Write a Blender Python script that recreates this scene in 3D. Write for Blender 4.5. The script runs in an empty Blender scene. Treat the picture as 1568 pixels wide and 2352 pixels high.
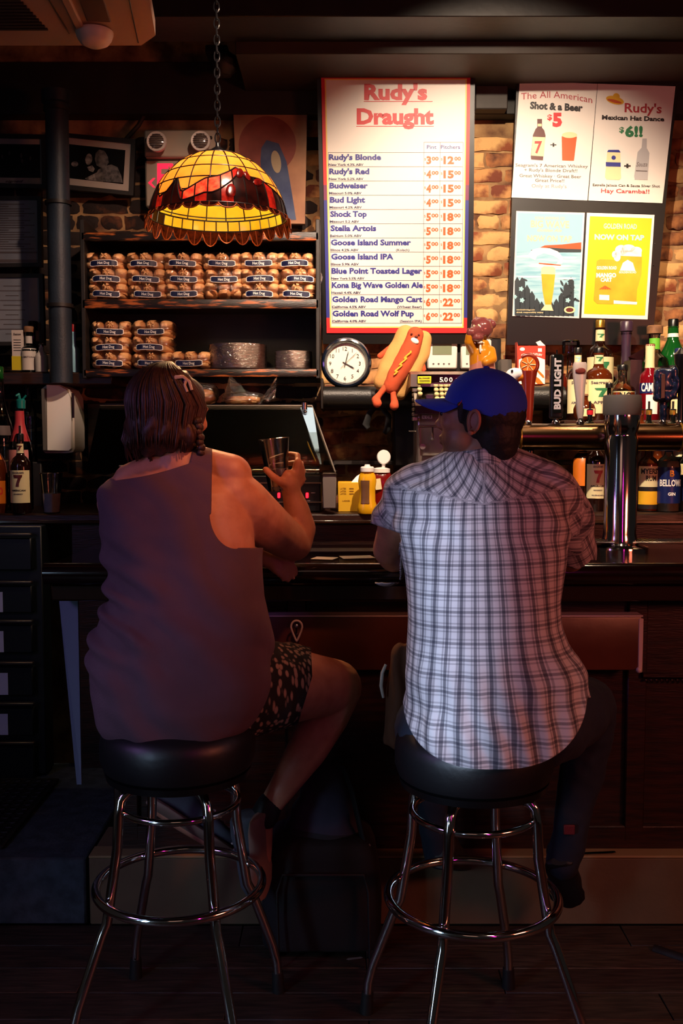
import bpy, bmesh, math, random
import numpy as np
from mathutils import Vector, Matrix, noise

random.seed(7)
SC = bpy.context.scene
COL = SC.collection
PI = math.pi
# ---------------------------------------------------------------- camera
F = 2290.0
HZ = 1010.0
PITCH = math.atan((1176 - HZ) / F)
CAM = Vector((0, 0, 1.48))
cd = bpy.data.cameras.new('camera')
cam = bpy.data.objects.new('camera', cd)
COL.objects.link(cam)
cam.location = CAM
cam.rotation_euler = (PI / 2 - PITCH, 0, 0)
cd.sensor_fit = 'VERTICAL'
cd.sensor_height = 36.0
cd.lens = F / 2352 * 36.0
cd.clip_start = 0.05
SC.camera = cam
# ---------------------------------------------------------------- world and light
SC.view_settings.view_transform = 'Standard'
SC.view_settings.look = 'None'
SC.view_settings.exposure = 0.0
SC.view_settings.gamma = 1.0
SC.view_settings.use_curve_mapping = False
W = bpy.data.worlds.new('world')
SC.world = W
W.use_nodes = True
W.node_tree.nodes['Background'].inputs[0].default_value = (0.9, 0.75, 0.7, 1)
W.node_tree.nodes['Background'].inputs[1].default_value = 0.011


def aim(o, tgt):
    d = Vector(tgt) - o.location
    o.rotation_euler = d.to_track_quat('-Z', 'Y').to_euler()


def lamp(name, kind, loc, tgt, energy, color, size=0.1, size_y=None, spot=60, blend=0.5):
    l = bpy.data.lights.new(name, kind)
    o = bpy.data.objects.new(name, l)
    COL.objects.link(o)
    o.location = loc
    l.energy = energy
    l.color = color
    if kind == 'AREA':
        l.size = size
        if size_y:
            l.shape = 'RECTANGLE'
            l.size_y = size_y
    else:
        l.shadow_soft_size = size
    if kind == 'SPOT':
        l.spot_size = math.radians(spot)
        l.spot_blend = blend
    if tgt is not None:
        aim(o, tgt)
    return o


# ceiling spots that wash the back wall, plus one added for the bar
lamp('wall_spot', 'SPOT', (0.50, 2.55, 3.10), (0.62, 4.4, 1.74), 305, (1.0, 0.78, 0.58), 0.022, spot=73, blend=0.72)
lamp('wall_spot_right', 'SPOT', (1.25, 2.9, 3.05), (1.15, 4.3, 1.55), 95, (1.0, 0.70, 0.44), 0.03, spot=64, blend=0.8)
lamp('wall_spot_left', 'SPOT', (-0.12, 2.7, 3.05), (-0.62, 4.3, 1.72), 120, (1.0, 0.68, 0.50), 0.04, spot=66, blend=0.8)
lamp('added_bar_spot', 'SPOT', (1.15, 3.25, 3.0), (1.0, 3.5, 1.3), 34, (1.0, 0.66, 0.42), 0.05, spot=56, blend=0.8)  # added to put highlights on taps, tube and bar top
# bluish daylight from far behind on the left reaching the man's back, red sign right, violet glow left
for zt, xt in ((1.36, 0.16), (1.22, 0.19), (1.07, 0.215), (0.92, 0.22), (0.78, 0.23)):
    lamp('window_light', 'SPOT', (-1.35, -1.6, 2.1), (xt, 2.2, zt), 680, (0.60, 0.75, 1.0), 0.05, spot=4.4, blend=1.0)
lamp('window_strip', 'AREA', (-2.3, 0.3, 1.9), (0.0, 2.5, 0.6), 2.4, (0.5, 0.72, 1.0), 0.05, 2.2)
lamp('low_cool_strip', 'AREA', (-1.7, 0.4, 1.05), (0.0, 2.4, 0.22), 1.6, (0.5, 0.72, 1.0), 0.20, 1.1).data.spread = math.radians(60)  # added strip, no window there; draws cool streaks on the chrome legs
lamp('red_sign_light', 'AREA', (2.3, 0.9, 1.7), (0.1, 2.5, 1.1), 20, (1.0, 0.22, 0.12), 0.6, 0.35)
lamp('violet_light', 'AREA', (-2.1, 1.2, 1.9), (-0.45, 2.4, 1.1), 1.5, (0.60, 0.26, 1.0), 0.4, 0.4).data.spread = math.radians(80)
lamp('magenta_tube_light', 'AREA', (1.1, 0.2, 1.9), (0.3, 2.4, 0.5), 2.0, (1.0, 0.03, 0.50), 0.05, 0.9)
lamp('room_light', 'AREA', (-0.2, -0.8, 2.9), (-0.1, 2.8, 1.0), 1.2, (1.0, 0.55, 0.42), 1.0, 0.8)
lamp('floor_fill_spot', 'SPOT', (1.0, 0.7, 2.9), (0.95, 2.45, 0.0), 26, (1.0, 0.78, 0.58), 0.1, spot=36, blend=0.9)  # added to lift the dark floor, no lamp known there
# unseen orange lamp overhead; light out of the stained glass lamp's open bottom
lamp('overhead_orange', 'SPOT', (0.45, 1.75, 2.95), (-0.25, 2.6, 1.32), 95, (1.0, 0.30, 0.12), 0.06, spot=24, blend=1.0)
lamp('lamp_down_light', 'SPOT', (-0.415, 3.33, 2.08), (-0.22, 2.65, 1.30), 30, (1.0, 0.50, 0.22), 0.03, spot=60, blend=0.7)
# ---------------------------------------------------------------- colour and materials


def s2l(v):
    return v / 12.92 if v <= 0.04045 else ((v + 0.055) / 1.055) ** 2.4


def C(h):
    h = h.lstrip('#')
    return tuple(s2l(int(h[i:i + 2], 16) / 255) for i in (0, 2, 4)) + (1.0,)


def pm(name, col, rough=0.5, metal=0.0, col2=None, ns=20, bump=0.0, bs=60, trans=0.0, coat=0.0, emis=None, es=0.0,
       stretch=(1, 1, 1), ramp=(0.35, 0.65), spec=0.5, aniso=0, det=4):
    m = bpy.data.materials.new(name)
    m.use_nodes = True
    nt = m.node_tree
    b = nt.nodes['Principled BSDF']
    col = C(col) if isinstance(col, str) else col
    b.inputs['Base Color'].default_value = col
    b.inputs['Roughness'].default_value = rough
    b.inputs['Metallic'].default_value = metal
    b.inputs['Specular IOR Level'].default_value = spec
    b.inputs['Transmission Weight'].default_value = trans
    b.inputs['Coat Weight'].default_value = coat
    b.inputs['Coat Roughness'].default_value = 0.08
    if emis:
        b.inputs['Emission Color'].default_value = C(emis)
        b.inputs['Emission Strength'].default_value = es
    if col2 or bump:
        tc = nt.nodes.new('ShaderNodeTexCoord')
        mp = nt.nodes.new('ShaderNodeMapping')
        mp.inputs['Scale'].default_value = stretch
        nt.links.new(tc.outputs['Object'], mp.inputs[0])
    if col2:
        n = nt.nodes.new('ShaderNodeTexNoise')
        n.inputs['Scale'].default_value = ns
        n.inputs['Detail'].default_value = det
        nt.links.new(mp.outputs[0], n.inputs['Vector'])
        r = nt.nodes.new('ShaderNodeValToRGB')
        r.color_ramp.elements[0].position = ramp[0]
        r.color_ramp.elements[1].position = ramp[1]
        r.color_ramp.elements[0].color = col
        r.color_ramp.elements[1].color = C(col2)
        nt.links.new(n.outputs['Fac'], r.inputs[0])
        nt.links.new(r.outputs[0], b.inputs['Base Color'])
    if bump:
        n2 = nt.nodes.new('ShaderNodeTexNoise')
        n2.inputs['Scale'].default_value = bs
        n2.inputs['Detail'].default_value = 5
        nt.links.new(mp.outputs[0], n2.inputs['Vector'])
        bp = nt.nodes.new('ShaderNodeBump')
        bp.inputs['Strength'].default_value = bump
        bp.inputs['Distance'].default_value = 0.004
        nt.links.new(n2.outputs['Fac'], bp.inputs['Height'])
        nt.links.new(bp.outputs[0], b.inputs['Normal'])
    return m


def glassy(name, tint, ior=1.45, rough=0.03, base=0.0):
    """thin clear sheet: tinted see-through body with a real Fresnel gloss"""
    m = bpy.data.materials.new(name)
    m.use_nodes = True
    nt = m.node_tree
    nt.nodes.remove(nt.nodes['Principled BSDF'])
    out = nt.nodes['Material Output']
    t = nt.nodes.new('ShaderNodeBsdfTransparent')
    t.inputs[0].default_value = C(tint)
    g = nt.nodes.new('ShaderNodeBsdfGlossy')
    g.inputs['Roughness'].default_value = rough
    fr = nt.nodes.new('ShaderNodeFresnel')
    fr.inputs[0].default_value = ior
    ad = nt.nodes.new('ShaderNodeMath')
    ad.operation = 'ADD'
    ad.inputs[1].default_value = base
    ad.use_clamp = True
    mx = nt.nodes.new('ShaderNodeMixShader')
    nt.links.new(fr.outputs[0], ad.inputs[0])
    nt.links.new(ad.outputs[0], mx.inputs[0])
    nt.links.new(t.outputs[0], mx.inputs[1])
    nt.links.new(g.outputs[0], mx.inputs[2])
    nt.links.new(mx.outputs[0], out.inputs[0])
    if name.startswith('bag'):
        g.inputs[0].default_value = (1, 0.97, 0.94, 1)
        tc = nt.nodes.new('ShaderNodeTexCoord')
        n = nt.nodes.new('ShaderNodeTexNoise')
        n.inputs['Scale'].default_value = 38
        n.inputs['Detail'].default_value = 3
        n.inputs['Distortion'].default_value = 1.5
        bp = nt.nodes.new('ShaderNodeBump')
        bp.inputs['Strength'].default_value = 1.0
        bp.inputs['Distance'].default_value = 0.012
        nt.links.new(tc.outputs['Object'], n.inputs['Vector'])
        nt.links.new(n.outputs['Fac'], bp.inputs['Height'])
        nt.links.new(bp.outputs[0], g.inputs['Normal'])
    return m


def translucent(name, c1, c2, k=1.0, sc=14):
    m = bpy.data.materials.new(name)
    m.use_nodes = True
    nt = m.node_tree
    nt.nodes.remove(nt.nodes['Principled BSDF'])
    out = nt.nodes['Material Output']
    tr = nt.nodes.new('ShaderNodeBsdfTranslucent')
    gl = nt.nodes.new('ShaderNodeBsdfGlossy')
    gl.inputs['Roughness'].default_value = 0.18
    mx = nt.nodes.new('ShaderNodeMixShader')
    mx.inputs[0].default_value = 0.05
    df = nt.nodes.new('ShaderNodeBsdfDiffuse')
    m0 = nt.nodes.new('ShaderNodeMixShader')
    m0.inputs[0].default_value = 0.5
    tc = nt.nodes.new('ShaderNodeTexCoord')
    n = nt.nodes.new('ShaderNodeTexNoise')
    n.inputs['Scale'].default_value = sc
    r = nt.nodes.new('ShaderNodeValToRGB')
    r.color_ramp.elements[0].position = 0.3
    r.color_ramp.elements[1].position = 0.7
    r.color_ramp.elements[0].color = C(c1)
    r.color_ramp.elements[1].color = C(c2)
    nt.links.new(tc.outputs['Object'], n.inputs['Vector'])
    nt.links.new(n.outputs['Fac'], r.inputs[0])
    nt.links.new(r.outputs[0], tr.inputs[0])
    nt.links.new(r.outputs[0], df.inputs[0])
    nt.links.new(tr.outputs[0], m0.inputs[1])
    nt.links.new(df.outputs[0], m0.inputs[2])
    nt.links.new(m0.outputs[0], mx.inputs[1])
    nt.links.new(gl.outputs[0], mx.inputs[2])
    nt.links.new(mx.outputs[0], out.inputs[0])
    return m


# ---------------------------------------------------------------- placing: a pixel and a depth give a point of the room
_cp, _sp = math.cos(PITCH), math.sin(PITCH)


def ray(px, py):
    u = (px - 784) / F
    v = (1176 - py) / F
    return Vector((u, _cp + v * _sp, -_sp + v * _cp))


def at(px, py, Y):
    d = ray(px, py)
    return CAM + d * (Y / d.y)


def mpp(Y):
    return Y / F


class Plane:
    """a flat board in the room given by three of its corners"""

    def __init__(s, tl, tr, bl):
        s.o = tl
        s.n = (bl - tl).cross(tr - tl).normalized()
        if s.n.y > 0:
            s.n = -s.n

    def p(s, px, py, off=0.0):
        d = ray(px, py)
        t = (s.o - CAM).dot(s.n) / d.dot(s.n)
        return CAM + d * t + s.n * off


# ---------------------------------------------------------------- geometry collector
class G:
    def __init__(s):
        s.v = []
        s.f = []
        s.uv = None

    def add(s, vs, fs):
        b = len(s.v)
        s.v += [tuple(x) for x in vs]
        s.f += [tuple(b + i for i in f) for f in fs]
        return s

    def box(s, c, d, rot=None, bev=0.0, seg=1):
        bm = bmesh.new()
        bmesh.ops.create_cube(bm, size=1.0)
        for v in bm.verts:
            v.co = Vector((v.co.x * d[0], v.co.y * d[1], v.co.z * d[2]))
        if bev > 0:
            bmesh.ops.bevel(bm, geom=bm.edges[:], offset=bev, segments=seg, affect='EDGES', profile=0.5)
        M = Matrix.Translation(Vector(c)) @ (rot.to_4x4() if rot is not None else Matrix())
        bm.verts.index_update()
        s.add([M @ v.co for v in bm.verts], [[v.index for v in f.verts] for f in bm.faces])
        bm.free()
        return s

    def boxp(s, x0, y0, x1, y1, Y0, Y1, bev=0.003):
        """box whose front face at depth Y0 covers the given pixels"""
        a = at(x0, y0, Y0)
        b = at(x1, y1, Y0)
        cx = (at(x0, (y0 + y1) / 2, Y0).x + at(x1, (y0 + y1) / 2, Y0).x) / 2
        w = at(x1, (y0 + y1) / 2, Y0).x - at(x0, (y0 + y1) / 2, Y0).x
        return s.box((cx, (Y0 + Y1) / 2, (a.z + b.z) / 2), (abs(w), Y1 - Y0, abs(a.z - b.z)), bev=bev)

    def tube(s, pts, r, n=10, closed=False, caps=True, flat=None):
        pts = [Vector(p) for p in pts]
        m = len(pts)
        rr = r if isinstance(r, (list, tuple)) else [r] * m
        up = None
        vs = []
        for i, p in enumerate(pts):
            a = pts[(i - 1) % m] if (closed or i > 0) else p
            b = pts[(i + 1) % m] if (closed or i < m - 1) else p
            t = (b - a)
            if t.length < 1e-9:
                t = Vector((0, 0, 1))
            t.normalize()
            if up is None:
                up = t.orthogonal().normalized() if flat is None else (Vector(flat) - t * Vector(flat).dot(t)).normalized()
            up = (up - t * up.dot(t))
            up.normalize()
            sd = t.cross(up)
            ri = rr[i]
            ra, rb = ri if isinstance(ri, tuple) else (ri, ri)
            for k in range(n):
                an = 2 * PI * k / n
                vs.append(p + up * (math.cos(an) * ra) + sd * (math.sin(an) * rb))
        fs = []
        for i in range(m if closed else m - 1):
            j = (i + 1) % m
            for k in range(n):
                l = (k + 1) % n
                fs.append((i * n + k, i * n + l, j * n + l, j * n + k))
        if not closed and caps:
            fs.append(tuple(range(n))[::-1])
            fs.append(tuple((m - 1) * n + k for k in range(n)))
        return s.add(vs, fs)

    def ring(s, c, R, r, n=48, m=10, M=None):
        pts = []
        for k in range(n):
            a = 2 * PI * k / n
            p = Vector((math.cos(a) * R, math.sin(a) * R, 0))
            pts.append((M @ p if M else p) + Vector(c))
        return s.tube(pts, r, m, closed=True)

    def lathe(s, prof, c=(0, 0, 0), n=24, M=None, fn=None, a0=0.0, a1=2 * PI):
        full = abs(a1 - a0 - 2 * PI) < 1e-6
        k2 = n if full else n + 1
        vs = []
        for (r, z) in prof:
            for k in range(k2):
                a = a0 + (a1 - a0) * k / n
                rr = r if fn is None else r * fn(a, z)
                p = Vector((math.cos(a) * rr, math.sin(a) * rr, z))
                vs.append((M @ p if M else p) + Vector(c))
        fs = []
        for i in range(len(prof) - 1):
            for k in range(n):
                l = (k + 1) % k2
                fs.append((i * k2 + k, i * k2 + l, (i + 1) * k2 + l, (i + 1) * k2 + k))
        if full:
            if prof[0][0] > 1e-5:
                fs.append(tuple(range(n))[::-1])
            if prof[-1][0] > 1e-5:
                fs.append(tuple((len(prof) - 1) * n + k for k in range(n)))
        return s.add(vs, fs)

    def ell(s, c, r, M=None, nu=16, nv=10):
        if not isinstance(r, (tuple, list)):
            r = (r, r, r)
        vs = []
        fs = []
        for j in range(1, nv):
            b = PI * j / nv
            for k in range(nu):
                a = 2 * PI * k / nu
                p = Vector((math.cos(a) * math.sin(b) * r[0], math.sin(a) * math.sin(b) * r[1], math.cos(b) * r[2]))
                vs.append((M @ p if M else p) + Vector(c))
        t = Vector((0, 0, r[2]))
        vs.append((M @ t if M else t) + Vector(c))
        vs.append((M @ -t if M else -t) + Vector(c))
        T = len(vs) - 2
        for j in range(nv - 2):
            for k in range(nu):
                l = (k + 1) % nu
                fs.append((j * nu + k, (j + 1) * nu + k, (j + 1) * nu + l, j * nu + l))
        for k in range(nu):
            l = (k + 1) % nu
            fs.append((T, k, l))
            fs.append((T + 1, (nv - 2) * nu + l, (nv - 2) * nu + k))
        return s.add(vs, fs)

    def limb(s, pts, rr, n=16):
        pts = [Vector(p) for p in pts]
        for i in range(len(pts) - 1):
            a, b = pts[i], pts[i + 1]
            s.tube([a, b], [rr[i], rr[i + 1]], n)
        for p, r in zip(pts, rr):
            s.ell(p, r * 0.995, None, n, 10)
        return s

    def loft(s, rings):
        n = len(rings[0])
        vs = [p for r in rings for p in r]
        fs = []
        for i in range(len(rings) - 1):
            for k in range(n):
                l = (k + 1) % n
                fs.append((i * n + k, i * n + l, (i + 1) * n + l, (i + 1) * n + k))
        fs.append(tuple(range(n))[::-1])
        fs.append(tuple((len(rings) - 1) * n + k for k in range(n)))
        return s.add(vs, fs)

    def prism(s, pts, ext):
        """closed outline (3D points) pushed along a vector"""
        n = len(pts)
        e = Vector(ext)
        vs = [Vector(p) for p in pts] + [Vector(p) + e for p in pts]
        fs = [tuple(range(n)), tuple(range(2 * n - 1, n - 1, -1))]
        for k in range(n):
            l = (k + 1) % n
            fs.append((k, k + n, l + n, l))
        return s.add(vs, fs)

    def poly(s, pts):
        return s.add(pts, [tuple(range(len(pts)))])

    def xf(s, M):
        s.v = [tuple(M @ Vector(p)) for p in s.v]
        return s


# ---------------------------------------------------------------- objects
ORG = {}


def tag(o, label=None, cat=None, group=None, kind=None):
    if label:
        o['label'] = label
    if cat:
        o['category'] = cat
    if group:
        o['group'] = group
    if kind:
        o['kind'] = kind
    return o


def thing(name, label, cat, loc=(0, 0, 0), group=None):
    o = bpy.data.objects.new(name, None)
    COL.objects.link(o)
    o.location = loc
    o.empty_display_size = 0.05
    ORG[o.name] = Vector(loc)
    return tag(o, label, cat, group)


def mesh_from(name, g, mat, org=Vector((0, 0, 0)), sharp=40):
    me = bpy.data.meshes.new(name)
    me.from_pydata([(p[0] - org.x, p[1] - org.y, p[2] - org.z) for p in g.v], [], g.f)
    if mat:
        me.materials.append(mat)
    me.validate()
    bm = bmesh.new()
    bm.from_mesh(me)
    bmesh.ops.recalc_face_normals(bm, faces=bm.faces)
    bm.to_mesh(me)
    bm.free()
    me.polygons.foreach_set('use_smooth', [True] * len(me.polygons))
    me.set_sharp_from_angle(angle=math.radians(sharp))
    return me


def part(name, g, mat, parent=None, label=None, kind=None, sharp=40):
    """a mesh of its own: child of parent, or a top-level mesh object"""
    org = ORG[parent.name] if parent is not None else Vector((0, 0, 0))
    me = mesh_from(name, g, mat, org, sharp)
    o = bpy.data.objects.new(name, me)
    COL.objects.link(o)
    o.parent = parent
    ORG[o.name] = Vector(org)
    return tag(o, label, None, None, kind)


def solo(name, g, mat, label, cat, group=None, sharp=40):
    """a thing that is one mesh, origin at its base centre"""
    a = np.array(g.v)
    lo, hi = a.min(0), a.max(0)
    org = Vector(((lo[0] + hi[0]) / 2, (lo[1] + hi[1]) / 2, lo[2]))
    me = mesh_from(name, g, mat, org, sharp)
    o = bpy.data.objects.new(name, me)
    COL.objects.link(o)
    o.location = org
    ORG[o.name] = org
    return tag(o, label, cat, group)


def kids(o):
    return [c for c in bpy.data.objects if c.parent == o]


def copy_tree(o, parent=None, km=None):
    c = o.copy()
    COL.objects.link(c)
    c.parent = parent
    for ch in (km[o.name] if km else kids(o)):
        copy_tree(ch, c, km)
    return c


def kidmap():
    m = {o.name: [] for o in bpy.data.objects}
    for o in bpy.data.objects:
        if o.parent:
            m[o.parent.name].append(o)
    return m


# ---------------------------------------------------------------- lettering
_tc = {}


def raw_text(t, bold=0.0, shear=0.0):
    k = (t, bold, shear)
    if k in _tc:
        return _tc[k]
    cu = bpy.data.curves.new('lettering', 'FONT')
    cu.body = t
    cu.size = 1.0
    cu.offset = bold
    cu.shear = shear
    cu.resolution_u = 2
    cu.fill_mode = 'FRONT'
    o = bpy.data.objects.new('lettering', cu)
    COL.objects.link(o)
    dg = bpy.context.evaluated_depsgraph_get()
    me = bpy.data.meshes.new_from_object(o.evaluated_get(dg))
    v = [(p.co.x, p.co.y) for p in me.vertices]
    f = [tuple(p.vertices) for p in me.polygons]
    bpy.data.objects.remove(o)
    bpy.data.curves.remove(cu)
    bpy.data.meshes.remove(me)
    _tc[k] = (v, f)
    return v, f


_H = raw_text('H')
CAPH = max(p[1] for p in _H[0])


def text2d(t, x, y, h, w=None, align='l', bold=0.02, ang=0.0, shear=0.0):
    """lettering laid out in the plane: cap height h, baseline y, y growing downwards"""
    v, f = raw_text(t, bold, shear)
    if not v:
        return [], []
    x0 = min(p[0] for p in v)
    x1 = max(p[0] for p in v)
    sy = h / CAPH
    sx = sy if w is None else w / (x1 - x0)
    wd = (x1 - x0) * sx
    ox = {'l': 0, 'c': -wd / 2, 'r': -wd}[align]
    ca, sa = math.cos(ang), math.sin(ang)
    out = []
    for p in v:
        a = (p[0] - x0) * sx + ox
        b = -p[1] * sy
        out.append((x + a * ca - b * sa, y + a * sa + b * ca))
    return out, f


def ptext(g, pl, off, t, x, y, h, w=None, align='l', bold=0.02, ang=0.0, shear=0.0):
    v, f = text2d(t, x, y, h, w, align, bold, ang, shear)
    if v:
        g.add([pl.p(a, b, off) for a, b in v], f)


def ppoly(g, pl, off, pts):
    g.poly([pl.p(a, b, off) for a, b in pts])


def pell(g, pl, off, cx, cy, rx, ry, n=20, a0=0, rot=0):
    cr, sr = math.cos(rot), math.sin(rot)
    pts = []
    for k in range(n):
        a = a0 + 2 * PI * k / n
        x, y = rx * math.cos(a), ry * math.sin(a)
        pts.append((cx + x * cr - y * sr, cy + x * sr + y * cr))
    ppoly(g, pl, off, pts)


def cyltext(g, base, R, t, z, h, w, bold=0.02, turn=0.0, xo=0.0):
    v, f = text2d(t, xo, 0, h, w, 'c', bold)
    if v:
        g.add([(base[0] + R * math.sin(a / R + turn), base[1] - R * math.cos(a / R + turn), base[2] + z - b) for a, b in v], f)


# ---------------------------------------------------------------- blending of body volumes
def blend(g, voxel=0.006, it=6, fac=0.5):
    me = bpy.data.meshes.new('tmp')
    me.from_pydata(g.v, [], g.f)
    o = bpy.data.objects.new('tmp', me)
    COL.objects.link(o)
    r = o.modifiers.new('r', 'REMESH')
    r.mode = 'VOXEL'
    r.voxel_size = voxel
    if it:
        s = o.modifiers.new('s', 'SMOOTH')
        s.iterations = it
        s.factor = fac
    dg = bpy.context.evaluated_depsgraph_get()
    m2 = bpy.data.meshes.new_from_object(o.evaluated_get(dg))
    q = G()
    n = len(m2.vertices)
    co = np.empty(n * 3)
    m2.vertices.foreach_get('co', co)
    q.v = [tuple(x) for x in co.reshape(-1, 3)]
    q.f = [tuple(p.vertices) for p in m2.polygons]
    bpy.data.objects.remove(o)
    bpy.data.meshes.remove(me)
    bpy.data.meshes.remove(m2)
    return q


def vnormals(g):
    me = bpy.data.meshes.new('tmp')
    me.from_pydata(g.v, [], g.f)
    bm = bmesh.new()
    bm.from_mesh(me)
    bmesh.ops.recalc_face_normals(bm, faces=bm.faces)
    bm.normal_update()
    bm.verts.ensure_lookup_table()
    out = [v.normal.copy() for v in bm.verts]
    bm.free()
    bpy.data.meshes.remove(me)
    return out


def displace(g, fn):
    ns = vnormals(g)
    g.v = [tuple(Vector(p) + n * fn(Vector(p), n)) for p, n in zip(g.v, ns)]
    return g


def clip(g, fn):
    """keep the side where fn(p) > 0, with a clean cut edge"""
    val = [fn(Vector(p)) for p in g.v]
    q = G()
    mp = {}
    cut = {}

    def vert(i):
        if i not in mp:
            mp[i] = len(q.v)
            q.v.append(g.v[i])
        return mp[i]

    def mid(i, j):
        k = (min(i, j), max(i, j))
        if k not in cut:
            t = val[i] / (val[i] - val[j])
            a, b = g.v[i], g.v[j]
            cut[k] = len(q.v)
            q.v.append(tuple(a[c] + (b[c] - a[c]) * t for c in range(3)))
        return cut[k]
    for f in g.f:
        ins = [val[i] > 0 for i in f]
        if all(ins):
            q.f.append(tuple(vert(i) for i in f))
        elif any(ins):
            o = []
            for a in range(len(f)):
                i, j = f[a], f[(a + 1) % len(f)]
                if ins[a]:
                    o.append(vert(i))
                if ins[a] != ins[(a + 1) % len(f)]:
                    o.append(mid(i, j))
            if len(o) > 2:
                q.f.append(tuple(o))
    return q


def thicken(o, t):
    m = o.modifiers.new('thickness', 'SOLIDIFY')
    m.thickness = t
    m.offset = -1
    return o


def sect(px_l, px_r, py, Yc, dep, n=40, p=2.4, tilt=0.0):
    """torso slice whose outline meets the given pixels"""
    a = at(px_l, py, Yc)
    b = at(px_r, py, Yc)
    cx, hw, z = (a.x + b.x) / 2, (b.x - a.x) / 2, (a.z + b.z) / 2
    out = []
    for k in range(n):
        t = 2 * PI * k / n
        c_, s_ = math.cos(t), math.sin(t)
        x = math.copysign(abs(c_) ** (2 / p), c_) * hw
        y = math.copysign(abs(s_) ** (2 / p), s_) * dep
        out.append(Vector((cx + x, Yc + y, z + tilt * x)))
    return out
# ---------------------------------------------------------------- materials
M = {}
M['mortar'] = pm('mortar', '#5d3a26', 0.9, col2='#b08a5c', ns=9, bump=1.0, bs=50, det=8)
M['brick_a'] = pm('brick_rust', '#6e3520', 0.85, col2='#c08a54', ns=11, bump=1.0, bs=45, ramp=(0.46, 0.60), det=9)
M['brick_b'] = pm('brick_ochre', '#854426', 0.85, col2='#d2a468', ns=9, bump=1.0, bs=50, ramp=(0.40, 0.56), det=9)
M['brick_c'] = pm('brick_brown', '#4a261a', 0.85, col2='#a86c3e', ns=13, bump=1.0, bs=45, ramp=(0.46, 0.66), det=9)
M['brick_d'] = pm('brick_dim', '#21120e', 0.85, col2='#74401f', ns=13, bump=0.8, bs=60, ramp=(0.58, 0.78), det=8)
M['black_paint'] = pm('black_paint', '#15110f', 0.5, col2='#221a16', ns=9, bump=0.2, bs=30)
M['board_black'] = pm('board_black', '#0e0c0b', 0.35, bump=0.08, bs=20)
M['fascia'] = pm('fascia', '#1d1b17', 0.6, col2='#2c2620', ns=5, bump=0.25, bs=25)
M['duct'] = pm('duct_paint', '#2b2019', 0.6, col2='#3a2c22', ns=3, bump=0.15, bs=12)
M['dark_wood'] = pm('dark_wood', '#1c0f0a', 0.38, col2='#33190f', ns=9, bump=0.25, bs=30, stretch=(1, 8, 8))
M['worn_wood'] = pm('worn_wood', '#170c08', 0.4, col2='#b05c28', ns=12, bump=0.35, bs=40, stretch=(1.0, 5, 8), ramp=(0.53, 0.66), det=8)
M['bar_wood'] = pm('bar_varnish', '#120906', 0.13, col2='#22100a', ns=6, coat=0.6, stretch=(1, 8, 8), bump=0.03, bs=9)
M['bar_trim'] = pm('bar_trim', '#2a1509', 0.15, coat=0.8)
M['leather'] = pm('brown_leather', '#4a2818', 0.36, col2='#5c3420', ns=6, bump=0.2, bs=25)
M['plinth'] = pm('plinth_paint', '#5a4a34', 0.75, col2='#6b5940', ns=4, bump=0.3, bs=60)
M['plinth_top'] = pm('plinth_top', '#8c7750', 0.6)
M['concrete'] = pm('blue_grey_kerb', '#26333c', 0.8, col2='#3c4a54', ns=25, bump=0.7, bs=80)
M['rubber'] = pm('rubber', '#0c0c0d', 0.65, bump=0.4, bs=50)
M['plank'] = pm('floor_wood', '#241c16', 0.55, col2='#40342a', ns=10, bump=0.4, bs=28, stretch=(1, 9, 9))
M['plank_b'] = pm('floor_wood_pale', '#2c241d', 0.5, col2='#4c4034', ns=12, bump=0.4, bs=28, stretch=(1, 9, 9))
M['cream_plastic'] = pm('cream_plastic', '#a08878', 0.5, bump=0.03)
M['grille_dark'] = pm('grille_dark', '#120c0b', 0.6)
M['white_plastic'] = pm('white_plastic', '#e8e4dc', 0.35)
M['off_white'] = pm('off_white_plastic', '#c9c0b6', 0.4)
M['sign_beige'] = pm('beige_metal', '#9c8f7e', 0.5, bump=0.04)
M['chrome'] = pm('chrome', '#d8d4d0', 0.10, 1.0)
M['register_chrome'] = pm('register_chrome', '#b8aca0', 0.28, 0.85)
M['steel'] = pm('brushed_steel', '#9a948c', 0.25, 1.0, bump=0.05, bs=200)
M['dark_steel'] = pm('dark_steel', '#4a4038', 0.18, 1.0)
M['tube_metal'] = pm('bronze_tube', '#6a4e36', 0.22, 1.0)
M['black_plastic'] = pm('black_plastic', '#0c0c0e', 0.3)
M['black_matte'] = pm('black_matte', '#0a0a0b', 0.7)
M['black_vinyl'] = pm('black_vinyl', '#101012', 0.42, bump=0.15, bs=60)
M['black_pad'] = pm('black_pad', '#141312', 0.42, bump=0.3, bs=160)
M['pipe_paint'] = pm('pipe_paint', '#1a222c', 0.5, col2='#26313e', ns=6, bump=0.3, bs=120)
M['paper'] = pm('paper', '#f1e9df', 0.55)
M['paper_warm'] = pm('warm_paper', '#efe6dc', 0.5)
M['mat_board'] = pm('mount_board', '#a59a90', 0.7)
M['photo_black'] = pm('photo_black', '#0b0a09', 0.25)
M['photo_grey'] = pm('photo_grey', '#6b6562', 0.5, col2='#262322', ns=55)
M['photo_pale'] = pm('photo_pale', '#8d8681', 0.5, col2='#3a3533', ns=60)
M['p_red'] = pm('print_red', '#d2262a', 0.45)
M['p_red2'] = pm('print_crimson', '#b5373f', 0.45)
M['p_blue'] = pm('print_blue', '#2a2f86', 0.45)
M['p_navy'] = pm('print_navy', '#23244f', 0.45)
M['p_orange'] = pm('print_orange', '#f0602a', 0.45)
M['p_yellow'] = pm('print_yellow', '#f3d36a', 0.45)
M['p_black'] = pm('print_black', '#1c1718', 0.45)
M['p_grey'] = pm('print_grey', '#5d5252', 0.45)
M['p_green'] = pm('print_green', '#2f7a4c', 0.45)
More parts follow.
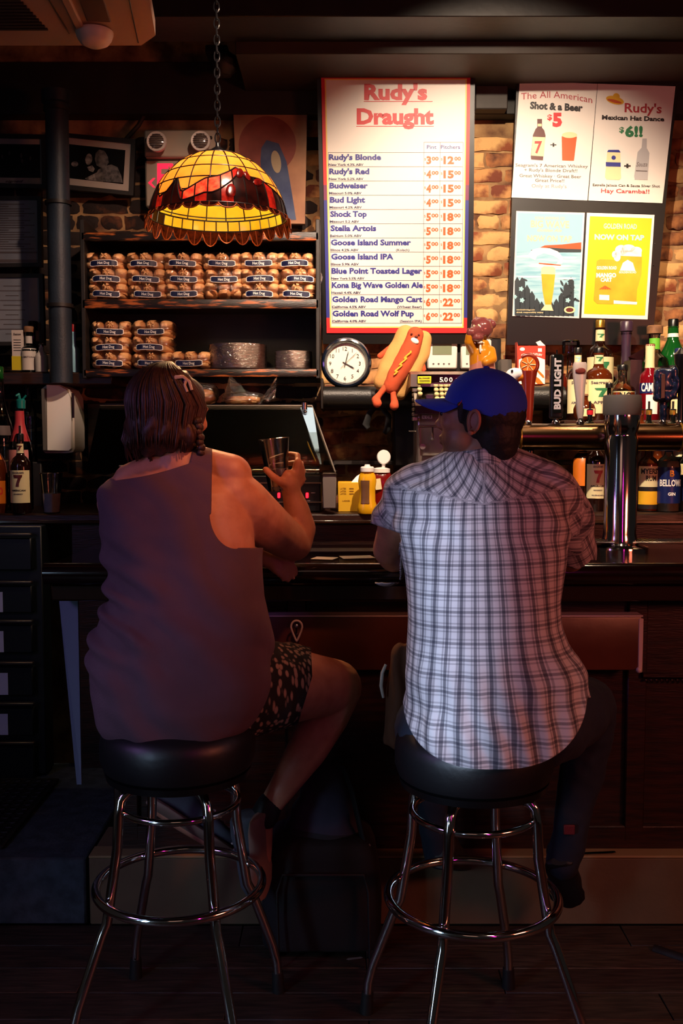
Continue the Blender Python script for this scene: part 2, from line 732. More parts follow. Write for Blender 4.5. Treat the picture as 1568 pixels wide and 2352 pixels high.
M['p_pink'] = pm('print_pink', '#d98a86', 0.45)
M['p_white'] = pm('print_white', '#f4f2ea', 0.45)
M['p_sky'] = pm('print_sky', '#8fc3d6', 0.45)
M['p_sky2'] = pm('print_sea', '#78b2ca', 0.45, col2='#a9d3e0', ns=9, stretch=(1, 1, 9))
M['p_lime'] = pm('print_lime', '#c9c814', 0.4)
M['p_amber'] = pm('print_amber', '#eab62a', 0.4, col2='#d99a1c', ns=8)
M['p_beer'] = pm('print_beer', '#c8581c', 0.4)
M['p_brown'] = pm('print_brown', '#5a1f18', 0.4)
M['p_dark'] = pm('print_dark', '#22323a', 0.4)
M['p_rust'] = pm('print_rust', '#c4501e', 0.4)
M['p_lavender'] = pm('print_ice', '#9fd0dc', 0.4)
M['p_cream'] = pm('print_cream', '#e9dca8', 0.4)
M['lit_red'] = pm('lit_red', '#c81830', 0.4, emis='#ff1c3c', es=1.6)
M['lit_led'] = pm('lit_led', '#ff2020', 0.4, emis='#ff1020', es=6)
M['canvas_tan'] = pm('canvas_tan', '#b07f5c', 0.7, col2='#8e6147', ns=7)
M['canvas_red'] = pm('canvas_maroon', '#6e3128', 0.7, col2='#8a4538', ns=9)
M['canvas_blue'] = pm('canvas_blue', '#27345a', 0.7, col2='#445272', ns=12)
M['doc_paper'] = pm('document_paper', '#8f9098', 0.5, col2='#767984', ns=5)
M['label_blue'] = pm('bun_label_navy', '#101638', 0.35)
M['bun'] = pm('bun_crust', '#cc8a50', 0.42, col2='#e4b07a', ns=14, bump=0.1, bs=40)
M['bun_side'] = pm('bun_crumb', '#e6bd8c', 0.6, col2='#d39c66', ns=18)
M['plate'] = pm('paper_plate', '#efe8e2', 0.7)
M['bag'] = glassy('bag_film', '#f6f0ec', 1.5, 0.16, 0.09)
M['acrylic'] = glassy('acrylic', '#e2dcd4', 1.49, 0.05, 0.02)
M['acrylic_frost'] = pm('frosted_acrylic', '#6f655e', 0.3, bump=0.05)
M['pint_clear'] = glassy('pint_glass_clear', '#f0efee', 1.5, 0.10, 0.07)
M['clear'] = glassy('clear_glass', '#eef0ee', 1.5, 0.02, 0.02)
M['clear_green'] = glassy('green_glass', '#3f8a3a', 1.5, 0.03, 0.03)
M['amber_glass'] = pm('amber_glass', '#5a230a', 0.07, coat=0.3, col2='#3a1406', ns=5)
M['brown_glass'] = pm('brown_glass', '#1d0a06', 0.06, coat=0.4)
M['dark_glass'] = pm('dark_glass', '#0a0c0a', 0.06, coat=0.4)
M['green_glass'] = pm('bottle_green', '#0f4a18', 0.06, coat=0.4)
M['red_liquid'] = pm('red_liquid', '#6a0814', 0.08, coat=0.4)
M['amber_liquid'] = pm('amber_liquid', '#8e3a12', 0.1, coat=0.3)
M['pale_liquid'] = pm('pale_liquid', '#8a7d68', 0.1, coat=0.3)
M['navy_glass'] = pm('navy_label', '#141f52', 0.3)
M['gold'] = pm('gold_cap', '#b08838', 0.3, 0.8)
M['cork'] = pm('cork', '#8c6240', 0.7, col2='#6d4a30', ns=40)
M['red_cap'] = pm('red_plastic', '#b01a26', 0.3)
M['teal'] = pm('teal_plastic', '#0f6e6a', 0.3)
M['wax'] = pm('purple_wax', '#3a2638', 0.35)
M['lime_band'] = pm('lime_band', '#6cc03a', 0.4)
M['orange_lab'] = pm('orange_label', '#d8721c', 0.4)
M['mustard'] = pm('mustard_plastic', '#e0a512', 0.28)
M['mustard_lab'] = pm('mustard_label', '#6d4a2c', 0.4)
M['ketchup'] = pm('ketchup_plastic', '#6a0c0a', 0.2, coat=0.3)
M['yellow_box'] = pm('yellow_card', '#e0a81a', 0.6)
M['plush_red'] = pm('plush_red', '#c8522c', 0.9, bump=0.3, bs=200)
M['plush_tan'] = pm('plush_tan', '#d9a25c', 0.9, bump=0.3, bs=180)
M['plush_yellow'] = pm('plush_yellow', '#efb53a', 0.8)
M['pig_skin'] = pm('glazed_mauve', '#6a3434', 0.16, coat=0.4)
M['pig_coat'] = pm('glazed_ochre', '#b06f14', 0.2, coat=0.3)
M['pig_base'] = pm('glazed_pink', '#9a6258', 0.2, coat=0.3)
M['clock_rim'] = pm('clock_rim', '#0c1626', 0.14, coat=0.6)
M['clock_face'] = pm('clock_face', '#e9e4d4', 0.5)
M['lcd'] = pm('lcd', '#7f8a6c', 0.3)
M['key_cream'] = pm('key_cream', '#d9c48c', 0.35)
M['tap_red'] = pm('tap_red', '#6e1c0c', 0.25, coat=0.4)
M['tap_orange'] = pm('tap_orange', '#c8691c', 0.35, coat=0.2)
M['tap_silver'] = pm('tap_silver', '#a89a94', 0.35, 0.2)
M['tap_blue'] = pm('tap_blue', '#0f1830', 0.25, coat=0.3)
M['beak'] = pm('beak_orange', '#d07a1c', 0.25, coat=0.3)
M['goose'] = pm('goose_white', '#cfd2d6', 0.2, coat=0.3)
M['grey_cap'] = pm('grey_rubber', '#57534f', 0.6)
M['carton_red'] = pm('carton_red', '#c8341e', 0.5)
M['lead'] = pm('lead_came', '#140b08', 0.4, 0.4)
M['lead_lit'] = pm('lead_came_lit', '#8a3d14', 0.35, 0.5)  # orange lamplight put into the colour of the rim leading
M['t_amber'] = translucent('stained_amber', '#ff9c40', '#ff8626')
M['t_yellow'] = translucent('stained_yellow', '#ffd83a', '#ffc020')
M['t_red'] = translucent('stained_red', '#d81a1a', '#ff6a4a', sc=60)
M['t_darkred'] = translucent('stained_oxblood', '#5a0c0a', '#a02018', sc=50)
M['t_dark'] = translucent('stained_plum', '#0c0304', '#2a0a08', sc=30)
M['t_brown'] = translucent('stained_brown', '#2a0e04', '#5a2208', sc=90)
M['denim'] = pm('dark_denim', '#0e1626', 0.9, bump=0.2, bs=150)
M['bag_purple'] = pm('bag_violet', '#3a3448', 0.85, col2='#2a2636', ns=8, bump=0.3, bs=60)
M['bag_grey'] = pm('bag_grey', '#202026', 0.85, bump=0.3, bs=80)
M['nylon_black'] = pm('nylon_black', '#09090b', 0.8, bump=0.3, bs=120)
M['jacket'] = pm('brown_jacket', '#5d3520', 0.85, bump=0.3, bs=50)
M['flap'] = pm('grey_blue_board', '#6f7f90', 0.6)
M['label_paper'] = pm('label_paper_lit', '#c4ccf4', 0.6)  # white paper with bluish light put into its colour
M['drawer'] = pm('drawer_dark', '#0f1519', 0.4)
M['drawer_lip'] = pm('drawer_lip', '#2a2625', 0.4)

WY = 4.45
# ================================================================= THE SETTING
# ---- floor: dark boards running across
t_floor = part('floor', G().box((0, 0.9, -0.03), (5.6, 4.4, 0.03)), M['black_matte'], kind='structure')
g = {}
for row in range(22):
    y0 = 2.95 - (row + 1) * 0.125
    x = -2.6 + (row % 3) * 0.37
    while x < 2.5:
        ln = 1.15
        w_ = (row, round(x, 2))
        q = G().box((x + ln / 2, y0 + 0.0625, -0.0075 + random.uniform(-0.001, 0.001)), (ln - 0.003, 0.121, 0.015), bev=0.0015)
        part('plank', q, random.choice([M['plank'], M['plank_b']]), t_floor)
        x += ln

# ---- back wall: mortar with every brick laid
wall = part('wall_back', G().box((0, WY + 0.044, 1.65), (5.6, 0.10, 3.4)), M['mortar'], kind='structure')


def brick_mesh(seed, lw):
    rnd = random.Random(seed)
    q = G()
    nx, nz = 6, 3
    L, H, D = lw, 0.056, 0.055
    vs = []
    for j in range(nz + 1):
        for i in range(nx + 1):
            x = (i / nx - 0.5) * L
            z = (j / nz - 0.5) * H
            ed = (i in (0, nx)) + (j in (0, nz))
            x += rnd.uniform(-0.005, 0.005)
            z += rnd.uniform(-0.004, 0.004)
            y = -D / 2 + (0.006 * ed) + rnd.uniform(-0.004, 0.005)
            vs.append((x, y, z))
    n = len(vs)
    vs += [(-L / 2, D / 2, -H / 2), (L / 2, D / 2, -H / 2), (L / 2, D / 2, H / 2), (-L / 2, D / 2, H / 2)]
    fs = []
    for j in range(nz):
        for i in range(nx):
            a = j * (nx + 1) + i
            fs.append((a, a + 1, a + nx + 2, a + nx + 1))
    fs.append(tuple(range(0, nx + 1)) + (n + 1, n))
    fs.append(tuple(range(nz * (nx + 1) + nx, nz * (nx + 1) - 1, -1)) + (n + 3, n + 2))
    fs.append(tuple(j * (nx + 1) for j in range(nz, -1, -1)) + (n, n + 3))
    fs.append(tuple(j * (nx + 1) + nx for j in range(nz + 1)) + (n + 2, n + 1))
    return q.add(vs, fs)


bm_ = {}
for mk in ('brick_a', 'brick_b', 'brick_c', 'brick_d'):
    for sd in range(4):
        bm_[mk, sd, 0] = mesh_from('brick', brick_mesh(sd, 0.196), M[mk], sharp=50)
        bm_[mk, sd, 1] = mesh_from('brick', brick_mesh(sd + 9, 0.092), M[mk], sharp=50)
count = 0
rest, rest_b = G(), G()
Z0 = 1.02
for row in range(27):
    z = Z0 + row * 0.067
    head = row % 6 == 3
    x = -2.5 + (0.0 if row % 2 else 0.103) + (row % 3) * 0.02
    while x < 2.6:
        h = 1 if head else 0
        ln = 0.103 if h else 0.207
        cx = x + ln / 2
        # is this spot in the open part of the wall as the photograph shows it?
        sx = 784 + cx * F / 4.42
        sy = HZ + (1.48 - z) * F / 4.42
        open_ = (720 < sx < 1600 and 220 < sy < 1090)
        if -2.5 < cx < 2.2 and open_ and count < 300:
            warm = random.choices(['brick_a', 'brick_b', 'brick_c'], [4, 4, 2])[0]
            o = bpy.data.objects.new('brick', bm_[warm, random.randrange(4), h])
            COL.objects.link(o)
            o.parent = wall
            o.location = (cx, WY + 0.012 + random.uniform(-0.004, 0.004), z)
            if random.random() < 0.5:
                o.rotation_euler = (0, PI, 0)
            else:
                o.rotation_euler = (0, random.uniform(-0.01, 0.01), 0)
            count += 1
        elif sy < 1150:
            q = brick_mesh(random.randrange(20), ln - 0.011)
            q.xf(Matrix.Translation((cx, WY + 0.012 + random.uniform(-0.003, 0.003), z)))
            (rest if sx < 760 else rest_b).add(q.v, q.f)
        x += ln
part('brickwork', rest, M['brick_d'], wall, kind='stuff')  # darker brick colour carries the dimness of the left side
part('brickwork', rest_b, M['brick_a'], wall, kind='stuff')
print('bricks', count)

# black painted fascia above the brick, ceiling duct and beam
part('trim_1', G().boxp(-420, 142, 2000, 262, 4.36, 4.46), M['fascia'], kind='structure')
part('trim_2', G().boxp(540, 44, 2000, 124, 3.95, 4.36), M['duct'], kind='structure')
part('trim_3', G().boxp(-420, -30, 2000, 38, 3.72, 3.95), M['black_paint'], kind='structure')
part('ceiling', G().box((0, 2.0, 3.36), (5.6, 5.2, 0.06)), M['black_matte'], kind='structure')
a = at(560, 138, 4.2)
q = G().tube([a, at(1700, 146, 4.2)], 0.014, 12)
for px in (760, 1000, 1240, 1500):
    q.ring(at(px, 138 + (px - 560) * 0.007, 4.2), 0.016, 0.004, 14, 6, Matrix.Rotation(PI / 2, 3, 'Y'))
solo('ceiling_conduit', q, M['duct'], 'thin brown conduit running level under the ceiling duct', 'pipe')
q = G()
q.lathe([(0.0, -0.05), (0.03, -0.045), (0.05, -0.02), (0.055, 0.01), (0.05, 0.03), (0.02, 0.05), (0.0, 0.052)], at(514, 148, 4.15), 16,
        fn=lambda a, z: 1 + 0.12 * math.sin(a * 5 + z * 60))
q.box(at(500, 122, 4.2), (0.09, 0.10, 0.03), bev=0.004)
solo('junction_box', q, M['black_paint'], 'small black round fitting at the left end of the ceiling conduit', 'fitting')
# grey panel between the boards, high up
solo('wall_panel', G().boxp(1092, 174, 1166, 250, 4.30, 4.37, bev=0.004), pm('grey_panel', '#4a443e', 0.6, col2='#39342f', ns=6),
     'dim grey square panel between menu board and poster board', 'panel')

# bar base, plinth, raised floor on the left
part('trim_4', G().box((0.751, 3.075, 0.105), (3.04, 0.25, 0.21), bev=0.004), M['plinth'], kind='structure')
part('trim_5', G().box((0.751, 2.985, 0.214), (3.04, 0.075, 0.008), bev=0.002), M['plinth_top'], kind='structure')
part('trim_6', G().box((-1.66, 3.40, 0.105), (1.76, 0.90, 0.21), bev=0.006), M['concrete'], kind='structure')

# rubber mat on the raised floor
g = G().box((-1.55, 3.32, 0.218), (1.0, 0.62, 0.012), bev=0.003)
mt = thing('rubber_mat', 'black ribbed rubber mat on the raised floor left of the bar', 'mat', (-1.55, 3.32, 0.212))
part('mat_base', g, M['rubber'], mt)
g = G()
for i in range(26):
    for j in range(15):
        g.ring((-2.02 + i * 0.0376, 3.04 + j * 0.040, 0.226), 0.013, 0.0035, 8, 4)
part('raised_rings', g, M['rubber'], mt, kind='stuff')

# ================================================================= THE BAR
BZ = at(784, 1298, 2.85).z          # bar top height
bar = thing('bar_counter', 'long dark varnished wooden bar with rounded front edge', 'bar', (0.62, 3.1, 0.21))
xL = at(100, 1300, 2.85).x
xR = 2.35
g = G()
# top slab with rolled nosing
prof = [(2.845, BZ - 0.055), (2.832, BZ - 0.03), (2.835, BZ - 0.008), (2.85, BZ + 0.004), (2.875, BZ + 0.004), (2.90, BZ - 0.006), (3.47, BZ - 0.006),
        (3.47, BZ - 0.05), (2.88, BZ - 0.06)]
g.prism([(xL, y, z) for y, z in prof], (xR - xL, 0, 0))
part('worktop', g, M['bar_wood'], bar, sharp=55)
g = G().box(((xL + xR) / 2, 2.905, BZ - 0.085), (xR - xL - 0.02, 0.05, 0.05), bev=0.006)
part('rail_moulding', g, M['bar_trim'], bar)
g = G().box(((xL + 0.15 + xR) / 2, 3.08, (BZ - 0.06 + 0.21) / 2), (xR - xL - 0.15, 0.12, BZ - 0.06 - 0.21), bev=0.004)
part('front_panel', g, M['dark_wood'], bar)
g = G()
for k in range(7):
    x0 = xL + 0.2 + k * 0.52
    g.box((x0, 3.012, 0.62), (0.06, 0.022, 0.76), bev=0.004)
g.box(((xL + 0.15 + xR) / 2, 3.012, 0.25), (xR - xL - 0.15, 0.02, 0.08), bev=0.004)
part('panel_frame', g, M['dark_wood'], bar)
# padded brown bumper box under the top
y0, y1 = at(784, 1416, 2.93).z, at(784, 1540, 2.93).z
x0, x1 = at(560, 1470, 2.93).x, at(1474, 1470, 2.93).x
part('knee_panel', G().box(((x0 + x1) / 2, 2.975, (y0 + y1) / 2), (x1 - x0, 0.09, y0 - y1), bev=0.006, seg=2), M['leather'], bar, 'brown leather-look panel')
g = G().box(((x0 + x1) / 2, 2.955, y0 + 0.002), (x1 - x0, 0.06, 0.004))
g.box((x1 - 0.004, 2.931, (y0 + y1) / 2 - 0.006), (0.014, 0.006, y0 - y1), bev=0.002)
g.ell((x1 - 0.008, 2.928, y1 + 0.002), 0.009)
part('lit_edging', g, M['off_white'], bar, 'thin edging, highlight in its pale colour')  # highlight along the panel edge put into the pale colour
g = G()
for k in range(16):
    g.ell(at(1482 + k * 12, 1562, 2.99), 0.005, None, 8, 6)
g.boxp(1476, 1546, 1700, 1557, 2.985, 3.01, bev=0.002)
part('beading', g, M['dark_wood'], bar)

# purse hook
hk = thing('purse_hook', 'small chrome teardrop purse hook under the bar beside the woman\'s knee', 'hook', at(680, 1475, 2.93))
c = at(681, 1440, 2.905)
g = G()
pts = []
for k in range(24):
    a = 2 * PI * k / 24
    rx = 0.0165 * (1.0 if math.sin(a) > 0 else (1 + 0.75 * math.sin(a) * abs(math.sin(a)) ** 0.2 * 0.9))
    pts.append(c + Vector((math.cos(a) * abs(rx), 0, math.sin(a) * (0.019 if math.sin(a) > 0 else 0.042))))
g.tube(pts, 0.003, 8, closed=True)
part('loop', g, M['off_white'], hk)
g = G().limb([c + Vector((0, 0, 0.004)), c + Vector((0, 0.002, -0.02)), c + Vector((0, 0.02, -0.03))], [0.005, 0.003, 0.003], 8)
g.ell(c + Vector((0, 0.0, 0.004)), 0.006)
part('stem', g, M['chrome'], hk)

# drip mat and papers lying on the bar
g = G().box(tuple(at(1560, 1243, 3.36)), (0.72, 0.10, 0.006), bev=0.002)
dm = solo('drip_tray', g, M['steel'], 'ribbed metal drip tray on the bar behind the beer tower', 'drip tray')
dg_ = G()
for k in range(44):
    dg_.box((at(1560, 1243, 3.36).x - 0.34 + k * 0.0158, 3.36, at(1560, 1243, 3.36).z + 0.004), (0.004, 0.094, 0.004))
part('rib_bars', dg_, M['steel'], dm, kind='stuff')
pp = at(820, 1262, 3.05)
q = G().box((pp.x, 3.08, BZ - 0.004), (0.10, 0.07, 0.0015), Matrix.Rotation(0.2, 3, 'Z'))
solo('paper_napkin', q, M['plate'], 'white paper slip lying on the bar between the two people', 'napkin')
q = G().box((at(745, 1262, 3.05).x, 3.05, BZ - 0.004), (0.07, 0.06, 0.0015), Matrix.Rotation(-0.3, 3, 'Z'))
solo('paper_napkin', q, M['plate'], 'white paper slip on the bar right of the woman\'s elbow', 'napkin')
q = G().box((at(790, 1250, 3.2).x, 3.24, BZ - 0.001), (0.36, 0.10, 0.006), bev=0.002)
solo('bar_mat', q, pm('bar_mat_red', '#2a0d0a', 0.6, bump=0.5, bs=200), 'dark reddish rubber bar mat between the two people', 'mat')

# small pale board hanging at the bar's left end
g = G()
pl4 = [at(133, 1352, 2.98), at(178, 1352, 2.96), at(187, 1802, 2.96), at(176, 1802, 2.98)]
g.prism(pl4, (0.0, 0.012, 0))
bd = thing('hanging_board', 'narrow pale grey wedge of board hanging at the left end of the bar', 'board', at(182, 1802, 2.97))
part('board', g, M['flap'], bd)
g = G().box(at(150, 1350, 2.975), (0.04, 0.02, 0.02), bev=0.003)
part('clasp', g, M['dark_steel'], bd)

# ================================================================= BACK COUNTER
CZ = at(784, 1180, 3.75).z
cnt = thing('back_counter', 'dark wooden back counter along the brick wall behind the bar', 'counter', (0, 4.08, 0.21))
part('worktop', G().box((0, 4.08, CZ - 0.02), (4.9, 0.66, 0.04), bev=0.006), M['dark_wood'], cnt)
part('front_panel', G().box((0.72, 3.80, (CZ - 0.04) / 2), (3.5, 0.03, CZ - 0.04), bev=0.003), M['dark_wood'], cnt)
part('edge_strip', G().box((0, 3.745, CZ - 0.03), (4.9, 0.012, 0.012), bev=0.002), M['bar_trim'], cnt)

# cooler drawers left
dc = thing('drawer_cabinet', 'black cabinet of shallow labelled drawers at the far left behind the bar', 'cabinet', (at(20, 1700, 3.7).x, 3.85, 0.21))
xr = at(78, 1500, 3.66).x
part('carcass', G().box(((xr + 0.03 - 2.6) / 2, 3.735, (CZ - 0.04 + 0.22) / 2), (2.6 + xr + 0.03, 0.10, CZ - 0.04 - 0.22), bev=0.004), M['drawer'], dc)
for i, (ya, yb, lx) in enumerate([(1236, 1310, None), (1346, 1408, 6), (1436, 1500, 8), (1532, 1598, 18), (1626, 1690, 18), (1716, 1790, None)]):
    d = part('drawer', G().boxp(-160, ya, 72 + i * 1.2, yb, 3.655, 3.69, bev=0.004), M['drawer'], dc)
    g = G().boxp(-160, ya - 11, 70 + i * 1.6, ya - 4, 3.64, 3.665, bev=0.003)
    part('handle', g, M['drawer_lip'], d)
    if lx:
        g = G().boxp(-60, ya + 14, lx, yb - 2, 3.652, 3.6545, bev=0)
        part('paper_label', g, M['label_paper'], d, 'white paper label, cool light in its colour')

# ================================================================= SPOTS AND CEILING UNIT
ac = thing('ceiling_air_conditioner', 'cream ceiling air-conditioner cassette at the top left', 'air conditioner', at(120, 60, 3.05))
zA = at(784, 106, 3.22).z
pA = [at(0, 105, 3.22), at(325, 107, 3.22), at(357, 92, 3.17), at(345, 0, 2.86)]
c1 = Vector((-2.0, 3.215, zA))
c2 = Vector((at(325, 107, 3.22).x, 3.215, zA))
c3 = Vector((at(357, 92, 3.15).x, 3.15, zA + 0.005))
c4 = Vector((-0.50, 2.55, zA + 0.005))
c5 = Vector((-2.0, 2.55, zA))
g = G().prism([c1, c2, c3, c4, c5], (0, 0, 0.045))
part('casing', g, M['cream_plastic'], ac)
part('upper_box', G().box((-1.35, 2.9, zA + 0.17), (1.2, 0.5, 0.25), bev=0.01), M['cream_plastic'], ac)
g = G()
for k in range(14):
    g.box((-1.24 - k * 0.002, 3.085 - k * 0.022, zA - 0.001), (0.72, 0.010, 0.008), bev=0.001)
part('intake_slats', g, M['grille_dark'], ac)
g = G().box((-0.765, 2.83, zA - 0.004), (0.026, 0.60, 0.014), Matrix.Rotation(0.06, 3, 'Z'), bev=0.004)
part('outlet_vane', g, M['cream_plastic'], ac)
g = G().box((-0.69, 2.80, zA - 0.001), (0.07, 0.46, 0.008), Matrix.Rotation(0.10, 3, 'Z'), bev=0.003)
part('outlet_slot', g, pm('slot_brown', '#4a352c', 0.6), ac)
g = G().tube([(-0.825, 3.12, zA - 0.001), (-0.81, 2.6, zA - 0.001)], 0.002, 6)
g.tube([(-0.63, 3.19, zA - 0.001), (-0.56, 2.6, zA - 0.001)], 0.002, 6)
part('seam', g, M['grille_dark'], ac)
g = G().lathe([(0.0, -0.040), (0.024, -0.039), (0.042, -0.030), (0.051, -0.018), (0.056, -0.004), (0.056, 0.004)], at(217, 76, 3.10), 28)
part('sensor_dome', g, M['off_white'], ac, 'round pale sensor dome')

# ================================================================= PIPE, FRAMES
q = G()
pa, pb = at(130, 240, 4.1), at(141, 880, 4.1)
q.tube([pa, pb], 0.046, 20)
vp = thing('standpipe', 'thick dark blue-grey vertical pipe between the framed photographs', 'pipe', (pb.x, 4.1, pb.z))
part('pipe', q, M['pipe_paint'], vp)
for py in (252, 464, 700):
    t = (py - 240) / 640
    c = pa.lerp(pb, t)
    part('clamp', G().lathe([(0.046, -0.008), (0.053, -0.007), (0.053, 0.007), (0.046, 0.008)], c, 24), M['black_paint'], vp)
part('collar', G().lathe([(0.046, 0.0), (0.058, 0.004), (0.058, 0.05), (0.046, 0.052)], pa, 24), M['pipe_paint'], vp)
q = G().tube([at(332, 262, 4.40), at(318, 288, 4.38), at(300, 308, 4.38), at(288, 322, 4.40)], 0.010, 10)
solo('flexible_conduit', q, M['duct'], 'short flexible metal conduit slanting down beside the emergency light', 'pipe')


def framed(px4, Y, label, fw=10, name='framed_photograph', deep=0.02):
    """px4: outer corners tl, tr, br, bl of the visible mount"""
    tl, tr, br, bl = px4
    o = thing(name, label, 'picture', at(bl[0], bl[1], Y + 0.03))
    pl = Plane(at(*tl, Y), at(*tr, Y), at(*bl, Y))
    cx = sum(p[0] for p in px4) / 4
    cy = sum(p[1] for p in px4) / 4

    def grow(k):
        out = []
        for p in px4:
            dx, dy = p[0] - cx, p[1] - cy
            out.append(pl.p(p[0] + math.copysign(k, dx), p[1] + math.copysign(k, dy)))
        return out
    g = G().prism(grow(0), (0, deep * 0.4, 0))
    part('mount', g, M['mat_board'], o)
    g = G()
    i_, o_ = grow(0), grow(fw)
    for k in range(4):
        l = (k + 1) % 4
        g.prism([i_[k], i_[l], o_[l], o_[k]], (0, deep, 0))
        g.prism([p + Vector((0, -0.008, 0)) for p in (i_[k], i_[l], o_[l], o_[k])], (0, 0.009, 0))
    part('frame', g, M['black_paint'], o)
    return o, pl


o, pl = framed([(143, 315), (302, 331), (297, 440), (146, 424)], 4.36, 'tilted black-framed photograph of two people, left of the emergency light')
g = G()
ppoly(g, pl, 0.001, [(158, 331), (288, 345), (283, 423), (155, 409)])
part('photo_print', g, M['photo_black'], o)
g = G()
pell(g, pl, 0.002, 204, 366, 8, 13, rot=0.1)
ppoly(g, pl, 0.0022, [(200, 384), (212, 380), (218, 388), (214, 396), (204, 392)])
pell(g, pl, 0.002, 172, 377, 8, 6)
ppoly(g, pl, 0.002, [(195, 410), (225, 395), (240, 400), (236, 418), (200, 413)])
part('pale_face', g, M['photo_pale'], o)
g = G()
ppoly(g, pl, 0.0025, [(220, 352), (228, 344), (240, 347), (248, 360), (250, 374), (244, 382), (232, 386), (222, 380), (218, 366)])
ppoly(g, pl, 0.0023, [(226, 390), (240, 382), (256, 378), (270, 384), (278, 402), (282, 420), (250, 418), (222, 416), (218, 404)])
part('pale_hood', g, M['photo_grey'], o)
o, pl = framed([(-60, 317), (95, 320), (97, 424), (-60, 420)], 4.36, 'black-framed dark group photograph at the far left edge')
g = G()
ppoly(g, pl, 0.001, [(-60, 330), (92, 332), (93, 409), (-60, 407)])
part('photo_print', g, M['photo_black'], o)
g = G()
for (x, y, r) in [(22, 352, 5), (49, 358, 6), (51, 370, 5), (5, 360, 5), (70, 364, 5)]:
    pell(g, pl, 0.002, x, y, r * 0.5, r)
ptext(g, pl, 0.002, 'signed', 12, 419, 5, 42, shear=0.4)
part('faint_figures', g, pm('photo_faint', '#3a302c', 0.5), o)
o, pl = framed([(-60, 460), (86, 460), (88, 604), (-60, 606)], 4.33, 'framed printed certificate on greyish paper, upper of two at the left edge', 9, 'framed_document')
for ch in kids(o):
    if ch.name.startswith('mount'):
        ch.data.materials[0] = M['doc_paper']
g = G()
for k in range(20):
    ln = [96, 60, 110, 96, 120][k % 5]
    ppoly(g, pl, 0.001, [(-40, 468 + k * 5.4), (ln - 40, 468 + k * 5.4), (ln - 40, 470 + k * 5.4), (-40, 470 + k * 5.4)])
ppoly(g, pl, 0.001, [(-60, 578), (86, 578), (86, 582), (-60, 582)])
ppoly(g, pl, 0.001, [(-60, 596), (86, 596), (86, 603), (-60, 603)])
part('printed_lines', g, M['p_grey'], o)
o, pl = framed([(-60, 638), (90, 638), (94, 784), (-60, 786)], 4.33, 'framed document under rippled plastic, lower of two at the left edge', 9, 'framed_document')
for ch in kids(o):
    if ch.name.startswith('mount'):
        ch.data.materials[0] = M['doc_paper']
g = G()
for k in range(11):
    w_ = [40, 60, 30, 55][k % 4]
    ppoly(g, pl, 0.001, [(28 - w_ / 2, 656 + k * 11), (28 + w_ / 2, 656 + k * 11), (28 + w_ / 2, 658 + k * 11), (28 - w_ / 2, 658 + k * 11)])
part('printed_lines', g, M['p_grey'], o)

# emergency light + exit sign
el = thing('emergency_light', 'beige emergency light box with two round lamp heads over the exit sign', 'light', at(412, 362, 4.36))
part('housing', G().boxp(331, 298, 497, 361, 4.30, 4.40, bev=0.006), M['sign_beige'], el)
for cx, cy in ((360, 326), (461, 325)):
    c = at(cx, cy, 4.24)
    Mx = Matrix.Rotation(PI / 2, 3, 'X')
    hd = part('lamp_head', G().lathe([(0.020, -0.055), (0.034, -0.03), (0.040, -0.006), (0.042, 0.008), (0.040, 0.012), (0.036, 0.010)], c, 28, Mx), M['off_white'], el)
    g = G().lathe([(0.0, 0.016), (0.02, 0.014), (0.036, 0.008)], c, 28, Mx)
    part('lens', g, pm('lamp_lens', '#5d5048', 0.12, coat=0.8, bump=1.0, bs=90), hd)
    g = G()
    for k in range(7):
        g.box((c.x, c.y - 0.014, c.z + (k - 3) * 0.009), (2 * math.sqrt(max(0, 0.032 ** 2 - ((k - 3) * 0.009) ** 2)), 0.003, 0.0015))
    part('reflector_ribs', g, M['chrome'], hd)
part('indicator', G().ell(at(341, 321, 4.295), 0.003), M['lit_led'], el)
g = G().boxp(333, 317, 345, 325, 4.292, 4.302)
g.boxp(474, 312, 487, 319, 4.292, 4.302)
part('bracket_slot', g, M['grille_dark'], el)
ex = thing('exit_sign', 'beige exit sign with lit red letters partly hidden by the lamp', 'sign', at(412, 476, 4.36))
part('housing', G().boxp(333, 366, 497, 476, 4.33, 4.41, bev=0.008), M['sign_beige'], ex)
pl = Plane(at(333, 366, 4.33), at(497, 366, 4.33), at(333, 476, 4.33))
g = G()
ptext(g, pl, 0.001, 'EXIT', 361, 436, 58, 116, bold=0.03)
part('lettering', g, M['lit_red'], ex, 'lit red EXIT letters')
g = G()
ppoly(g, pl, 0.001, [(340, 420), (352, 409), (357, 409), (347, 420), (357, 431), (352, 431)])
part('arrow', g, M['lit_red'], ex)

# painting: plain stand-in shapes
pt = thing('canvas_painting', 'unframed tan canvas with maroon disc and blue form beside the menu board', 'painting', at(610, 512, 4.40))
T = [(536, 262), (705, 262), (700, 514), (545, 512)]
pl = Plane(at(*T[0], 4.37), at(*T[1], 4.37), at(*T[3], 4.37))
part('canvas', G().prism([pl.p(*p) for p in T], (0, 0.03, 0)), M['canvas_tan'], pt)
g = G()
pell(g, pl, 0.001, 614, 333, 66, 66, 40)
part('disc', g, M['canvas_red'], pt)
g = G()
ppoly(g, pl, 0.002, [(612, 322), (640, 330), (658, 372), (668, 430), (680, 505), (610, 505), (604, 440), (598, 372), (600, 340)])
part('tall_form', g, M['canvas_blue'], pt)
g = G()
pell(g, pl, 0.003, 634, 372, 11, 26, 24, rot=-0.15)
part('pale_oval', g, pm('canvas_pale', '#a59678', 0.7), pt)
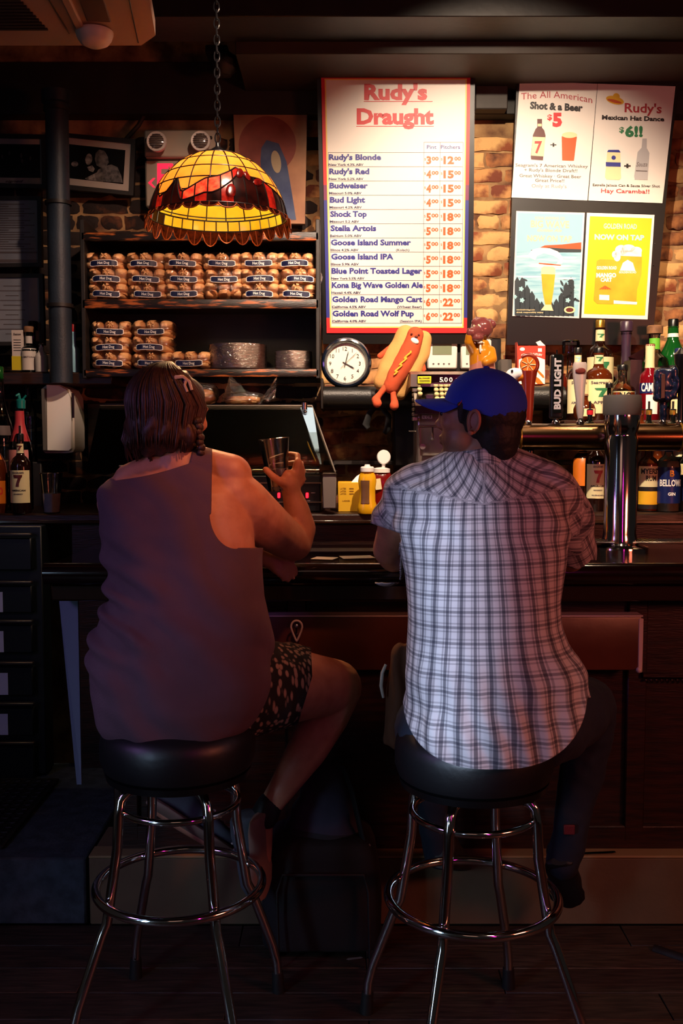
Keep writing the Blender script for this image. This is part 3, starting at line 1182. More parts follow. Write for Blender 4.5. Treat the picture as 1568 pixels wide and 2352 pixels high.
# ================================================================= MENU BOARD
mb = thing('menu_board', 'tall draught beer price board with red and blue border', 'menu board', at(912, 778, 4.38))
YT, YB = 4.20, 4.34
pl = Plane(at(737, 167, YT), at(1082, 167, YT), at(750, 765, YB))
back = [pl.p(727, 160), pl.p(1091, 158), pl.p(1085, 790), pl.p(741, 790)]
nb = -pl.n
part('backing_board', G().prism([p + nb * 0.006 for p in back], nb * 0.02), M['board_black'], mb)
part('sheet', G().prism([pl.p(*p) for p in [(737, 168), (1080, 168), (1072, 765), (750, 765)]], nb * 0.005), M['paper_warm'], mb)


def edge(y, side):
    t = (y - 168) / 597
    return (737 + 13 * t) if side == 'l' else (1080 - 8 * t)


def strip(mat, segs, nm):
    for s_ in segs:
        g = G()
        ppoly(g, pl, 0.0008, s_)
        part(nm, g, mat, mb)


def side(y0, y1, a0, a1):
    return [[(edge(y0, 'l') + a0, y0), (edge(y0, 'l') + a1, y0), (edge(y1, 'l') + a1, y1), (edge(y1, 'l') + a0, y1)],
            [(edge(y0, 'r') - a1, y0), (edge(y0, 'r') - a0, y0), (edge(y1, 'r') - a0, y1), (edge(y1, 'r') - a1, y1)]]


strip(M['p_red'], [[(737, 168), (1080, 168), (1080, 181), (737, 181)], [(edge(752, 'l'), 753), (edge(752, 'r'), 753), (1072, 765), (750, 765)]]
      + side(181, 425, 0, 8) + side(730, 753, 0, 8), 'red_border')
strip(pm('print_violet', '#7a2a58', 0.45), side(425, 460, 0, 8), 'violet_border')
strip(M['p_blue'], side(460, 730, 0, 8), 'blue_border')
strip(M['p_yellow'], side(181, 753, 8, 11) + [[(745, 181), (1072, 181), (1072, 184), (745, 184)], [(757, 750), (1065, 750), (1065, 753), (757, 753)]], 'yellow_line')
g = G()
ptext(g, pl, 0.001, "Rudy's", 836, 228, 33, 145, bold=0.045)
ptext(g, pl, 0.001, "Draught", 819, 284, 33, 177, bold=0.045)
ppoly(g, pl, 0.001, [(835, 232.5), (993, 232.5), (993, 234), (835, 234)])
ppoly(g, pl, 0.001, [(818, 289.5), (996, 289.5), (996, 291), (818, 291)])
part('title_lettering', g, M['p_red'], mb, 'red title lettering')
rows = [("Rudy's Blonde", 'New York 4.3% ABV', '', '3', '12', 120, 80), ("Rudy's Red", 'New York 5.2% ABV', '', '4', '15', 92, 79),
        ('Budweiser', 'Missouri 5.0% ABV', '', '4', '15', 88, 74), ('Bud Light', 'Missouri 4.2% ABV', '', '4', '15', 81, 74),
        ('Shock Top', 'Missouri 5.2 ABV', '', '5', '18', 84, 67), ('Stella Artois', 'Belgium 5.0% ABV', '', '5', '18', 105, 72),
        ('Goose Island Summer', 'Illinos 4.2% ABV', '(Kolsch)', '5', '18', 184, 64), ('Goose Island IPA', 'Illinos 5.9% ABV', '', '5', '18', 143, 64),
        ('Blue Point Toasted Lager', 'New York 5.5% ABV', '', '5', '18', 208, 76), ('Kona Big Wave Golden Ale', 'Hawaii 4.4% ABV', '', '5', '18', 209, 67),
        ('Golden Road Mango Cart', 'California 4.5% ABV', '(Wheat Beer)', '6', '22', 207, 78), ('Golden Road Wolf Pup', 'California 4.0% ABV', '(Session IPA)', '6', '22', 187, 78)]
gb, gl = G(), G()
ptext(gb, pl, 0.001, 'Pint', 980, 342, 8.5, 22, bold=0.01)
ptext(gb, pl, 0.001, 'Pitchers', 1012, 342, 8.5, 44, bold=0.01)
part('column_heads', gb, M['p_blue'], mb)
ys = [350 + k * 32.65 for k in range(13)]
for k, (a, b, c, p1, p2, w1, w2) in enumerate(rows):
    y = ys[k]
    x0 = 755 + k * 0.75
    gb, gs, go = G(), G(), G()
    ptext(gb, pl, 0.001, a, x0, y + 17, 12.0, w1, bold=0.045)
    ptext(gs, pl, 0.001, b, x0 - 0.5, y + 31, 5.2, w2, bold=0.03)
    if c:
        ptext(gs, pl, 0.001, c, 968 if k > 9 else 940, y + 31, 5.2, (56 if k == 10 else 50) if k > 9 else 31, 'r', bold=0.02)
    dy = y + 26
    dx = -k * 0.15
    ptext(go, pl, 0.001, p1, 979 + dx, dy, 16, 11, bold=0.05)
    ptext(go, pl, 0.001, '00', 991 + dx, dy - 7.5, 8, 16, bold=0.04)
    ptext(go, pl, 0.001, '$', 974 + dx, dy - 7.5, 5.5, 4, bold=0.0)
    ptext(go, pl, 0.001, p2, 1018 + dx, dy, 16, 24, bold=0.05)
    ptext(go, pl, 0.001, '00', 1043 + dx, dy - 7.5, 8, 15, bold=0.04)
    ptext(go, pl, 0.001, '$', 1012 + dx, dy - 7.5, 5.5, 4, bold=0.0)
    part('beer_name', gb, M['p_blue'], mb)
    part('small_print', gs, M['p_navy'], mb)
    part('price', go, M['p_orange'], mb)
for k in range(13):
    y = ys[k]
    xa = 753 + k * 0.8
    ppoly(gl, pl, 0.0009, [(xa, y), (1062 - k * 0.1, y), (1062 - k * 0.1, y + 0.9), (xa, y + 0.9)])
for (xa, xb) in ((973, 971), (1010, 1008), (1063, 1059)):
    ppoly(gl, pl, 0.0009, [(xa, 327), (xa + 0.8, 327), (xb + 0.8, ys[12]), (xb, ys[12])])
ppoly(gl, pl, 0.0009, [(973, 326.5), (1063, 326.5), (1063, 327.4), (973, 327.4)])
ppoly(gl, pl, 0.0009, [(753, 350), (753.8, 350), (763.4, ys[12]), (762.6, ys[12])])
part('ruled_lines', gl, M['p_grey'], mb)

# ================================================================= POSTER BOARD
pb = thing('poster_board', 'large black board behind the four drink posters', 'board', at(1330, 790, 4.36))
PY = 4.27
plb = Plane(at(1190, 165, PY), at(1560, 178, PY - 0.02), at(1163, 785, PY + 0.06))
nb = -plb.n
part('panel', G().prism([plb.p(*p) for p in [(1187, 164), (1566, 172), (1545, 300), (1497, 792), (1163, 792)]], nb * 0.02), M['board_black'], pb)
g = G()
for (x, y) in [(1195, 166), (1237, 168), (1171, 545), (1171, 590), (1503, 560), (1500, 610), (1166, 600)]:
    g.ell(plb.p(x, y, 0.001), 0.0025, None, 8, 6)
part('screw', g, M['steel'], pb, kind='stuff')


def poster(name, pts, label, off=0.004):
    o = thing(name, label, 'poster', plb.p(*pts[3], 0.0))
    part('sheet', G().prism([plb.p(a, b, off) for a, b in pts], nb * 0.002), M['paper'], o)
    return o


# -- whiskey and beer
o = poster('drink_poster', [(1193, 187), (1371, 193), (1348, 461), (1174, 454)], 'white poster for a whiskey shot and a beer at $5, upper left of four')
f_ = 0.005
g = G()
word = "The All American"
v_, _ = text2d(word, 0, 0, 15, 163)
g = G()
vv, ff = text2d(word, 1196, 230, 15, 163, bold=0.0)
g.add([plb.p(a, b - 8 * math.sin((a - 1196) / 163 * PI) + (a - 1196) / 163 * 8, f_) for a, b in vv], ff)
part('arched_lettering', g, M['p_red2'], o)
g = G()
ptext(g, plb, f_, 'Shot & a Beer', 1216, 250, 15, 121, bold=0.05, ang=0.05)
part('black_lettering', g, M['p_black'], o)
g = G()
ptext(g, plb, f_, '+', 1263, 339, 11, 14, bold=0.03)
part('plus_sign', g, M['p_black'], o)
g = G()
ptext(g, plb, f_, '$', 1256, 276, 12, 11, bold=0.03)
ptext(g, plb, f_, '5', 1268, 290, 28, 22, bold=0.06)
part('price', g, M['p_red'], o)
g = G()
ptext(g, plb, f_, "Seagram's 7 American Whiskey", 1183, 383, 7, 166, bold=0.01, ang=0.02)
ptext(g, plb, f_, "+ Rudy's Blonde Draft!!", 1203, 394, 7, 122, bold=0.01, ang=0.02)
ptext(g, plb, f_, 'Great Whiskey · Great Beer', 1192, 407, 7, 142, bold=0.01, ang=0.02)
ptext(g, plb, f_, 'Great Price!!', 1228, 418, 7, 67, bold=0.01, ang=0.02)
part('grey_lettering', g, M['p_grey'], o)
g = G()
ptext(g, plb, f_, "Only at Rudy's", 1220, 431, 8, 80, bold=0.0, ang=0.02)
part('pink_lettering', g, M['p_pink'], o)
g = G()
ppoly(g, plb, f_, [(1223, 311), (1229, 297), (1233, 293), (1233, 274), (1244, 274), (1244, 294), (1249, 300), (1252, 312), (1246, 369), (1219, 367), (1218, 361)])
part('printed_bottle', g, M['p_brown'], o)
g = G()
ppoly(g, plb, f_ + 0.0005, [(1223, 315), (1251, 316), (1248, 360), (1219, 358)])
part('printed_label', g, M['p_cream'], o)
g = G()
ppoly(g, plb, f_ + 0.0005, [(1234, 285), (1243, 285), (1243, 291), (1234, 291)])
part('printed_label', g, M['p_cream'], o)
g = G()
ptext(g, plb, f_ + 0.001, '7', 1227, 352, 26, 17, bold=0.03)
part('numeral', g, M['p_red'], o)
g = G()
ppoly(g, plb, f_, [(1289, 314), (1324, 315), (1317, 370), (1290, 369)])
part('printed_beer', g, M['p_beer'], o)
g = G()
pell(g, plb, f_ + 0.0005, 1307, 311, 17.5, 7)
part('printed_foam', g, M['p_cream'], o)
# -- hat dance
o = poster('drink_poster', [(1372, 193), (1550, 199), (1520, 467), (1350, 461)], 'white poster for a can and tequila shot at $6, upper right of four', 0.0045)
g = G()
ptext(g, plb, f_ + .001, "Rudy's", 1433, 258, 20, 85, bold=0.02, ang=0.03)
part('red_name', g, M['p_red2'], o)
g = G()
ptext(g, plb, f_ + .001, 'Mexican Hat Dance', 1381, 275, 9.5, 143, bold=0.04, ang=0.03)
part('black_lettering', g, M['p_black'], o)
g = G()
ptext(g, plb, f_ + .001, '+', 1432, 388, 12, 15, bold=0.05)
part('plus_sign', g, M['p_black'], o)
g = G()
ptext(g, plb, f_ + .001, 'Estrella Jalisco Can & Sauza Silver Shot', 1360, 428, 5.5, 154, bold=0.02, ang=0.02)
part('black_lettering', g, M['p_black'], o)
g = G()
ptext(g, plb, f_ + .001, '$', 1421, 305, 12, 11, bold=0.03)
ptext(g, plb, f_ + .001, '6!!', 1434, 314, 22, 41, bold=0.05)
part('price', g, M['p_green'], o)
g = G()
ptext(g, plb, f_ + .001, 'Hay Caramba!!', 1379, 443, 9, 111, bold=0.02, ang=0.02)
part('red_lettering', g, M['p_red2'], o)
g = G()
pell(g, plb, f_ + .0008, 1411, 231, 21, 9, 24, rot=0.25)
pell(g, plb, f_ + .0010, 1414, 223, 8, 8, 20)
part('printed_hat', g, M['p_amber'], o)
g = G()
pell(g, plb, f_ + .0012, 1410, 233.5, 17, 3.5, 20, rot=0.25)
part('hat_brim_line', g, M['p_rust'], o)
g = G()
ppoly(g, plb, f_ + .001, [(1393, 350), (1396, 346), (1420, 346), (1423, 350), (1425, 410), (1420, 414), (1392, 413), (1388, 408)])
part('printed_can', g, M['p_cream'], o)
g = G()
ppoly(g, plb, f_ + .0015, [(1390, 373), (1424, 374), (1424, 384), (1390, 383)])
pell(g, plb, f_ + .0015, 1408, 363, 5, 5)
ppoly(g, plb, f_ + .0015, [(1396, 345), (1420, 345), (1424, 351), (1393, 350)])
part('can_band', g, M['p_blue'], o)
g = G()
ppoly(g, plb, f_ + .001, [(1463, 350), (1472, 340), (1474, 319), (1484, 319), (1484, 341), (1490, 352), (1486, 414), (1456, 413), (1455, 405)])
part('printed_bottle', g, pm('print_glass', '#b9b6b6', 0.4), o)
g = G()
ptext(g, plb, f_ + .0015, 'Sauza', 1460, 383, 10, 25, bold=0.0, shear=0.3)
ppoly(g, plb, f_ + .0015, [(1459, 392), (1485, 393), (1485, 395), (1459, 394)])
part('script_lettering', g, M['p_grey'], o)
# -- wave
o = poster('beer_poster', [(1185, 485), (1342, 489), (1329, 731), (1176, 726)], 'pale blue beer poster with a curling wave and tall glass, lower left of four', 0.0045)
fz = 0.0052
g = G()
ppoly(g, plb, fz, [(1188, 489), (1338, 493), (1326, 727), (1180, 722)])
part('sky_print', g, M['p_sky'], o)
g = G()
ppoly(g, plb, fz + .0003, [(1186, 577), (1334, 583), (1328, 700), (1180, 700)])
part('sea_print', g, M['p_sky2'], o)
g = G()
ppoly(g, plb, fz + .0006, [(1220, 577), (1250, 564), (1290, 562), (1334, 557), (1334, 578), (1280, 574)])
part('headland_print', g, M['p_rust'], o)
g = G()
ppoly(g, plb, fz + .0008, [(1218, 575), (1236, 571), (1260, 569), (1300, 572), (1334, 573), (1333, 580), (1270, 580), (1222, 578)])
lf = [(1181, 641), (1190, 633), (1197, 646), (1210, 650), (1205, 662), (1222, 671), (1218, 682), (1238, 690), (1262, 695), (1290, 690), (1300, 678), (1310, 660), (1307, 648), (1320, 640), (1330, 628), (1326, 727), (1180, 722)]
g2 = [(x, y) for x, y in lf]
v0 = len(g.v)
for k in range(len(g2) - 3):
    pass
for k in range(12):
    x = 1183 + k * 11.2
    top = [640, 640, 658, 672, 688, 696, 700, 696, 690, 676, 652, 640, 630][k]
    ppoly(g, plb, fz + .0008, [(x - 2, 725), (x - 2, top + 6), (x + 4, top - 4), (x + 11, top + 8), (x + 11, 727)])
rs = random.Random(3)
for k in range(26):
    x = rs.choice([rs.uniform(1183, 1218), rs.uniform(1288, 1326)])
    y = 640 + rs.uniform(0, 50)
    pell(g, plb, fz + .0009, x, y, 8, 2.6, 8, rot=rs.uniform(-1.2, 1.2))
part('foliage_print', g, M['p_dark'], o)
g = G()
for (x, y, r) in [(1196, 664, 6), (1198, 690, 6), (1182, 682, 5), (1303, 690, 6), (1322, 681, 5), (1321, 668, 5)]:
    for k in range(5):
        a = 2 * PI * k / 5
        pell(g, plb, fz + .0013, x + 0.5 * r * math.cos(a), y + 0.5 * r * math.sin(a), r * 0.5, r * 0.35, 8, rot=a)
part('flower_print', g, M['p_lavender'], o)
g = G()
ppoly(g, plb, fz + .0012, [(1212, 586), (1222, 574), (1240, 569), (1262, 571), (1280, 578), (1292, 592), (1290, 606), (1276, 608), (1284, 596), (1270, 588), (1248, 582), (1232, 588), (1228, 598), (1216, 592), (1186, 592), (1186, 589)])
pell(g, plb, fz + .001, 1262, 612, 50, 3, 16)
pell(g, plb, fz + .001, 1220, 636, 34, 2.4, 16)
pell(g, plb, fz + .001, 1300, 640, 22, 2.2, 16)
pell(g, plb, fz + .001, 1308, 592, 16, 2.2, 16)
part('wave_foam', g, M['p_white'], o)
g = G()
ppoly(g, plb, fz + .0011, [(1222, 592), (1236, 582), (1262, 584), (1284, 596), (1284, 604), (1262, 606), (1236, 604)])
part('wave_face', g, M['p_sky2'], o)
g = G()
ppoly(g, plb, fz + .0014, [(1237, 604), (1262, 606), (1287, 609), (1287, 611), (1258, 609), (1236, 606)])
part('surfboard_print', g, M['p_rust'], o)
g = G()
ptext(g, plb, fz + .001, 'BIG WAVE', 1218, 522, 15, 88, bold=0.03, ang=0.02)
ptext(g, plb, fz + .001, 'NOW ON TAP', 1210, 554, 13, 102, bold=0.03, ang=0.02)
ptext(g, plb, fz + .001, 'KONA BREWING CO', 1228, 504, 6, 68, bold=0.02, ang=0.02)
ptext(g, plb, fz + .001, 'Golden Ale', 1233, 532, 7, 56, bold=0.02, ang=0.02, shear=0.4)
ptext(g, plb, fz + .0015, 'www.konabrewingco.com', 1185, 713, 3, 42)
ptext(g, plb, fz + .0015, 'drink responsibly enjoy', 1185, 719, 3, 62)
part('cream_lettering', g, M['p_cream'], o)
g = G()
ppoly(g, plb, fz + .0016, [(1242, 628), (1274, 629), (1270, 668), (1265, 700), (1251, 700), (1245, 668)])
part('printed_beer', g, M['p_amber'], o)
g = G()
ppoly(g, plb, fz + .0018, [(1242, 616), (1248, 612), (1270, 613), (1274, 617), (1274, 631), (1242, 630)])
part('foam_print', g, M['p_cream'], o)
g = G()
ppoly(g, plb, fz + .0017, [(1251, 700), (1265, 700), (1268, 710), (1270, 714), (1241, 713), (1244, 709)])
part('glass_foot_print', g, M['p_cream'], o)
g = G()
pell(g, plb, fz + .0015, 1307, 712, 13, 8, 16)
part('glass_print', g, M['p_cream'], o)
g = G()
pell(g, plb, fz + .002, 1307, 712, 9, 5, 14)
part('crest_print', g, M['p_brown'], o)
# -- mango
o = poster('beer_poster', [(1347, 489), (1502, 494), (1486, 734), (1334, 730)], 'yellow beer poster with a can and full glass, lower right of four', 0.0045)
g = G()
ppoly(g, plb, fz, [(1354, 497), (1496, 502), (1480, 725), (1340, 721)])
part('lime_print', g, M['p_lime'], o)
g = G()
ppoly(g, plb, fz + .0005, [(1416, 606), (1420, 585), (1464, 586), (1473, 590), (1472, 630), (1462, 665), (1460, 695), (1410, 692), (1414, 660)])
ppoly(g, plb, fz + .001, [(1369, 600), (1376, 596), (1408, 597), (1416, 603), (1414, 690), (1406, 699), (1370, 698), (1362, 690)])
part('amber_print', g, M['p_amber'], o)
g = G()
for (x, y, rx, ry) in [(1425, 575, 14, 12), (1442, 571, 16, 9), (1460, 576, 13, 9), (1416, 590, 8, 11), (1410, 585, 6, 8)]:
    pell(g, plb, fz + .0012, x, y, rx, ry)
ppoly(g, plb, fz + .0012, [(1424, 575), (1472, 576), (1472, 590), (1424, 588)])
part('foam_print', g, M['p_white'], o)
g = G()
ppoly(g, plb, fz + .0012, [(1408, 690), (1462, 694), (1461, 700), (1408, 698)])
ppoly(g, plb, fz + .0013, [(1422, 622), (1429, 604), (1440, 597), (1452, 604), (1458, 623)])
ptext(g, plb, fz + .0014, 'MANGO', 1368, 637, 9, 46, bold=0.06)
ptext(g, plb, fz + .0014, 'CART', 1378, 647, 8, 26, bold=0.05)
ptext(g, plb, fz + .0014, 'GOLDEN ROAD', 1369, 619, 7, 46, bold=0.04)
ptext(g, plb, fz + .0014, 'GOLDEN ROAD', 1420, 628, 4.5, 40, bold=0.03)
ppoly(g, plb, fz + .0014, [(1375, 677), (1398, 678), (1398, 690), (1375, 689)])
part('white_print', g, M['p_white'], o)
g = G()
ptext(g, plb, fz + .001, 'GOLDEN ROAD', 1385, 525, 11, 76, bold=0.02, ang=0.02)
part('ice_blue_lettering', g, M['p_lavender'], o)
g = G()
ptext(g, plb, fz + .001, 'NOW ON TAP', 1364, 550, 11, 114, bold=0.05, ang=0.02)
part('ice_blue_lettering', g, M['p_lavender'], o)
g = G()
for k in range(5):
    ppoly(g, plb, fz + .0016, [(1388, 650 + 6), (1374 + k * 6, 665), (1379 + k * 6, 665)])
part('umbrella_print', g, M['p_rust'], o)

# ================================================================= BUN SHELVES
SY = 4.12
sh = thing('bread_shelf_unit', 'worn black wooden wall shelves holding buns and plates', 'shelf', at(460, 868, 4.3))
xl, xr2 = at(193, 700, SY).x, at(730, 700, SY).x
g = G()
zt, zb = at(400, 505, SY).z, at(400, 870, SY).z
part('side_panel', G().box((xl, 4.27, (zt + zb) / 2), (0.018, 0.33, zt - zb), bev=0.003), M['black_paint'], sh)
part('side_panel', G().box((xr2, 4.27, (zt + zb) / 2), (0.018, 0.33, zt - zb), bev=0.003), M['black_paint'], sh)
part('back_panel', G().box(((xl + xr2) / 2, 4.425, (at(0, 553, SY).z + zb) / 2), (xr2 - xl, 0.012, at(0, 553, SY).z - zb)), M['black_paint'], sh)
SH = []
for (ya, yb) in ((534, 554), (688, 710), (848, 866)):
    za, zb_ = at(784, ya, SY).z, at(784, yb, SY).z
    d = part('shelf_board', G().box(((xl + xr2) / 2, 4.28, za - 0.012), (xr2 - xl - 0.02, 0.28, 0.022), bev=0.002), M['dark_wood'], sh)
    part('front_rail', G().box(((xl + xr2) / 2, SY - 0.006, (za + zb_) / 2), (xr2 - xl + 0.01, 0.018, za - zb_), bev=0.004, seg=2), M['worn_wood'], d, 'scuffed front rail with orange wear')
    SH.append(za)
# lower wood band behind the grill
g = G().boxp(200, 925, 724, 1058, 4.36, 4.42, bev=0.004)
solo('splash_panel', g, M['dark_wood'], 'dark stained wooden panel behind the sneeze guard under the shelves', 'panel')


def noise_ell(g, c, r, seed, amp=0.08, pw=2.6, nu=16, nv=10):
    q = G().ell((0, 0, 0), 1.0, None, nu, nv)
    for p in q.v:
        d = Vector(p)
        s_ = (abs(d.x) ** pw + abs(d.y) ** pw + abs(d.z) ** pw) ** (-1 / pw)
        s_ *= 1 + amp * noise.noise(d * 1.6 + Vector((seed, seed * 2, 0)))
        g.v.append((c[0] + d.x * s_ * r[0], c[1] + d.y * s_ * r[1], c[2] + d.z * s_ * r[2]))
    b = len(g.v) - len(q.v)
    g.f += [tuple(b + i for i in f) for f in q.f]
    return g


# master pack of hot dog buns, origin at bottom centre
def make_pack(seed, fold=False):
    rd = random.Random(seed)
    o = thing('bun_pack', 'pack', 'bread', (0, 0, 0))
    Wd, H_ = 0.158, 0.072
    for i in range(3):
        x = (i - 1) * 0.052 + rd.uniform(-0.002, 0.002)
        part('bun', noise_ell(G(), (x, 0.0, 0.051 + rd.uniform(-0.002, 0.003)), (0.0275, 0.078, 0.023), rd.random() * 9), M['bun'], o)
        part('bun', noise_ell(G(), (x, 0.0, 0.018), (0.027, 0.077, 0.018), rd.random() * 9), M['bun_side'], o)
    # film: crinkled pillow
    q = G().ell((0, 0, 0), 1.0, None, 30, 18)
    bag = G()
    for p in q.v:
        d = Vector(p)
        s_ = (abs(d.x) ** 4 + abs(d.y) ** 3 + abs(d.z) ** 3) ** (-1 / 3.6)
        s_ *= 1 + 0.07 * noise.noise(d * 3.2 + Vector((seed, 0, 0))) + 0.05 * noise.noise(d * 9 + Vector((0, seed, 0)))
        bag.v.append((d.x * s_ * 0.086, d.y * s_ * 0.086, 0.037 + d.z * s_ * 0.038))
    bag.f = q.f
    part('film', bag, M['bag'], o)
    # twisted tie in the middle
    g = G()
    for k in range(7):
        a = k * 0.9 + rd.random()
        r0 = 0.013
        g.tube([(math.cos(a) * 0.003, -0.079, 0.052), (math.cos(a) * r0 * 0.6, -0.088, 0.052 + math.sin(a) * r0 * 0.6), (math.cos(a) * r0, -0.083, 0.052 + math.sin(a) * r0)],
               [0.003, 0.002, 0.0035], 5)
    part('gathered_end', g, M['bun_side'], o)

    def curve(x, z):
        return -0.0905 + 0.010 * abs(x / 0.055) ** 3 + 0.0016 * math.sin(x * 120 + seed)

    def strip_(x0, x1, z0, z1, off, rnd=0.3, n=12):
        pts = []
        hh = (z1 - z0) / 2
        cr = hh * rnd * 2
        out = []
        for k in range(n + 1):
            x = x0 + (x1 - x0) * k / n
            out.append((x, z1 - (cr * 0.5 if k in (0, n) else 0)))
        for k in range(n, -1, -1):
            x = x0 + (x1 - x0) * k / n
            out.append((x, z0 + (cr * 0.5 if k in (0, n) else 0)))
        g = G()
        m = n + 1
        vs = [(x, curve(x, z) - off, z + 0.002 * math.sin(x * 40 + seed)) for x, z in out]
        fs = [(k, k + 1, 2 * m - 2 - k, 2 * m - 1 - k) for k in range(n)]
        return g.add(vs, fs)
    part('label_border', strip_(-0.054, 0.054, 0.008, 0.034, 0.0), M['paper'], o)
    lb = part('paper_label', strip_(-0.0515, 0.0515, 0.0103, 0.0317, 0.0008), M['label_blue'], o, 'navy label band')
    v, f = text2d('Hot Dog', 0, 0, 0.0110, 0.046, 'c', 0.02)
    g = G()
    g.add([(a, curve(a, 0) - 0.0016, 0.0158 - b + 0.002 * math.sin(a * 40 + seed)) for a, b in v], f)
    part('lettering', g, M['p_white'], lb)
    return o


masters = [make_pack(s_) for s_ in (1, 2, 3, 4, 5)]
km = kidmap()
used = set()
rowz = {0: 'top', 1: 'middle', 2: 'bottom'}
ordn = ['first', 'second', 'third', 'fourth', 'fifth', 'sixth']


def place_pack(px, py_base, Y, rz, label, grp, ry=0.0, i=0, sx=1.0, flip=False):
    ms = masters[i % 5]
    if i % 5 in used:
        o = copy_tree(ms, None, km)
    else:
        used.add(i % 5)
        o = ms
    z = SH_z(py_base)
    o.location = (at(px, py_base, SY).x, Y, z + (0.074 if flip else 0))
    o.rotation_euler = (PI if flip else 0, ry, rz)
    s_ = 1.0
    o.scale = (sx * 1.03, 1.0, 0.95)
    o['label'] = label
    o['category'] = 'bread'
    o['group'] = grp
    return o


def SH_z(py):
    return at(784, py, 4.14).z


k = 0
colx = [240, 332, 420, 510, 592, 676]
for r, py in enumerate((618, 654, 688)):
    for c_ in range(6):
        x = colx[c_] + [(-4, -2, -2, -1, 2, 2), (2, 0, 0, 2, 4, 12), (4, 6, 2, 2, 4, 6)][r][c_]
        side_ = 'upper side down' if (r == 2 and c_ == 3) else 'label forward'
        place_pack(x, py, 4.205 + random.uniform(-0.006, 0.006), random.uniform(-0.05, 0.05),
                   'bun bag, %s, %s row, %s from the left on the upper shelf' % (side_, rowz[r], ordn[c_]), 'bun packs on the upper shelf',
                   0, k, 1.0, flip=(r == 2 and c_ == 3))
        k += 1
for r, py in enumerate((774, 810, 846)):
    for c_ in range(2 if r < 2 else 3):
        x = [[250, 347], [250, 345], [252, 348, 436]][r][c_]
        place_pack(x, py, 4.205 + random.uniform(-0.006, 0.006), random.uniform(-0.05, 0.05),
                   'bagged hot dog buns, %s row, %s from the left on the lower shelf' % (rowz[r], ordn[c_]), 'bun packs on the lower shelf', 0, k)
        k += 1


def plates(px0, px1, py0, py1, label, rows_):
    Y = 4.22
    c = at((px0 + px1) / 2, py1, Y)
    w_ = (at(px1, py1, Y).x - at(px0, py1, Y).x) / 2
    h = at(px0, py0, Y).z - at(px0, py1, Y).z
    o = thing('plate_stack', label, 'plates', (c.x, Y, SH_z(846)))
    z0 = SH_z(846)
    n = rows_
    for i in range(n):
        q = G()
        zz = z0 + h * i / n
        q.lathe([(0.0, zz), (w_ * 0.80, zz), (w_ * 0.99, zz + h / n * 0.75), (w_, zz + h / n * 0.92), (w_ * 0.97, zz + h / n * 0.93), (w_ * 0.7, zz + h / n * 0.5), (0, zz + h / n * 0.5)],
                (c.x, Y, 0), 32)
        part('plate', q, M['plate'], o)
    q = G().lathe([(0.0, z0), (w_ * 1.015, z0 + 0.002), (w_ * 1.03, z0 + h * 0.5), (w_ * 1.02, z0 + h * 1.0), (0.0, z0 + h * 1.02)], (c.x, Y, 0), 40,
                  fn=lambda a, z: 1 + 0.012 * noise.noise(Vector((math.cos(a) * 3, math.sin(a) * 3, z * 40))))
    part('wrapping_film', q, M['bag'], o)


plates(482, 611, 790, 846, 'wide tall stack of white paper plates wrapped in film', 16)
plates(632, 716, 805, 846, 'small stack of white paper plates at the right end of the shelf', 11)

# ================================================================= TIFFANY LAMP
LY = 3.35
apex = at(500, 350, LY)
Rm = 155 * LY / F
lampo = thing('stained_glass_lamp', 'hanging stained glass dome lamp with red flowers and scalloped rim', 'lamp', (apex.x, LY, apex.z))
cz0 = apex.z
NC = 20
A0 = -PI / 2 + PI / NC
levels = [0.10, 0.27, 0.44, 0.60, 0.745, 0.87, 1.0]
zrim = cz0 - at(0, 350, LY).z + at(0, 500, LY).z


def dome(u, a):
    """u 0 at the top to 1 at the skirt line"""
    th = u * 1.42
    r = Rm * math.sin(th) / math.sin(1.42)
    z = cz0 + (zrim - cz0) * (1 - math.cos(th)) / (1 - math.cos(1.42))
    return Vector((apex.x + r * math.cos(a), LY + r * math.sin(a), z))


PH = [-180, -110, -90, -75, -62, -50, -40, -32, -24, -14, -4, 8, 18, 25, 30, 38, 48, 60, 75, 90, 110, 180]
UB = [0.90, 0.90, 0.80, 0.72, 0.74, 0.90, 0.86, 0.73, 0.90, 0.84, 0.77, 0.74, 0.68, 0.62, 0.66, 0.72, 0.72, 0.78, 0.84, 0.86, 0.90, 0.90]


def phi(a):
    return math.degrees(math.atan2(math.cos(a), -math.sin(a)))


def ub(a):
    return float(np.interp(phi(a), PH, UB))


def rb(a):
    """lower limit of the red petals"""
    p = phi(a)
    return ub(a) + 0.16 * max(0.0, 1 - abs(p - 2) / 34) ** 0.5 + (0.0 if abs(p) < 90 else 0.0)


def pane(f0, f1, a0, a1, mat, n=4):
    vs = []
    ok = False
    for j in range(n + 1):
        for i in range(n + 1):
            a = a0 + (a1 - a0) * i / n
            u0, u1 = f0(a), f1(a)
            if u1 < u0:
                u1 = u0
            elif u1 > u0 + 0.004:
                ok = True
            vs.append(dome(u0 + (u1 - u0) * j / n, a))
    if not ok:
        return
    fs = [(j * (n + 1) + i, j * (n + 1) + i + 1, (j + 1) * (n + 1) + i + 1, (j + 1) * (n + 1) + i) for j in range(n) for i in range(n)]
    part('glass_pane', G().add(vs, fs), mat, lampo, sharp=80)


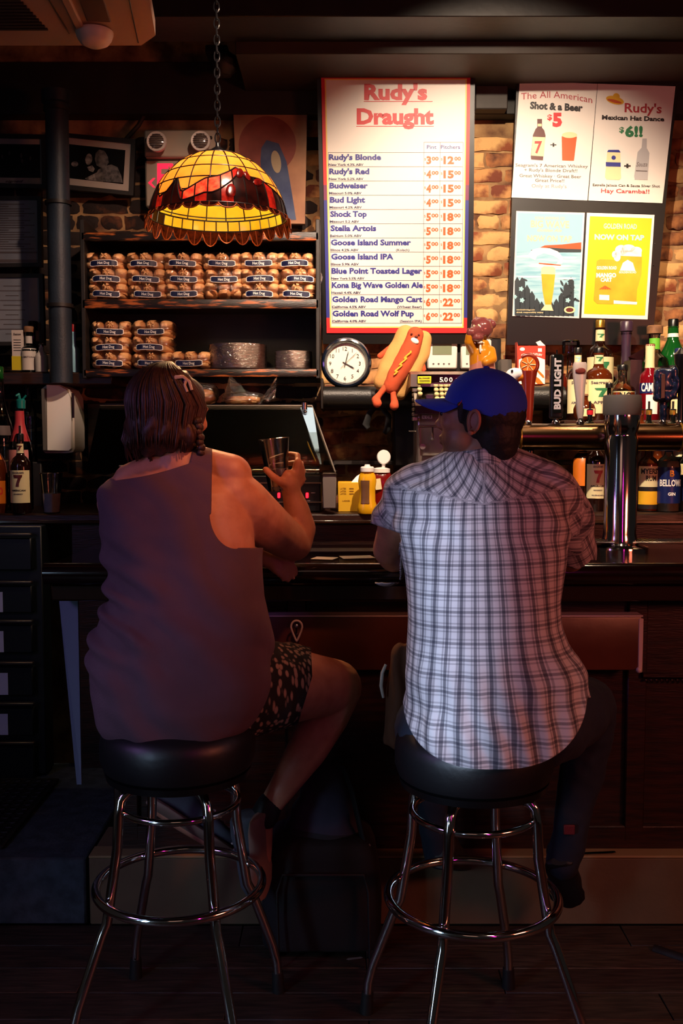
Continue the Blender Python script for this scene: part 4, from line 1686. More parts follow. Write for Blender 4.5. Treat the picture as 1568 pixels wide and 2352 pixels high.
da = 2 * PI / NC
lead = G()
K_ = lambda c: (lambda a: c)
for c_ in range(NC):
    a0, a1 = A0 + (c_ - 0.5) * da, A0 + (c_ + 0.5) * da
    am = (a0 + a1) / 2
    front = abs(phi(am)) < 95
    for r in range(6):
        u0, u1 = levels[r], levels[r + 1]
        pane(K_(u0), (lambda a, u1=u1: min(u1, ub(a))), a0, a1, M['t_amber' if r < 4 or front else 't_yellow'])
    lead.tube([dome(0.08 + (ub(a0) - 0.08) * t / 14, a0) for t in range(15)], 0.0022, 6)
for u in levels[:-1]:
    seg = []
    for k in range(121):
        a = 2 * PI * k / 120
        if u <= ub(a) + 0.01:
            seg.append(dome(u, a))
        else:
            if len(seg) > 1:
                lead.tube(seg, 0.0022, 6)
            seg = []
    if len(seg) > 1:
        lead.tube(seg, 0.0022, 6)
for fn in (ub, rb):
    lead.tube([dome(fn(2 * PI * k / 160), 2 * PI * k / 160) for k in range(160)], 0.0026, 6, closed=True)
lead.tube([dome(1.0, 2 * PI * k / 60) for k in range(60)], 0.0022, 6, closed=True)
NP = 34
for k in range(NP):
    a0, a1 = A0 + 2 * PI * k / NP, A0 + 2 * PI * (k + 1) / NP
    am = (a0 + a1) / 2
    p = phi(am)
    if abs(p - 2) < 34:
        pane(ub, rb, a0, a1, M['t_red' if abs(p) < 22 else 't_darkred'])
        lead.tube([dome(ub(a0) + (rb(a0) - ub(a0)) * t / 4, a0) for t in range(5)], 0.0024, 6)
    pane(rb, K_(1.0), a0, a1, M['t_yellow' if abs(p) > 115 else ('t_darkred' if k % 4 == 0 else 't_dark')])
    lead.tube([dome(rb(a0) + (1 - rb(a0)) * t / 4, a0) for t in range(5)], 0.0022, 6)
petal = G()
for (u, ph, s_, rt) in [(0.90, 17, 0.026, 1.4), (0.70, 27, 0.019, 1.2), (0.72, 34, 0.016, 1.9), (0.77, 44, 0.020, 0.4)]:
    a = math.radians(ph) - PI / 2
    nrm = Vector((math.cos(a), math.sin(a), 0.4)).normalized()
    tq = nrm.to_track_quat('Z', 'Y').to_matrix()
    petal.ell(dome(u, a) + nrm * 0.003, (s_, s_ * 0.60, 0.003), tq @ Matrix.Rotation(rt, 3, 'Z'), 16, 6)
part('petal_glass', petal, M['t_darkred'], lampo, 'mottled red petals', kind='stuff')
# scalloped skirt
NS = 26
lead2 = G()
for k in range(NS):
    a0, a1 = 2 * PI * k / NS, 2 * PI * (k + 1) / NS
    dp = (0.030 + 0.016 * (0.5 + 0.5 * math.sin(k * 1.9))) * (1.0 if abs(phi(2 * PI * (k + .5) / NS)) > 70 else 0.35)
    vs, ring_ = [], []
    n = 6
    for j in range(4):
        for i in range(n + 1):
            t = i / n
            a = a0 + (a1 - a0) * t
            base = dome(1.0, a)
            drop = dp * math.sin(PI * t) ** 0.6 + 0.006
            out = Vector((math.cos(a), math.sin(a), 0))
            vs.append(base + Vector((0, 0, -drop * j / 3)) + out * (0.010 * j / 3 + 0.004 * math.sin(PI * t) * j / 3))
    fs = [(j * (n + 1) + i, j * (n + 1) + i + 1, (j + 1) * (n + 1) + i + 1, (j + 1) * (n + 1) + i) for j in range(3) for i in range(n)]
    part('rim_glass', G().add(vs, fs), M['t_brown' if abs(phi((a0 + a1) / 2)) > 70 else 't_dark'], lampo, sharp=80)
    lead2.tube(vs[3 * (n + 1):], 0.0022, 6)
    lead2.tube([vs[0], vs[(n + 1)], vs[2 * (n + 1)], vs[3 * (n + 1)]], 0.002, 6)
    lead2.tube([vs[3], vs[(n + 1) + 3], vs[2 * (n + 1) + 3], vs[3 * (n + 1) + 3]], 0.0016, 6)
part('leading', lead, M['lead'], lampo)
part('rim_leading', lead2, M['lead_lit'], lampo, 'leading of the scalloped rim, lamplight in its colour')
g = G().lathe([(0.0, 0.034), (0.006, 0.03), (0.008, 0.018), (0.022, 0.008), (0.042, -0.004), (0.046, -0.010)], (apex.x, LY, cz0), 24)
part('crown_cap', g, M['black_plastic'], lampo)
g = G()
for j in range(24):
    cz_ = cz0 + 0.046 + j * 0.026
    if cz_ > 3.30:
        break
    Mx = Matrix.Rotation(PI / 2, 3, 'X') @ Matrix.Rotation(0, 3, 'Z')
    Mz = Matrix.Rotation(PI / 2 if j % 2 else 0.0, 3, 'Z') @ Mx
    pts = []
    for k in range(12):
        a = 2 * PI * k / 12
        pts.append(Mz @ Vector((0.009 * math.cos(a), 0.017 * math.sin(a), 0)) + Vector((apex.x, LY, cz_)))
    g.tube(pts, 0.0025, 6, closed=True)
part('chain', g, M['black_plastic'], lampo)
g = G().ell((apex.x, LY, cz0 - 0.11), (0.028, 0.028, 0.036))
part('bulb', g, pm('bulb_lit', '#ffe0a0', 0.4, emis='#ffc060', es=6), lampo)
b = lamp('lamp_bulb_light', 'POINT', (apex.x, LY, cz0 - 0.165), None, 4.6, (1.0, 0.74, 0.42), 0.03)
# ================================================================= UPPER LEDGE (black padded roll), clock, plush
RZ = at(784, 886, 4.08).z
led = thing('padded_ledge', 'long black rounded ledge under the clock and thermostats', 'shelf', (at(1000, 930, 4.1).x, 4.2, RZ - 0.09))
xa, xb = at(738, 900, 4.08).x, at(1300, 900, 4.08).x
g = G()
pr = [(4.44, RZ), (4.12, RZ)] + [(4.12 - 0.045 * math.sin(t), RZ - 0.045 + 0.045 * math.cos(t)) for t in (0.5, 1.0, 1.5, 2.1, 2.7)] + [(4.12, RZ - 0.09), (4.44, RZ - 0.09)]
g.prism([(xa, y, z) for y, z in pr], (xb - xa, 0, 0))
part('roll', g, M['black_pad'], led, sharp=60)
g = G().boxp(736, 868, 742, 940, 4.06, 4.44, bev=0.004)
part('end_plate', g, M['black_paint'], led)
# dark post behind the register
solo('wall_post', G().boxp(905, 880, 955, 1072, 4.24, 4.40, bev=0.008), M['black_paint'], 'black post on the brick wall beside the cash register', 'post')
solo('wall_ledge', G().boxp(742, 1058, 1330, 1068, 4.30, 4.44, bev=0.003), M['black_paint'], 'thin black ledge low on the brick wall behind the condiments', 'ledge')

# wall clock
c = at(795, 834, 4.12)
ck = thing('wall_clock', 'round wall clock with dark blue rim and white face reading four', 'clock', (c.x, 4.14, RZ))
RM = Matrix.Rotation(PI / 2, 3, 'X')
R_ = 58 * 4.12 / F
part('rim', G().lathe([(R_ * 0.755, -0.004), (R_ * 0.78, 0.016), (R_ * 0.86, 0.026), (R_ * 0.92, 0.024), (R_ * 0.98, 0.012), (R_, -0.01), (R_ * 0.96, -0.03), (0, -0.03)], c, 56, RM), M['clock_rim'], ck)
part('rim_step', G().ring(c + Vector((0, -0.018, 0)), R_ * 0.83, 0.0022, 56, 8, RM), M['black_plastic'], ck)
part('face', G().poly([c + Vector((R_ * 0.80 * math.cos(2 * PI * k / 48), -0.001, R_ * 0.80 * math.sin(2 * PI * k / 48))) for k in range(48)]), M['clock_face'], ck)
pl = Plane(c + Vector((0, -0.002, 0.1)), c + Vector((0.1, -0.002, 0.1)), c + Vector((0, -0.002, 0)))
g = G()
for h in range(1, 13):
    a = math.radians(h * 30)
    x, y = 792 + 34 * math.sin(a), 835 - 34 * math.cos(a)
    ptext(g, pl, 0.001, str(h), x, y + 4.2, 8.6, None, 'c', bold=0.0)
for k in range(60):
    a = math.radians(k * 6)
    r0 = 41.3 if k % 5 else 40
    ppoly(g, pl, 0.001, [(793 + r0 * math.sin(a - .006), 834 - r0 * math.cos(a - .006)), (793 + r0 * math.sin(a + .006), 834 - r0 * math.cos(a + .006)),
                         (793 + 42.6 * math.sin(a + .006), 834 - 42.6 * math.cos(a + .006)), (793 + 42.6 * math.sin(a - .006), 834 - 42.6 * math.cos(a - .006))])
part('numerals', g, M['p_black'], ck)


def hand_poly(a, l, w_, tail, o_):
    s_, c_ = math.sin(a), math.cos(a)
    f = lambda x, y: (793 + x * c_ + y * s_, 835 + x * s_ - y * c_)
    q = G()
    ppoly(q, pl, o_, [f(-w_, -tail), f(w_, -tail), f(w_ * 1.3, l * 0.6), f(w_ * 1.6, l * 0.72), f(0.2, l), f(-0.2, l), f(-w_ * 1.6, l * 0.72), f(-w_ * 1.3, l * 0.6)])
    return q


part('minute_hand', hand_poly(math.radians(14), 29, 0.8, 9, 0.004), M['p_black'], ck)
part('hour_hand', hand_poly(math.radians(119), 24, 1.0, 7, 0.003), M['p_black'], ck)
part('second_hand', hand_poly(math.radians(46), 37, 0.35, 15, 0.005), M['p_grey'], ck)

# thermostats on a black strip
solo('black_wall_strip', G().boxp(955, 778, 1150, 852, 4.40, 4.44, bev=0.002), M['board_black'], 'black panel behind the two thermostats', 'panel')
for (x0, x1, lb) in ((981, 1050, 'white thermostat with grey display right of the plush hot dog'), (1058, 1128, 'white thermostat partly hidden behind the ceramic pig')):
    o = thing('thermostat', lb, 'thermostat', at((x0 + x1) / 2, 848, 4.39))
    part('case', G().boxp(x0, 779, x1, 847, 4.365, 4.40, bev=0.006), M['white_plastic'], o)
    part('display', G().boxp(x0 + 12, 789, x1 - 13, 815, 4.363, 4.368, bev=0.001), M['lcd'], o)
    p2 = Plane(at(x0, 779, 4.3645), at(x1, 779, 4.3645), at(x0, 847, 4.3645))
    g = G()
    ppoly(g, p2, 0.0006, [(x0 + 26, 784), (x0 + 40, 784), (x0 + 40, 785.5), (x0 + 26, 785.5)])
    for k in range(4):
        pell(g, p2, 0.0006, x0 + 14 + k * 12, 836, 2.4, 2.4, 8)
    part('marks', g, M['p_grey'], o)

# plush hot dog sitting on the ledge
hd = thing('plush_hot_dog', 'plush hot dog toy with a smile and mustard squiggle sitting on the ledge', 'toy', at(900, 890, 4.02))
PYd = 4.04
ax = [(952, 772), (943, 800), (926, 832), (911, 862), (897, 888)]
pts = [at(x, y, PYd - 0.01) for x, y in ax]
g = G()
for i in range(len(pts) - 1):
    pass
n_ = len(pts)
for i, (p, r) in enumerate(zip(pts, (0.034, 0.040, 0.041, 0.041, 0.034))):
    pass
q = G().limb([p + Vector((0, -0.035, 0)) for p in pts], [0.034, 0.037, 0.038, 0.038, 0.032], 18)
q = blend(q, 0.005, 6)
displace(q, lambda p, n: 0.002 * noise.noise(p * 30))
part('sausage', q, M['plush_red'], hd, sharp=180)
for sgn, nm in ((-1, 'bun_half'), (1, 'bun_half')):
    q = G()
    pp_ = []
    for i, p in enumerate(pts):
        t = (pts[min(i + 1, n_ - 1)] - pts[max(i - 1, 0)]).normalized()
        sd = t.cross(Vector((0, 1, 0))).normalized()
        pp_.append(p + sd * (-sgn) * 0.038 + Vector((0, 0.012, 0)))
    q.limb(pp_, [0.036, 0.043, 0.046, 0.045, 0.036], 18)
    q = blend(q, 0.005, 6)
    displace(q, lambda p, n: 0.004 * noise.noise(p * 22))
    part(nm, q, M['plush_tan'], hd, sharp=180)
g = G()
zz = []
for k in range(26):
    t = k / 25
    i = min(int(t * 3.2), 3)
    base = at(938 - 36 * t, 812 + 52 * t, PYd)
    sd = Vector((0.83, 0, 0.5))
    zz.append(base + sd * 0.011 * math.sin(t * 22) + Vector((0, -0.086, 0)))
g.tube(zz, 0.0035, 8)
part('mustard_squiggle', g, M['plush_yellow'], hd)
g = G()
ms = at(949, 787, PYd)
g.ell(ms + Vector((0, -0.079, 0)), (0.017, 0.005, 0.011), Matrix.Rotation(0.5, 3, 'Y'), 16, 8)
part('smile', g, M['p_white'], hd)
g = G()
for d in (-1, 1):
    g.ell(at(950 + 8 * d, 773 + 1 * d, PYd) + Vector((0, -0.076, 0)), 0.0045, None, 10, 8)
g.ell(at(952, 779, PYd) + Vector((0, -0.079, 0)), (0.007, 0.006, 0.006), None, 10, 8)
part('eyes_and_nose', g, M['p_brown'], hd)
LEG = [((884, 890), (872, 905), (862, 918), (866, 926)), ((902, 892), (903, 910), (906, 925), (905, 932))]
for pth in LEG:
    q = G().limb([at(x, y, 3.99 - 0.006 * i) for i, (x, y) in enumerate(pth)], [0.013, 0.012, 0.016, 0.019], 14)
    part('leg', blend(q, 0.004, 4), M['plush_red'], hd, sharp=180)
for pth in [((908, 792), (888, 806), (872, 818)), ((958, 818), (968, 834), (972, 848))]:
    q = G().limb([at(x, y, 4.04) for x, y in pth], [0.016, 0.013, 0.012], 14)
    part('arm', blend(q, 0.004, 4), M['plush_red'], hd, sharp=180)

# dark solids in the shape of the plush legs' cast shadow
for (pts_, lb) in (([(866, 930), (848, 950), (840, 975), (846, 984)], 'dark shape as cast shadow of the plush legs, left of two'), ([(876, 935), (892, 955), (890, 985), (882, 996)], 'dark shape as cast shadow of the plush legs, right of two')):
    q = G().tube([at(x, y, 4.14) for x, y in pts_], [(0.012, 0.005), (0.015, 0.006), (0.019, 0.008), (0.012, 0.006)], 12)
    solo('leg_shadow', q, M['black_matte'], lb, 'strap')

# ceramic pig figurine
c = at(1105, 892, 3.98)
pg = thing('ceramic_figurine', 'glazed ceramic pig figurine in an ochre jacket on the cash register', 'figurine', at(1105, 866, 3.98))
q = G().lathe([(0, 0), (0.055, 0.0), (0.056, 0.03), (0.050, 0.07), (0.046, 0.10), (0.0, 0.10)], at(1107, 880, 3.98), 28)
part('base', q, M['pig_base'], pg)
q = G()
q.limb([at(1105, 838, 3.98), at(1105, 815, 3.98), at(1105, 795, 3.98)], [0.047, 0.048, 0.034], 18)
q.limb([at(1085, 803, 3.96), at(1076, 785, 3.93), at(1077, 770, 3.92)], [0.02, 0.018, 0.014], 14)
q.limb([at(1127, 806, 3.97), at(1131, 825, 3.94), at(1115, 832, 3.92)], [0.02, 0.018, 0.014], 14)
part('jacket', blend(q, 0.004, 6), M['pig_coat'], pg, sharp=180)
q = G()
q.ell(at(1106, 755, 3.97), (0.045, 0.042, 0.046))
q.limb([at(1092, 762, 3.94), at(1083, 764, 3.92)], [0.024, 0.018], 14)
q.ell(at(1094, 776, 3.93), (0.03, 0.024, 0.018))
q.limb([at(1124, 738, 3.98), at(1130, 745, 3.97)], [0.013, 0.017], 12)
q.limb([at(1096, 733, 3.98), at(1087, 739, 3.96)], [0.011, 0.009], 12)
q.ell(at(1077, 763, 3.915), (0.012, 0.012, 0.018))
part('head', blend(q, 0.0035, 4), M['pig_skin'], pg, sharp=180)
g = G()
g.ell(at(1099, 747, 3.932), (0.004, 0.003, 0.004))
g.ell(at(1088, 748, 3.935), (0.003, 0.003, 0.004))
part('eyes', g, M['p_cream'], pg)
g = G().ell(at(1102, 786, 3.925), (0.012, 0.005, 0.006))
g.ell(at(1103, 800, 3.93), (0.005, 0.004, 0.018))
part('collar', g, M['off_white'], pg)
solo('grey_speaker_box', G().boxp(1149, 825, 1175, 885, 4.2, 4.28, bev=0.004), pm('box_grey', '#4c4540', 0.6), 'narrow grey box standing on the ledge right of the figurine', 'box')

# ================================================================= CASH REGISTER
RY = 3.86
rg = thing('cash_register', 'old chrome cash register showing 5.00 with round cream keys', 'cash register', at(1070, 1175, 4.0))
part('body', G().boxp(956, 930, 1186, 1176, RY + 0.02, RY + 0.36, bev=0.012, seg=2) if False else G().box(((at(957, 1000, RY).x + at(1186, 1000, RY).x) / 2, RY + 0.115, (at(0, 925, RY).z + CZ) / 2),
     (at(1186, 1000, RY).x - at(957, 1000, RY).x, 0.17, at(0, 925, RY).z - CZ), bev=0.014, seg=3), M['register_chrome'], rg)
g = G()
xa, xb = at(944, 870, RY).x, at(1192, 870, RY).x
zt_, zb_ = at(0, 851, RY).z, at(0, 887, RY).z
g.prism([(xa, RY + 0.03, zb_), (xa, RY + 0.03, zt_ - 0.012), (xa, RY + 0.05, zt_), (xa, RY + 0.19, zt_), (xa, RY + 0.19, zb_)], (xb - xa, 0, 0))
hood = part('display_hood', g, M['register_chrome'], rg)
part('display_window', G().boxp(958, 860, 1180, 879, RY + 0.024, RY + 0.034, bev=0.002), M['dark_steel'], hood)
p3 = Plane(at(958, 860, RY + 0.022), at(1180, 860, RY + 0.022), at(958, 879, RY + 0.022))
g = G()
for i, (ch, x) in enumerate((('5', 1009), ('.', 1016.5), ('0', 1020), ('0', 1031))):
    ptext(g, p3, 0.001, ch, x, 877, 10, None if ch == '.' else 8, bold=0.02)
part('display_digits', g, M['p_white'], rg, 'white price digits')
part('digit_plate', G().boxp(1046, 868, 1054, 879, RY + 0.018, RY + 0.024), pm('plate_pink', '#c88a84', 0.5), hood)
g = G().boxp(959, 864, 990, 881, RY + 0.016, RY + 0.023, bev=0.001)
st = part('yellow_sticker', g, pm('sticker_yellow', '#d8d018', 0.5), rg)
p4 = Plane(at(959, 864, RY + 0.0155), at(990, 864, RY + 0.0155), at(959, 881, RY + 0.0155))
g = G()
ptext(g, p4, 0.0005, 'BILL CHANGER', 962, 870, 2.6, 25, bold=0.03)
for k in range(2):
    ppoly(g, p4, 0.0005, [(963, 873 + 3 * k), (987, 873 + 3 * k), (987, 874 + 3 * k), (963, 874 + 3 * k)])
part('print_lines', g, M['p_black'], st)
# sloping key bank
g = G()
k0, k1 = at(0, 887, RY - 0.0), at(0, 932, RY - 0.08)
g.prism([(xa + 0.01, RY + 0.05, k0.z), (xa + 0.01, RY - 0.09, k1.z), (xa + 0.01, RY - 0.09, k1.z - 0.03), (xa + 0.01, RY + 0.2, k1.z - 0.03), (xa + 0.01, RY + 0.2, k0.z)], (xb - xa - 0.02, 0, 0))
part('key_slope', g, M['dark_steel'], rg)
keyme = None
km_g = G().lathe([(0.0, 0.0), (0.006, 0.0), (0.006, 0.010), (0.0095, 0.012), (0.0095, 0.016), (0.008, 0.018), (0.0, 0.0182)], (0, 0, 0), 14)
key_mesh = mesh_from('key', km_g, M['key_cream'])
cols = [(962, 0), (1000, 1), (1012, 2), (1023, 3), (1034, 4), (1062, 5), (1076, 6), (1090, 7)]
for r in range(5):
    for (x, ci) in cols:
        if ci == 0 and r > 2:
            continue
        t = r / 4
        yy = RY + 0.04 - 0.115 * t
        py = 891 + r * 10 + (1 if ci else 0)
        o = bpy.data.objects.new('key', key_mesh)
        COL.objects.link(o)
        o.parent = rg
        w_ = at(x + r * 1.0, py, yy)
        o.location = w_ - ORG[rg.name]
        o.rotation_euler = (math.radians(38), 0, 0)
g = G().boxp(977, 905, 996, 917, RY - 0.05, RY + 0.0, bev=0.003)
part('ribbed_lever', g, M['steel'], rg)
g = G()
for k in range(7):
    g.boxp(947, 892 + k * 11, 959, 900 + k * 11, RY + 0.012 - k * 0.004, RY + 0.04, bev=0.002)
part('side_plates', g, M['register_chrome'], rg)
p5 = Plane(at(957, 940, RY + 0.018), at(1186, 940, RY + 0.018), at(957, 1100, RY + 0.018))
for i, ch in enumerate('NCR'):
    q = part('letter_tile', G().boxp(969 + i * 8, 954, 976 + i * 8, 962, RY + 0.014, RY + 0.022, bev=0), M['p_white'], rg)
    p6 = Plane(at(957, 940, RY + 0.0135), at(1186, 940, RY + 0.0135), at(957, 1100, RY + 0.0135))
    g = G()
    ptext(g, p6, 0.0003, ch, 970.5 + i * 8, 961, 6, 4, bold=0.02)
    part('letter', g, M['p_black'], q)
g = G()
for (x0, y0, x1, y1) in ((960, 944, 1184, 951), (960, 976, 1184, 980), (960, 976, 964, 1165), (1178, 976, 1184, 1165), (970, 1044, 1176, 1047)):
    g.boxp(x0, y0, x1, y1, RY + 0.012, RY + 0.03, bev=0.003)
g.lathe([(0.0, -0.02), (0.009, -0.018), (0.011, 0.0), (0.011, 0.01)], at(970, 1026, RY + 0.02), 16, Matrix.Rotation(PI / 2, 3, 'X'))
g.limb([at(993, 984, RY), at(993, 1000, RY - 0.015), at(992, 1008, RY - 0.01)], [0.004, 0.004, 0.007], 10)
part('raised_trim', g, M['register_chrome'], rg)
g = G().tube([at(938, 991, RY + 0.1), at(958, 991, RY + 0.1)], 0.004, 8)
part('drawer_release', g, M['steel'], rg)

# ================================================================= SNEEZE GUARD AND ROLLER GRILL
gr = thing('roller_grill', 'black hot dog roller grill with chrome rollers and red pilot lamps', 'grill', (at(480, 1165, 3.85).x, 3.95, CZ))
xa, xb = at(262, 1100, 3.80).x, at(738, 1100, 3.80).x
zt_ = at(0, 1090, 3.80).z
part('body', G().box(((xa + xb) / 2, 3.96, (zt_ + CZ) / 2), (xb - xa, 0.32, zt_ - CZ), bev=0.008), M['black_plastic'], gr)
for k in range(9):
    y = 3.83 + k * 0.034
    q = G().tube([(xa + 0.02, y, zt_ + 0.012 + k * 0.004), (xb - 0.01, y, zt_ + 0.012 + k * 0.004)], 0.0125, 14)
    part('roller', q, M['chrome'], gr)
    if k in (2, 5, 7):
        for j in range(5):
            x = xb - 0.08 - j * 0.145
            q = G().limb([(x - 0.06, y + 0.017, zt_ + 0.036 + k * 0.004), (x + 0.06, y + 0.017, zt_ + 0.036 + k * 0.004)], [0.012, 0.012], 12)
            solo('sausage', q, pm('sausage_skin', '#8a3018', 0.25, coat=0.4) if j == 0 and k == 2 else bpy.data.materials['sausage_skin'],
                 'frankfurter on the roller grill, %s row from the front, %s from the right' % ({2: 'first', 5: 'second', 7: 'third'}[k], ordn[j]), 'sausage', 'frankfurters on the roller grill')
for py in (1108, 1152):
    part('steel_band', G().boxp(300, py, 738, py + 2.5, 3.792, 3.80, bev=0), M['steel'], gr)
for px in (640, 705):
    part('pilot_lamp', G().boxp(px - 3, 1132, px + 3, 1144, 3.788, 3.80, bev=0.002), M['lit_led'], gr)
g = G()
p7 = Plane(at(600, 1090, 3.7995), at(738, 1090, 3.7995), at(600, 1160, 3.7995))
ppoly(g, p7, 0.0008, [(714, 1131), (724, 1131), (724, 1133), (714, 1133)])
ppoly(g, p7, 0.0008, [(698, 1149), (712, 1149), (712, 1151), (698, 1151)])
part('panel_print', g, M['p_grey'], gr)

sg = thing('sneeze_guard', 'clear acrylic sneeze guard with sloping front over the roller grill', 'guard', (at(560, 1168, 3.75).x, 3.9, CZ))
x1_ = at(692, 930, 3.98).x
x0_ = at(230, 930, 3.98).x
ztop = at(0, 932, 3.98).z
xr_ = at(770, 1085, 3.74).x
zm = at(0, 1086, 3.74).z
T0, T1 = Vector((x0_, 3.98, ztop)), Vector((at(716, 940, 3.98).x, 3.98, ztop))
B0, B1 = Vector((x0_, 3.74, zm)), Vector((xr_, 3.74, zm))
part('sloping_front', G().prism([T0, T1, B1, B0], (0, -0.004, 0.002)), M['acrylic'], sg)
part('top_sheet', G().prism([T0, T1, T1 + Vector((0.0, 0.30, 0)), T0 + Vector((0, 0.30, 0))], (0, 0, 0.005)), M['acrylic'], sg)
part('side_sheet', G().prism([T1, T1 + Vector((0, 0.3, 0)), B1 + Vector((0, 0.52, 0)), B1], (0.004, 0, 0)), M['acrylic'], sg)
g = G()
g.tube([T0 + Vector((0, -.002, 0)), T1 + Vector((0, -.002, 0))], 0.0035, 6)
g.tube([T1 + Vector((0, -.002, 0)), B1 + Vector((0, -.002, 0))], 0.003, 6)
g.tube([T1 + Vector((0, 0.3, 0)), T1], 0.003, 6)
part('polished_edge', g, pm('acrylic_edge', '#8a8078', 0.15), sg)
g = G()
i0, i1, i2 = at(440, 953, 3.95), at(680, 953, 3.95), at(725, 1060, 3.78)
g.tube([at(260, 953, 3.95), i1, i2], 0.0022, 6)
part('inner_bead', g, M['gold'], sg)
# frosted end block and plate painted as the cool reflection in the acrylic
part('end_block', G().boxp(741, 1086, 772, 1168, 3.735, 3.80, bev=0.003), M['acrylic_frost'], sg)
part('block_cap', G().boxp(738, 1082, 775, 1092, 3.73, 3.81, bev=0.002), M['acrylic'], sg)
g = G().prism([at(690, 938, 3.955), at(718, 938, 3.955), at(738, 1066, 3.775), at(735, 1066, 3.775)], (0, 0.006, 0.004))
part('reflection_plate', g, pm('reflection_blue', '#a8cdea', 0.35, 0.3), sg, 'plate with the cool reflection put into its colour')
g = G().lathe([(0, 0), (0.011, 0), (0.011, 0.028), (0, 0.028)], at(699, 941, 3.93), 16)
g.ell(at(701, 946, 3.93), 0.007)
part('bolt', g, M['steel'], sg)

# bread on top of the guard
TS = ztop + 0.005


def loaf(px, Y, w, h, d, label, mats=('bun', 'bag'), seed=1, crumple=False):
    c = at(px, 936, Y)
    o = thing('bread_bag', label, 'bread', (c.x, Y, TS))
    part('bun', noise_ell(G(), (c.x, Y, TS + h * 0.30), (w * 0.48, d * 0.42, h * 0.28), seed, 0.05), M['bun_side'], o)
    part('bun', noise_ell(G(), (c.x - w * 0.02, Y + 0.01, TS + h * 0.55), (w * 0.44, d * 0.40, h * 0.24), seed + 3, 0.05), M['bun'], o)
    q = G().ell((0, 0, 0), 1.0, None, 30, 18)
    b = G()
    for p in q.v:
        dd = Vector(p)
        s_ = (abs(dd.x) ** 3 + abs(dd.y) ** 3 + abs(dd.z) ** 3) ** (-1 / 3) * (1 + 0.10 * noise.noise(dd * 4 + Vector((seed, 0, 0))))
        b.v.append((c.x + dd.x * s_ * w * 0.53, Y + dd.y * s_ * d * 0.5, TS + 0.002 + max(0, (0.5 + dd.z * s_ * 0.5)) * h * 1.05))
    b.f = q.f
    part('film', b, M['bag'], o)
    return o, c


loaf(462, 4.10, 0.13, 0.085, 0.16, 'bagged loaf on the sneeze guard right behind the woman\'s head', seed=4)
o, c = loaf(560, 4.09, 0.16, 0.05, 0.16, 'opened clear bag of bread with its top pulled up to a peak', seed=6)
g = G()
# crumpled peak of film
base = [at(508, 925, 4.06), at(530, 920, 4.0), at(560, 918, 4.0), at(590, 922, 4.05), at(585, 915, 4.12), at(530, 915, 4.13)]
pk = at(528, 862, 4.07)
vs = []
n1, n2 = 30, 10
for j in range(n2 + 1):
    t = j / n2
    for i in range(n1):
        a = i / n1 * len(base)
        p = base[int(a) % 6].lerp(base[(int(a) + 1) % 6], a % 1)
        q_ = p.lerp(pk + (p - pk) * 0.05, t ** (1.3 if p.x > pk.x else 0.7))
        q_ += Vector((1, 1, 0.6)) * (0.007 * noise.noise(q_ * 45 + Vector((3, 1, j * .3))) * (1 - 0.5 * t))
        vs.append(q_)
fs = [(j * n1 + i, j * n1 + (i + 1) % n1, (j + 1) * n1 + (i + 1) % n1, (j + 1) * n1 + i) for j in range(n2) for i in range(n1)]
part('crumpled_film', G().add(vs, fs), M['bag'], o, sharp=25)
g = G()
vs = []
for j in range(9):
    for i in range(9):
        s_, t = i / 8, j / 8
        p = at(590 + 42 * s_ + 4 * t, 924 - 44 * s_ * t + (1 - t) * 6 - 14 * s_, 4.05)
        p.y += 0.03 * noise.noise(Vector((s_ * 3, t * 3, 1)))
        p.z += 0.016 * noise.noise(Vector((s_ * 4, t * 4, 9)))
        vs.append(p)
fs = [(j * 9 + i, j * 9 + i + 1, (j + 1) * 9 + i + 1, (j + 1) * 9 + i) for j in range(8) for i in range(8)]
part('loose_film_tail', G().add(vs, fs), M['bag'], o, sharp=20)

# ================================================================= CONDIMENTS
c = at(802, 1154, 3.86)
yb = thing('yellow_carton', 'yellow cardboard carton behind the mustard bottle', 'carton', (c.x, 3.9, CZ))
part('carton', G().box((at(802, 1130, 3.84).x, 3.90, CZ + (at(0, 1108, 3.84).z - CZ) / 2), (0.088, 0.11, at(0, 1108, 3.84).z - CZ), bev=0.002), M['yellow_box'], yb)
g = G().prism([at(806, 1108, 3.86), at(826, 1108, 3.86), at(828, 1088, 3.88), at(818, 1094, 3.87)], (0, 0.004, 0))
part('open_flap', g, M['paper'], yb)
p8 = Plane(at(776, 1110, 3.8445), at(826, 1110, 3.8445), at(776, 1156, 3.8445))
g = G()
for k in range(3):
    ptext(g, p8, 0.0006, 'LATEX', 781, 1124 + k * 6, 3.6, 14, bold=0.02)
    ppoly(g, p8, 0.0006, [(802, 1121 + k * 6), (812, 1121 + k * 6), (812, 1123.5 + k * 6), (802, 1123.5 + k * 6)])
ptext(g, p8, 0.0006, 'LARGE', 786, 1152, 3.4, 17, bold=0.02)
part('lettering', g, pm('print_olive', '#8a5a10', 0.5), yb)


def condiment(name, px, pyb, pyt, Y, rx, mat, capmat, label, prof, open_cap=False):
    c = at(px, pyb, Y)
    c.z = CZ
    H = at(px, pyt, Y).z - CZ
    o = thing(name, label, 'bottle', c)
    Ms = Matrix.Diagonal((1, 0.72, 1))
    g = G()
    g.lathe([(r * rx, z * H) for r, z in prof], (0, 0, 0), 28)
    g.v = [(c.x + x, c.y + y * 0.75, c.z + z) for x, y, z in g.v]
    part('squeeze_body', g, mat, o)
    return o, c, H


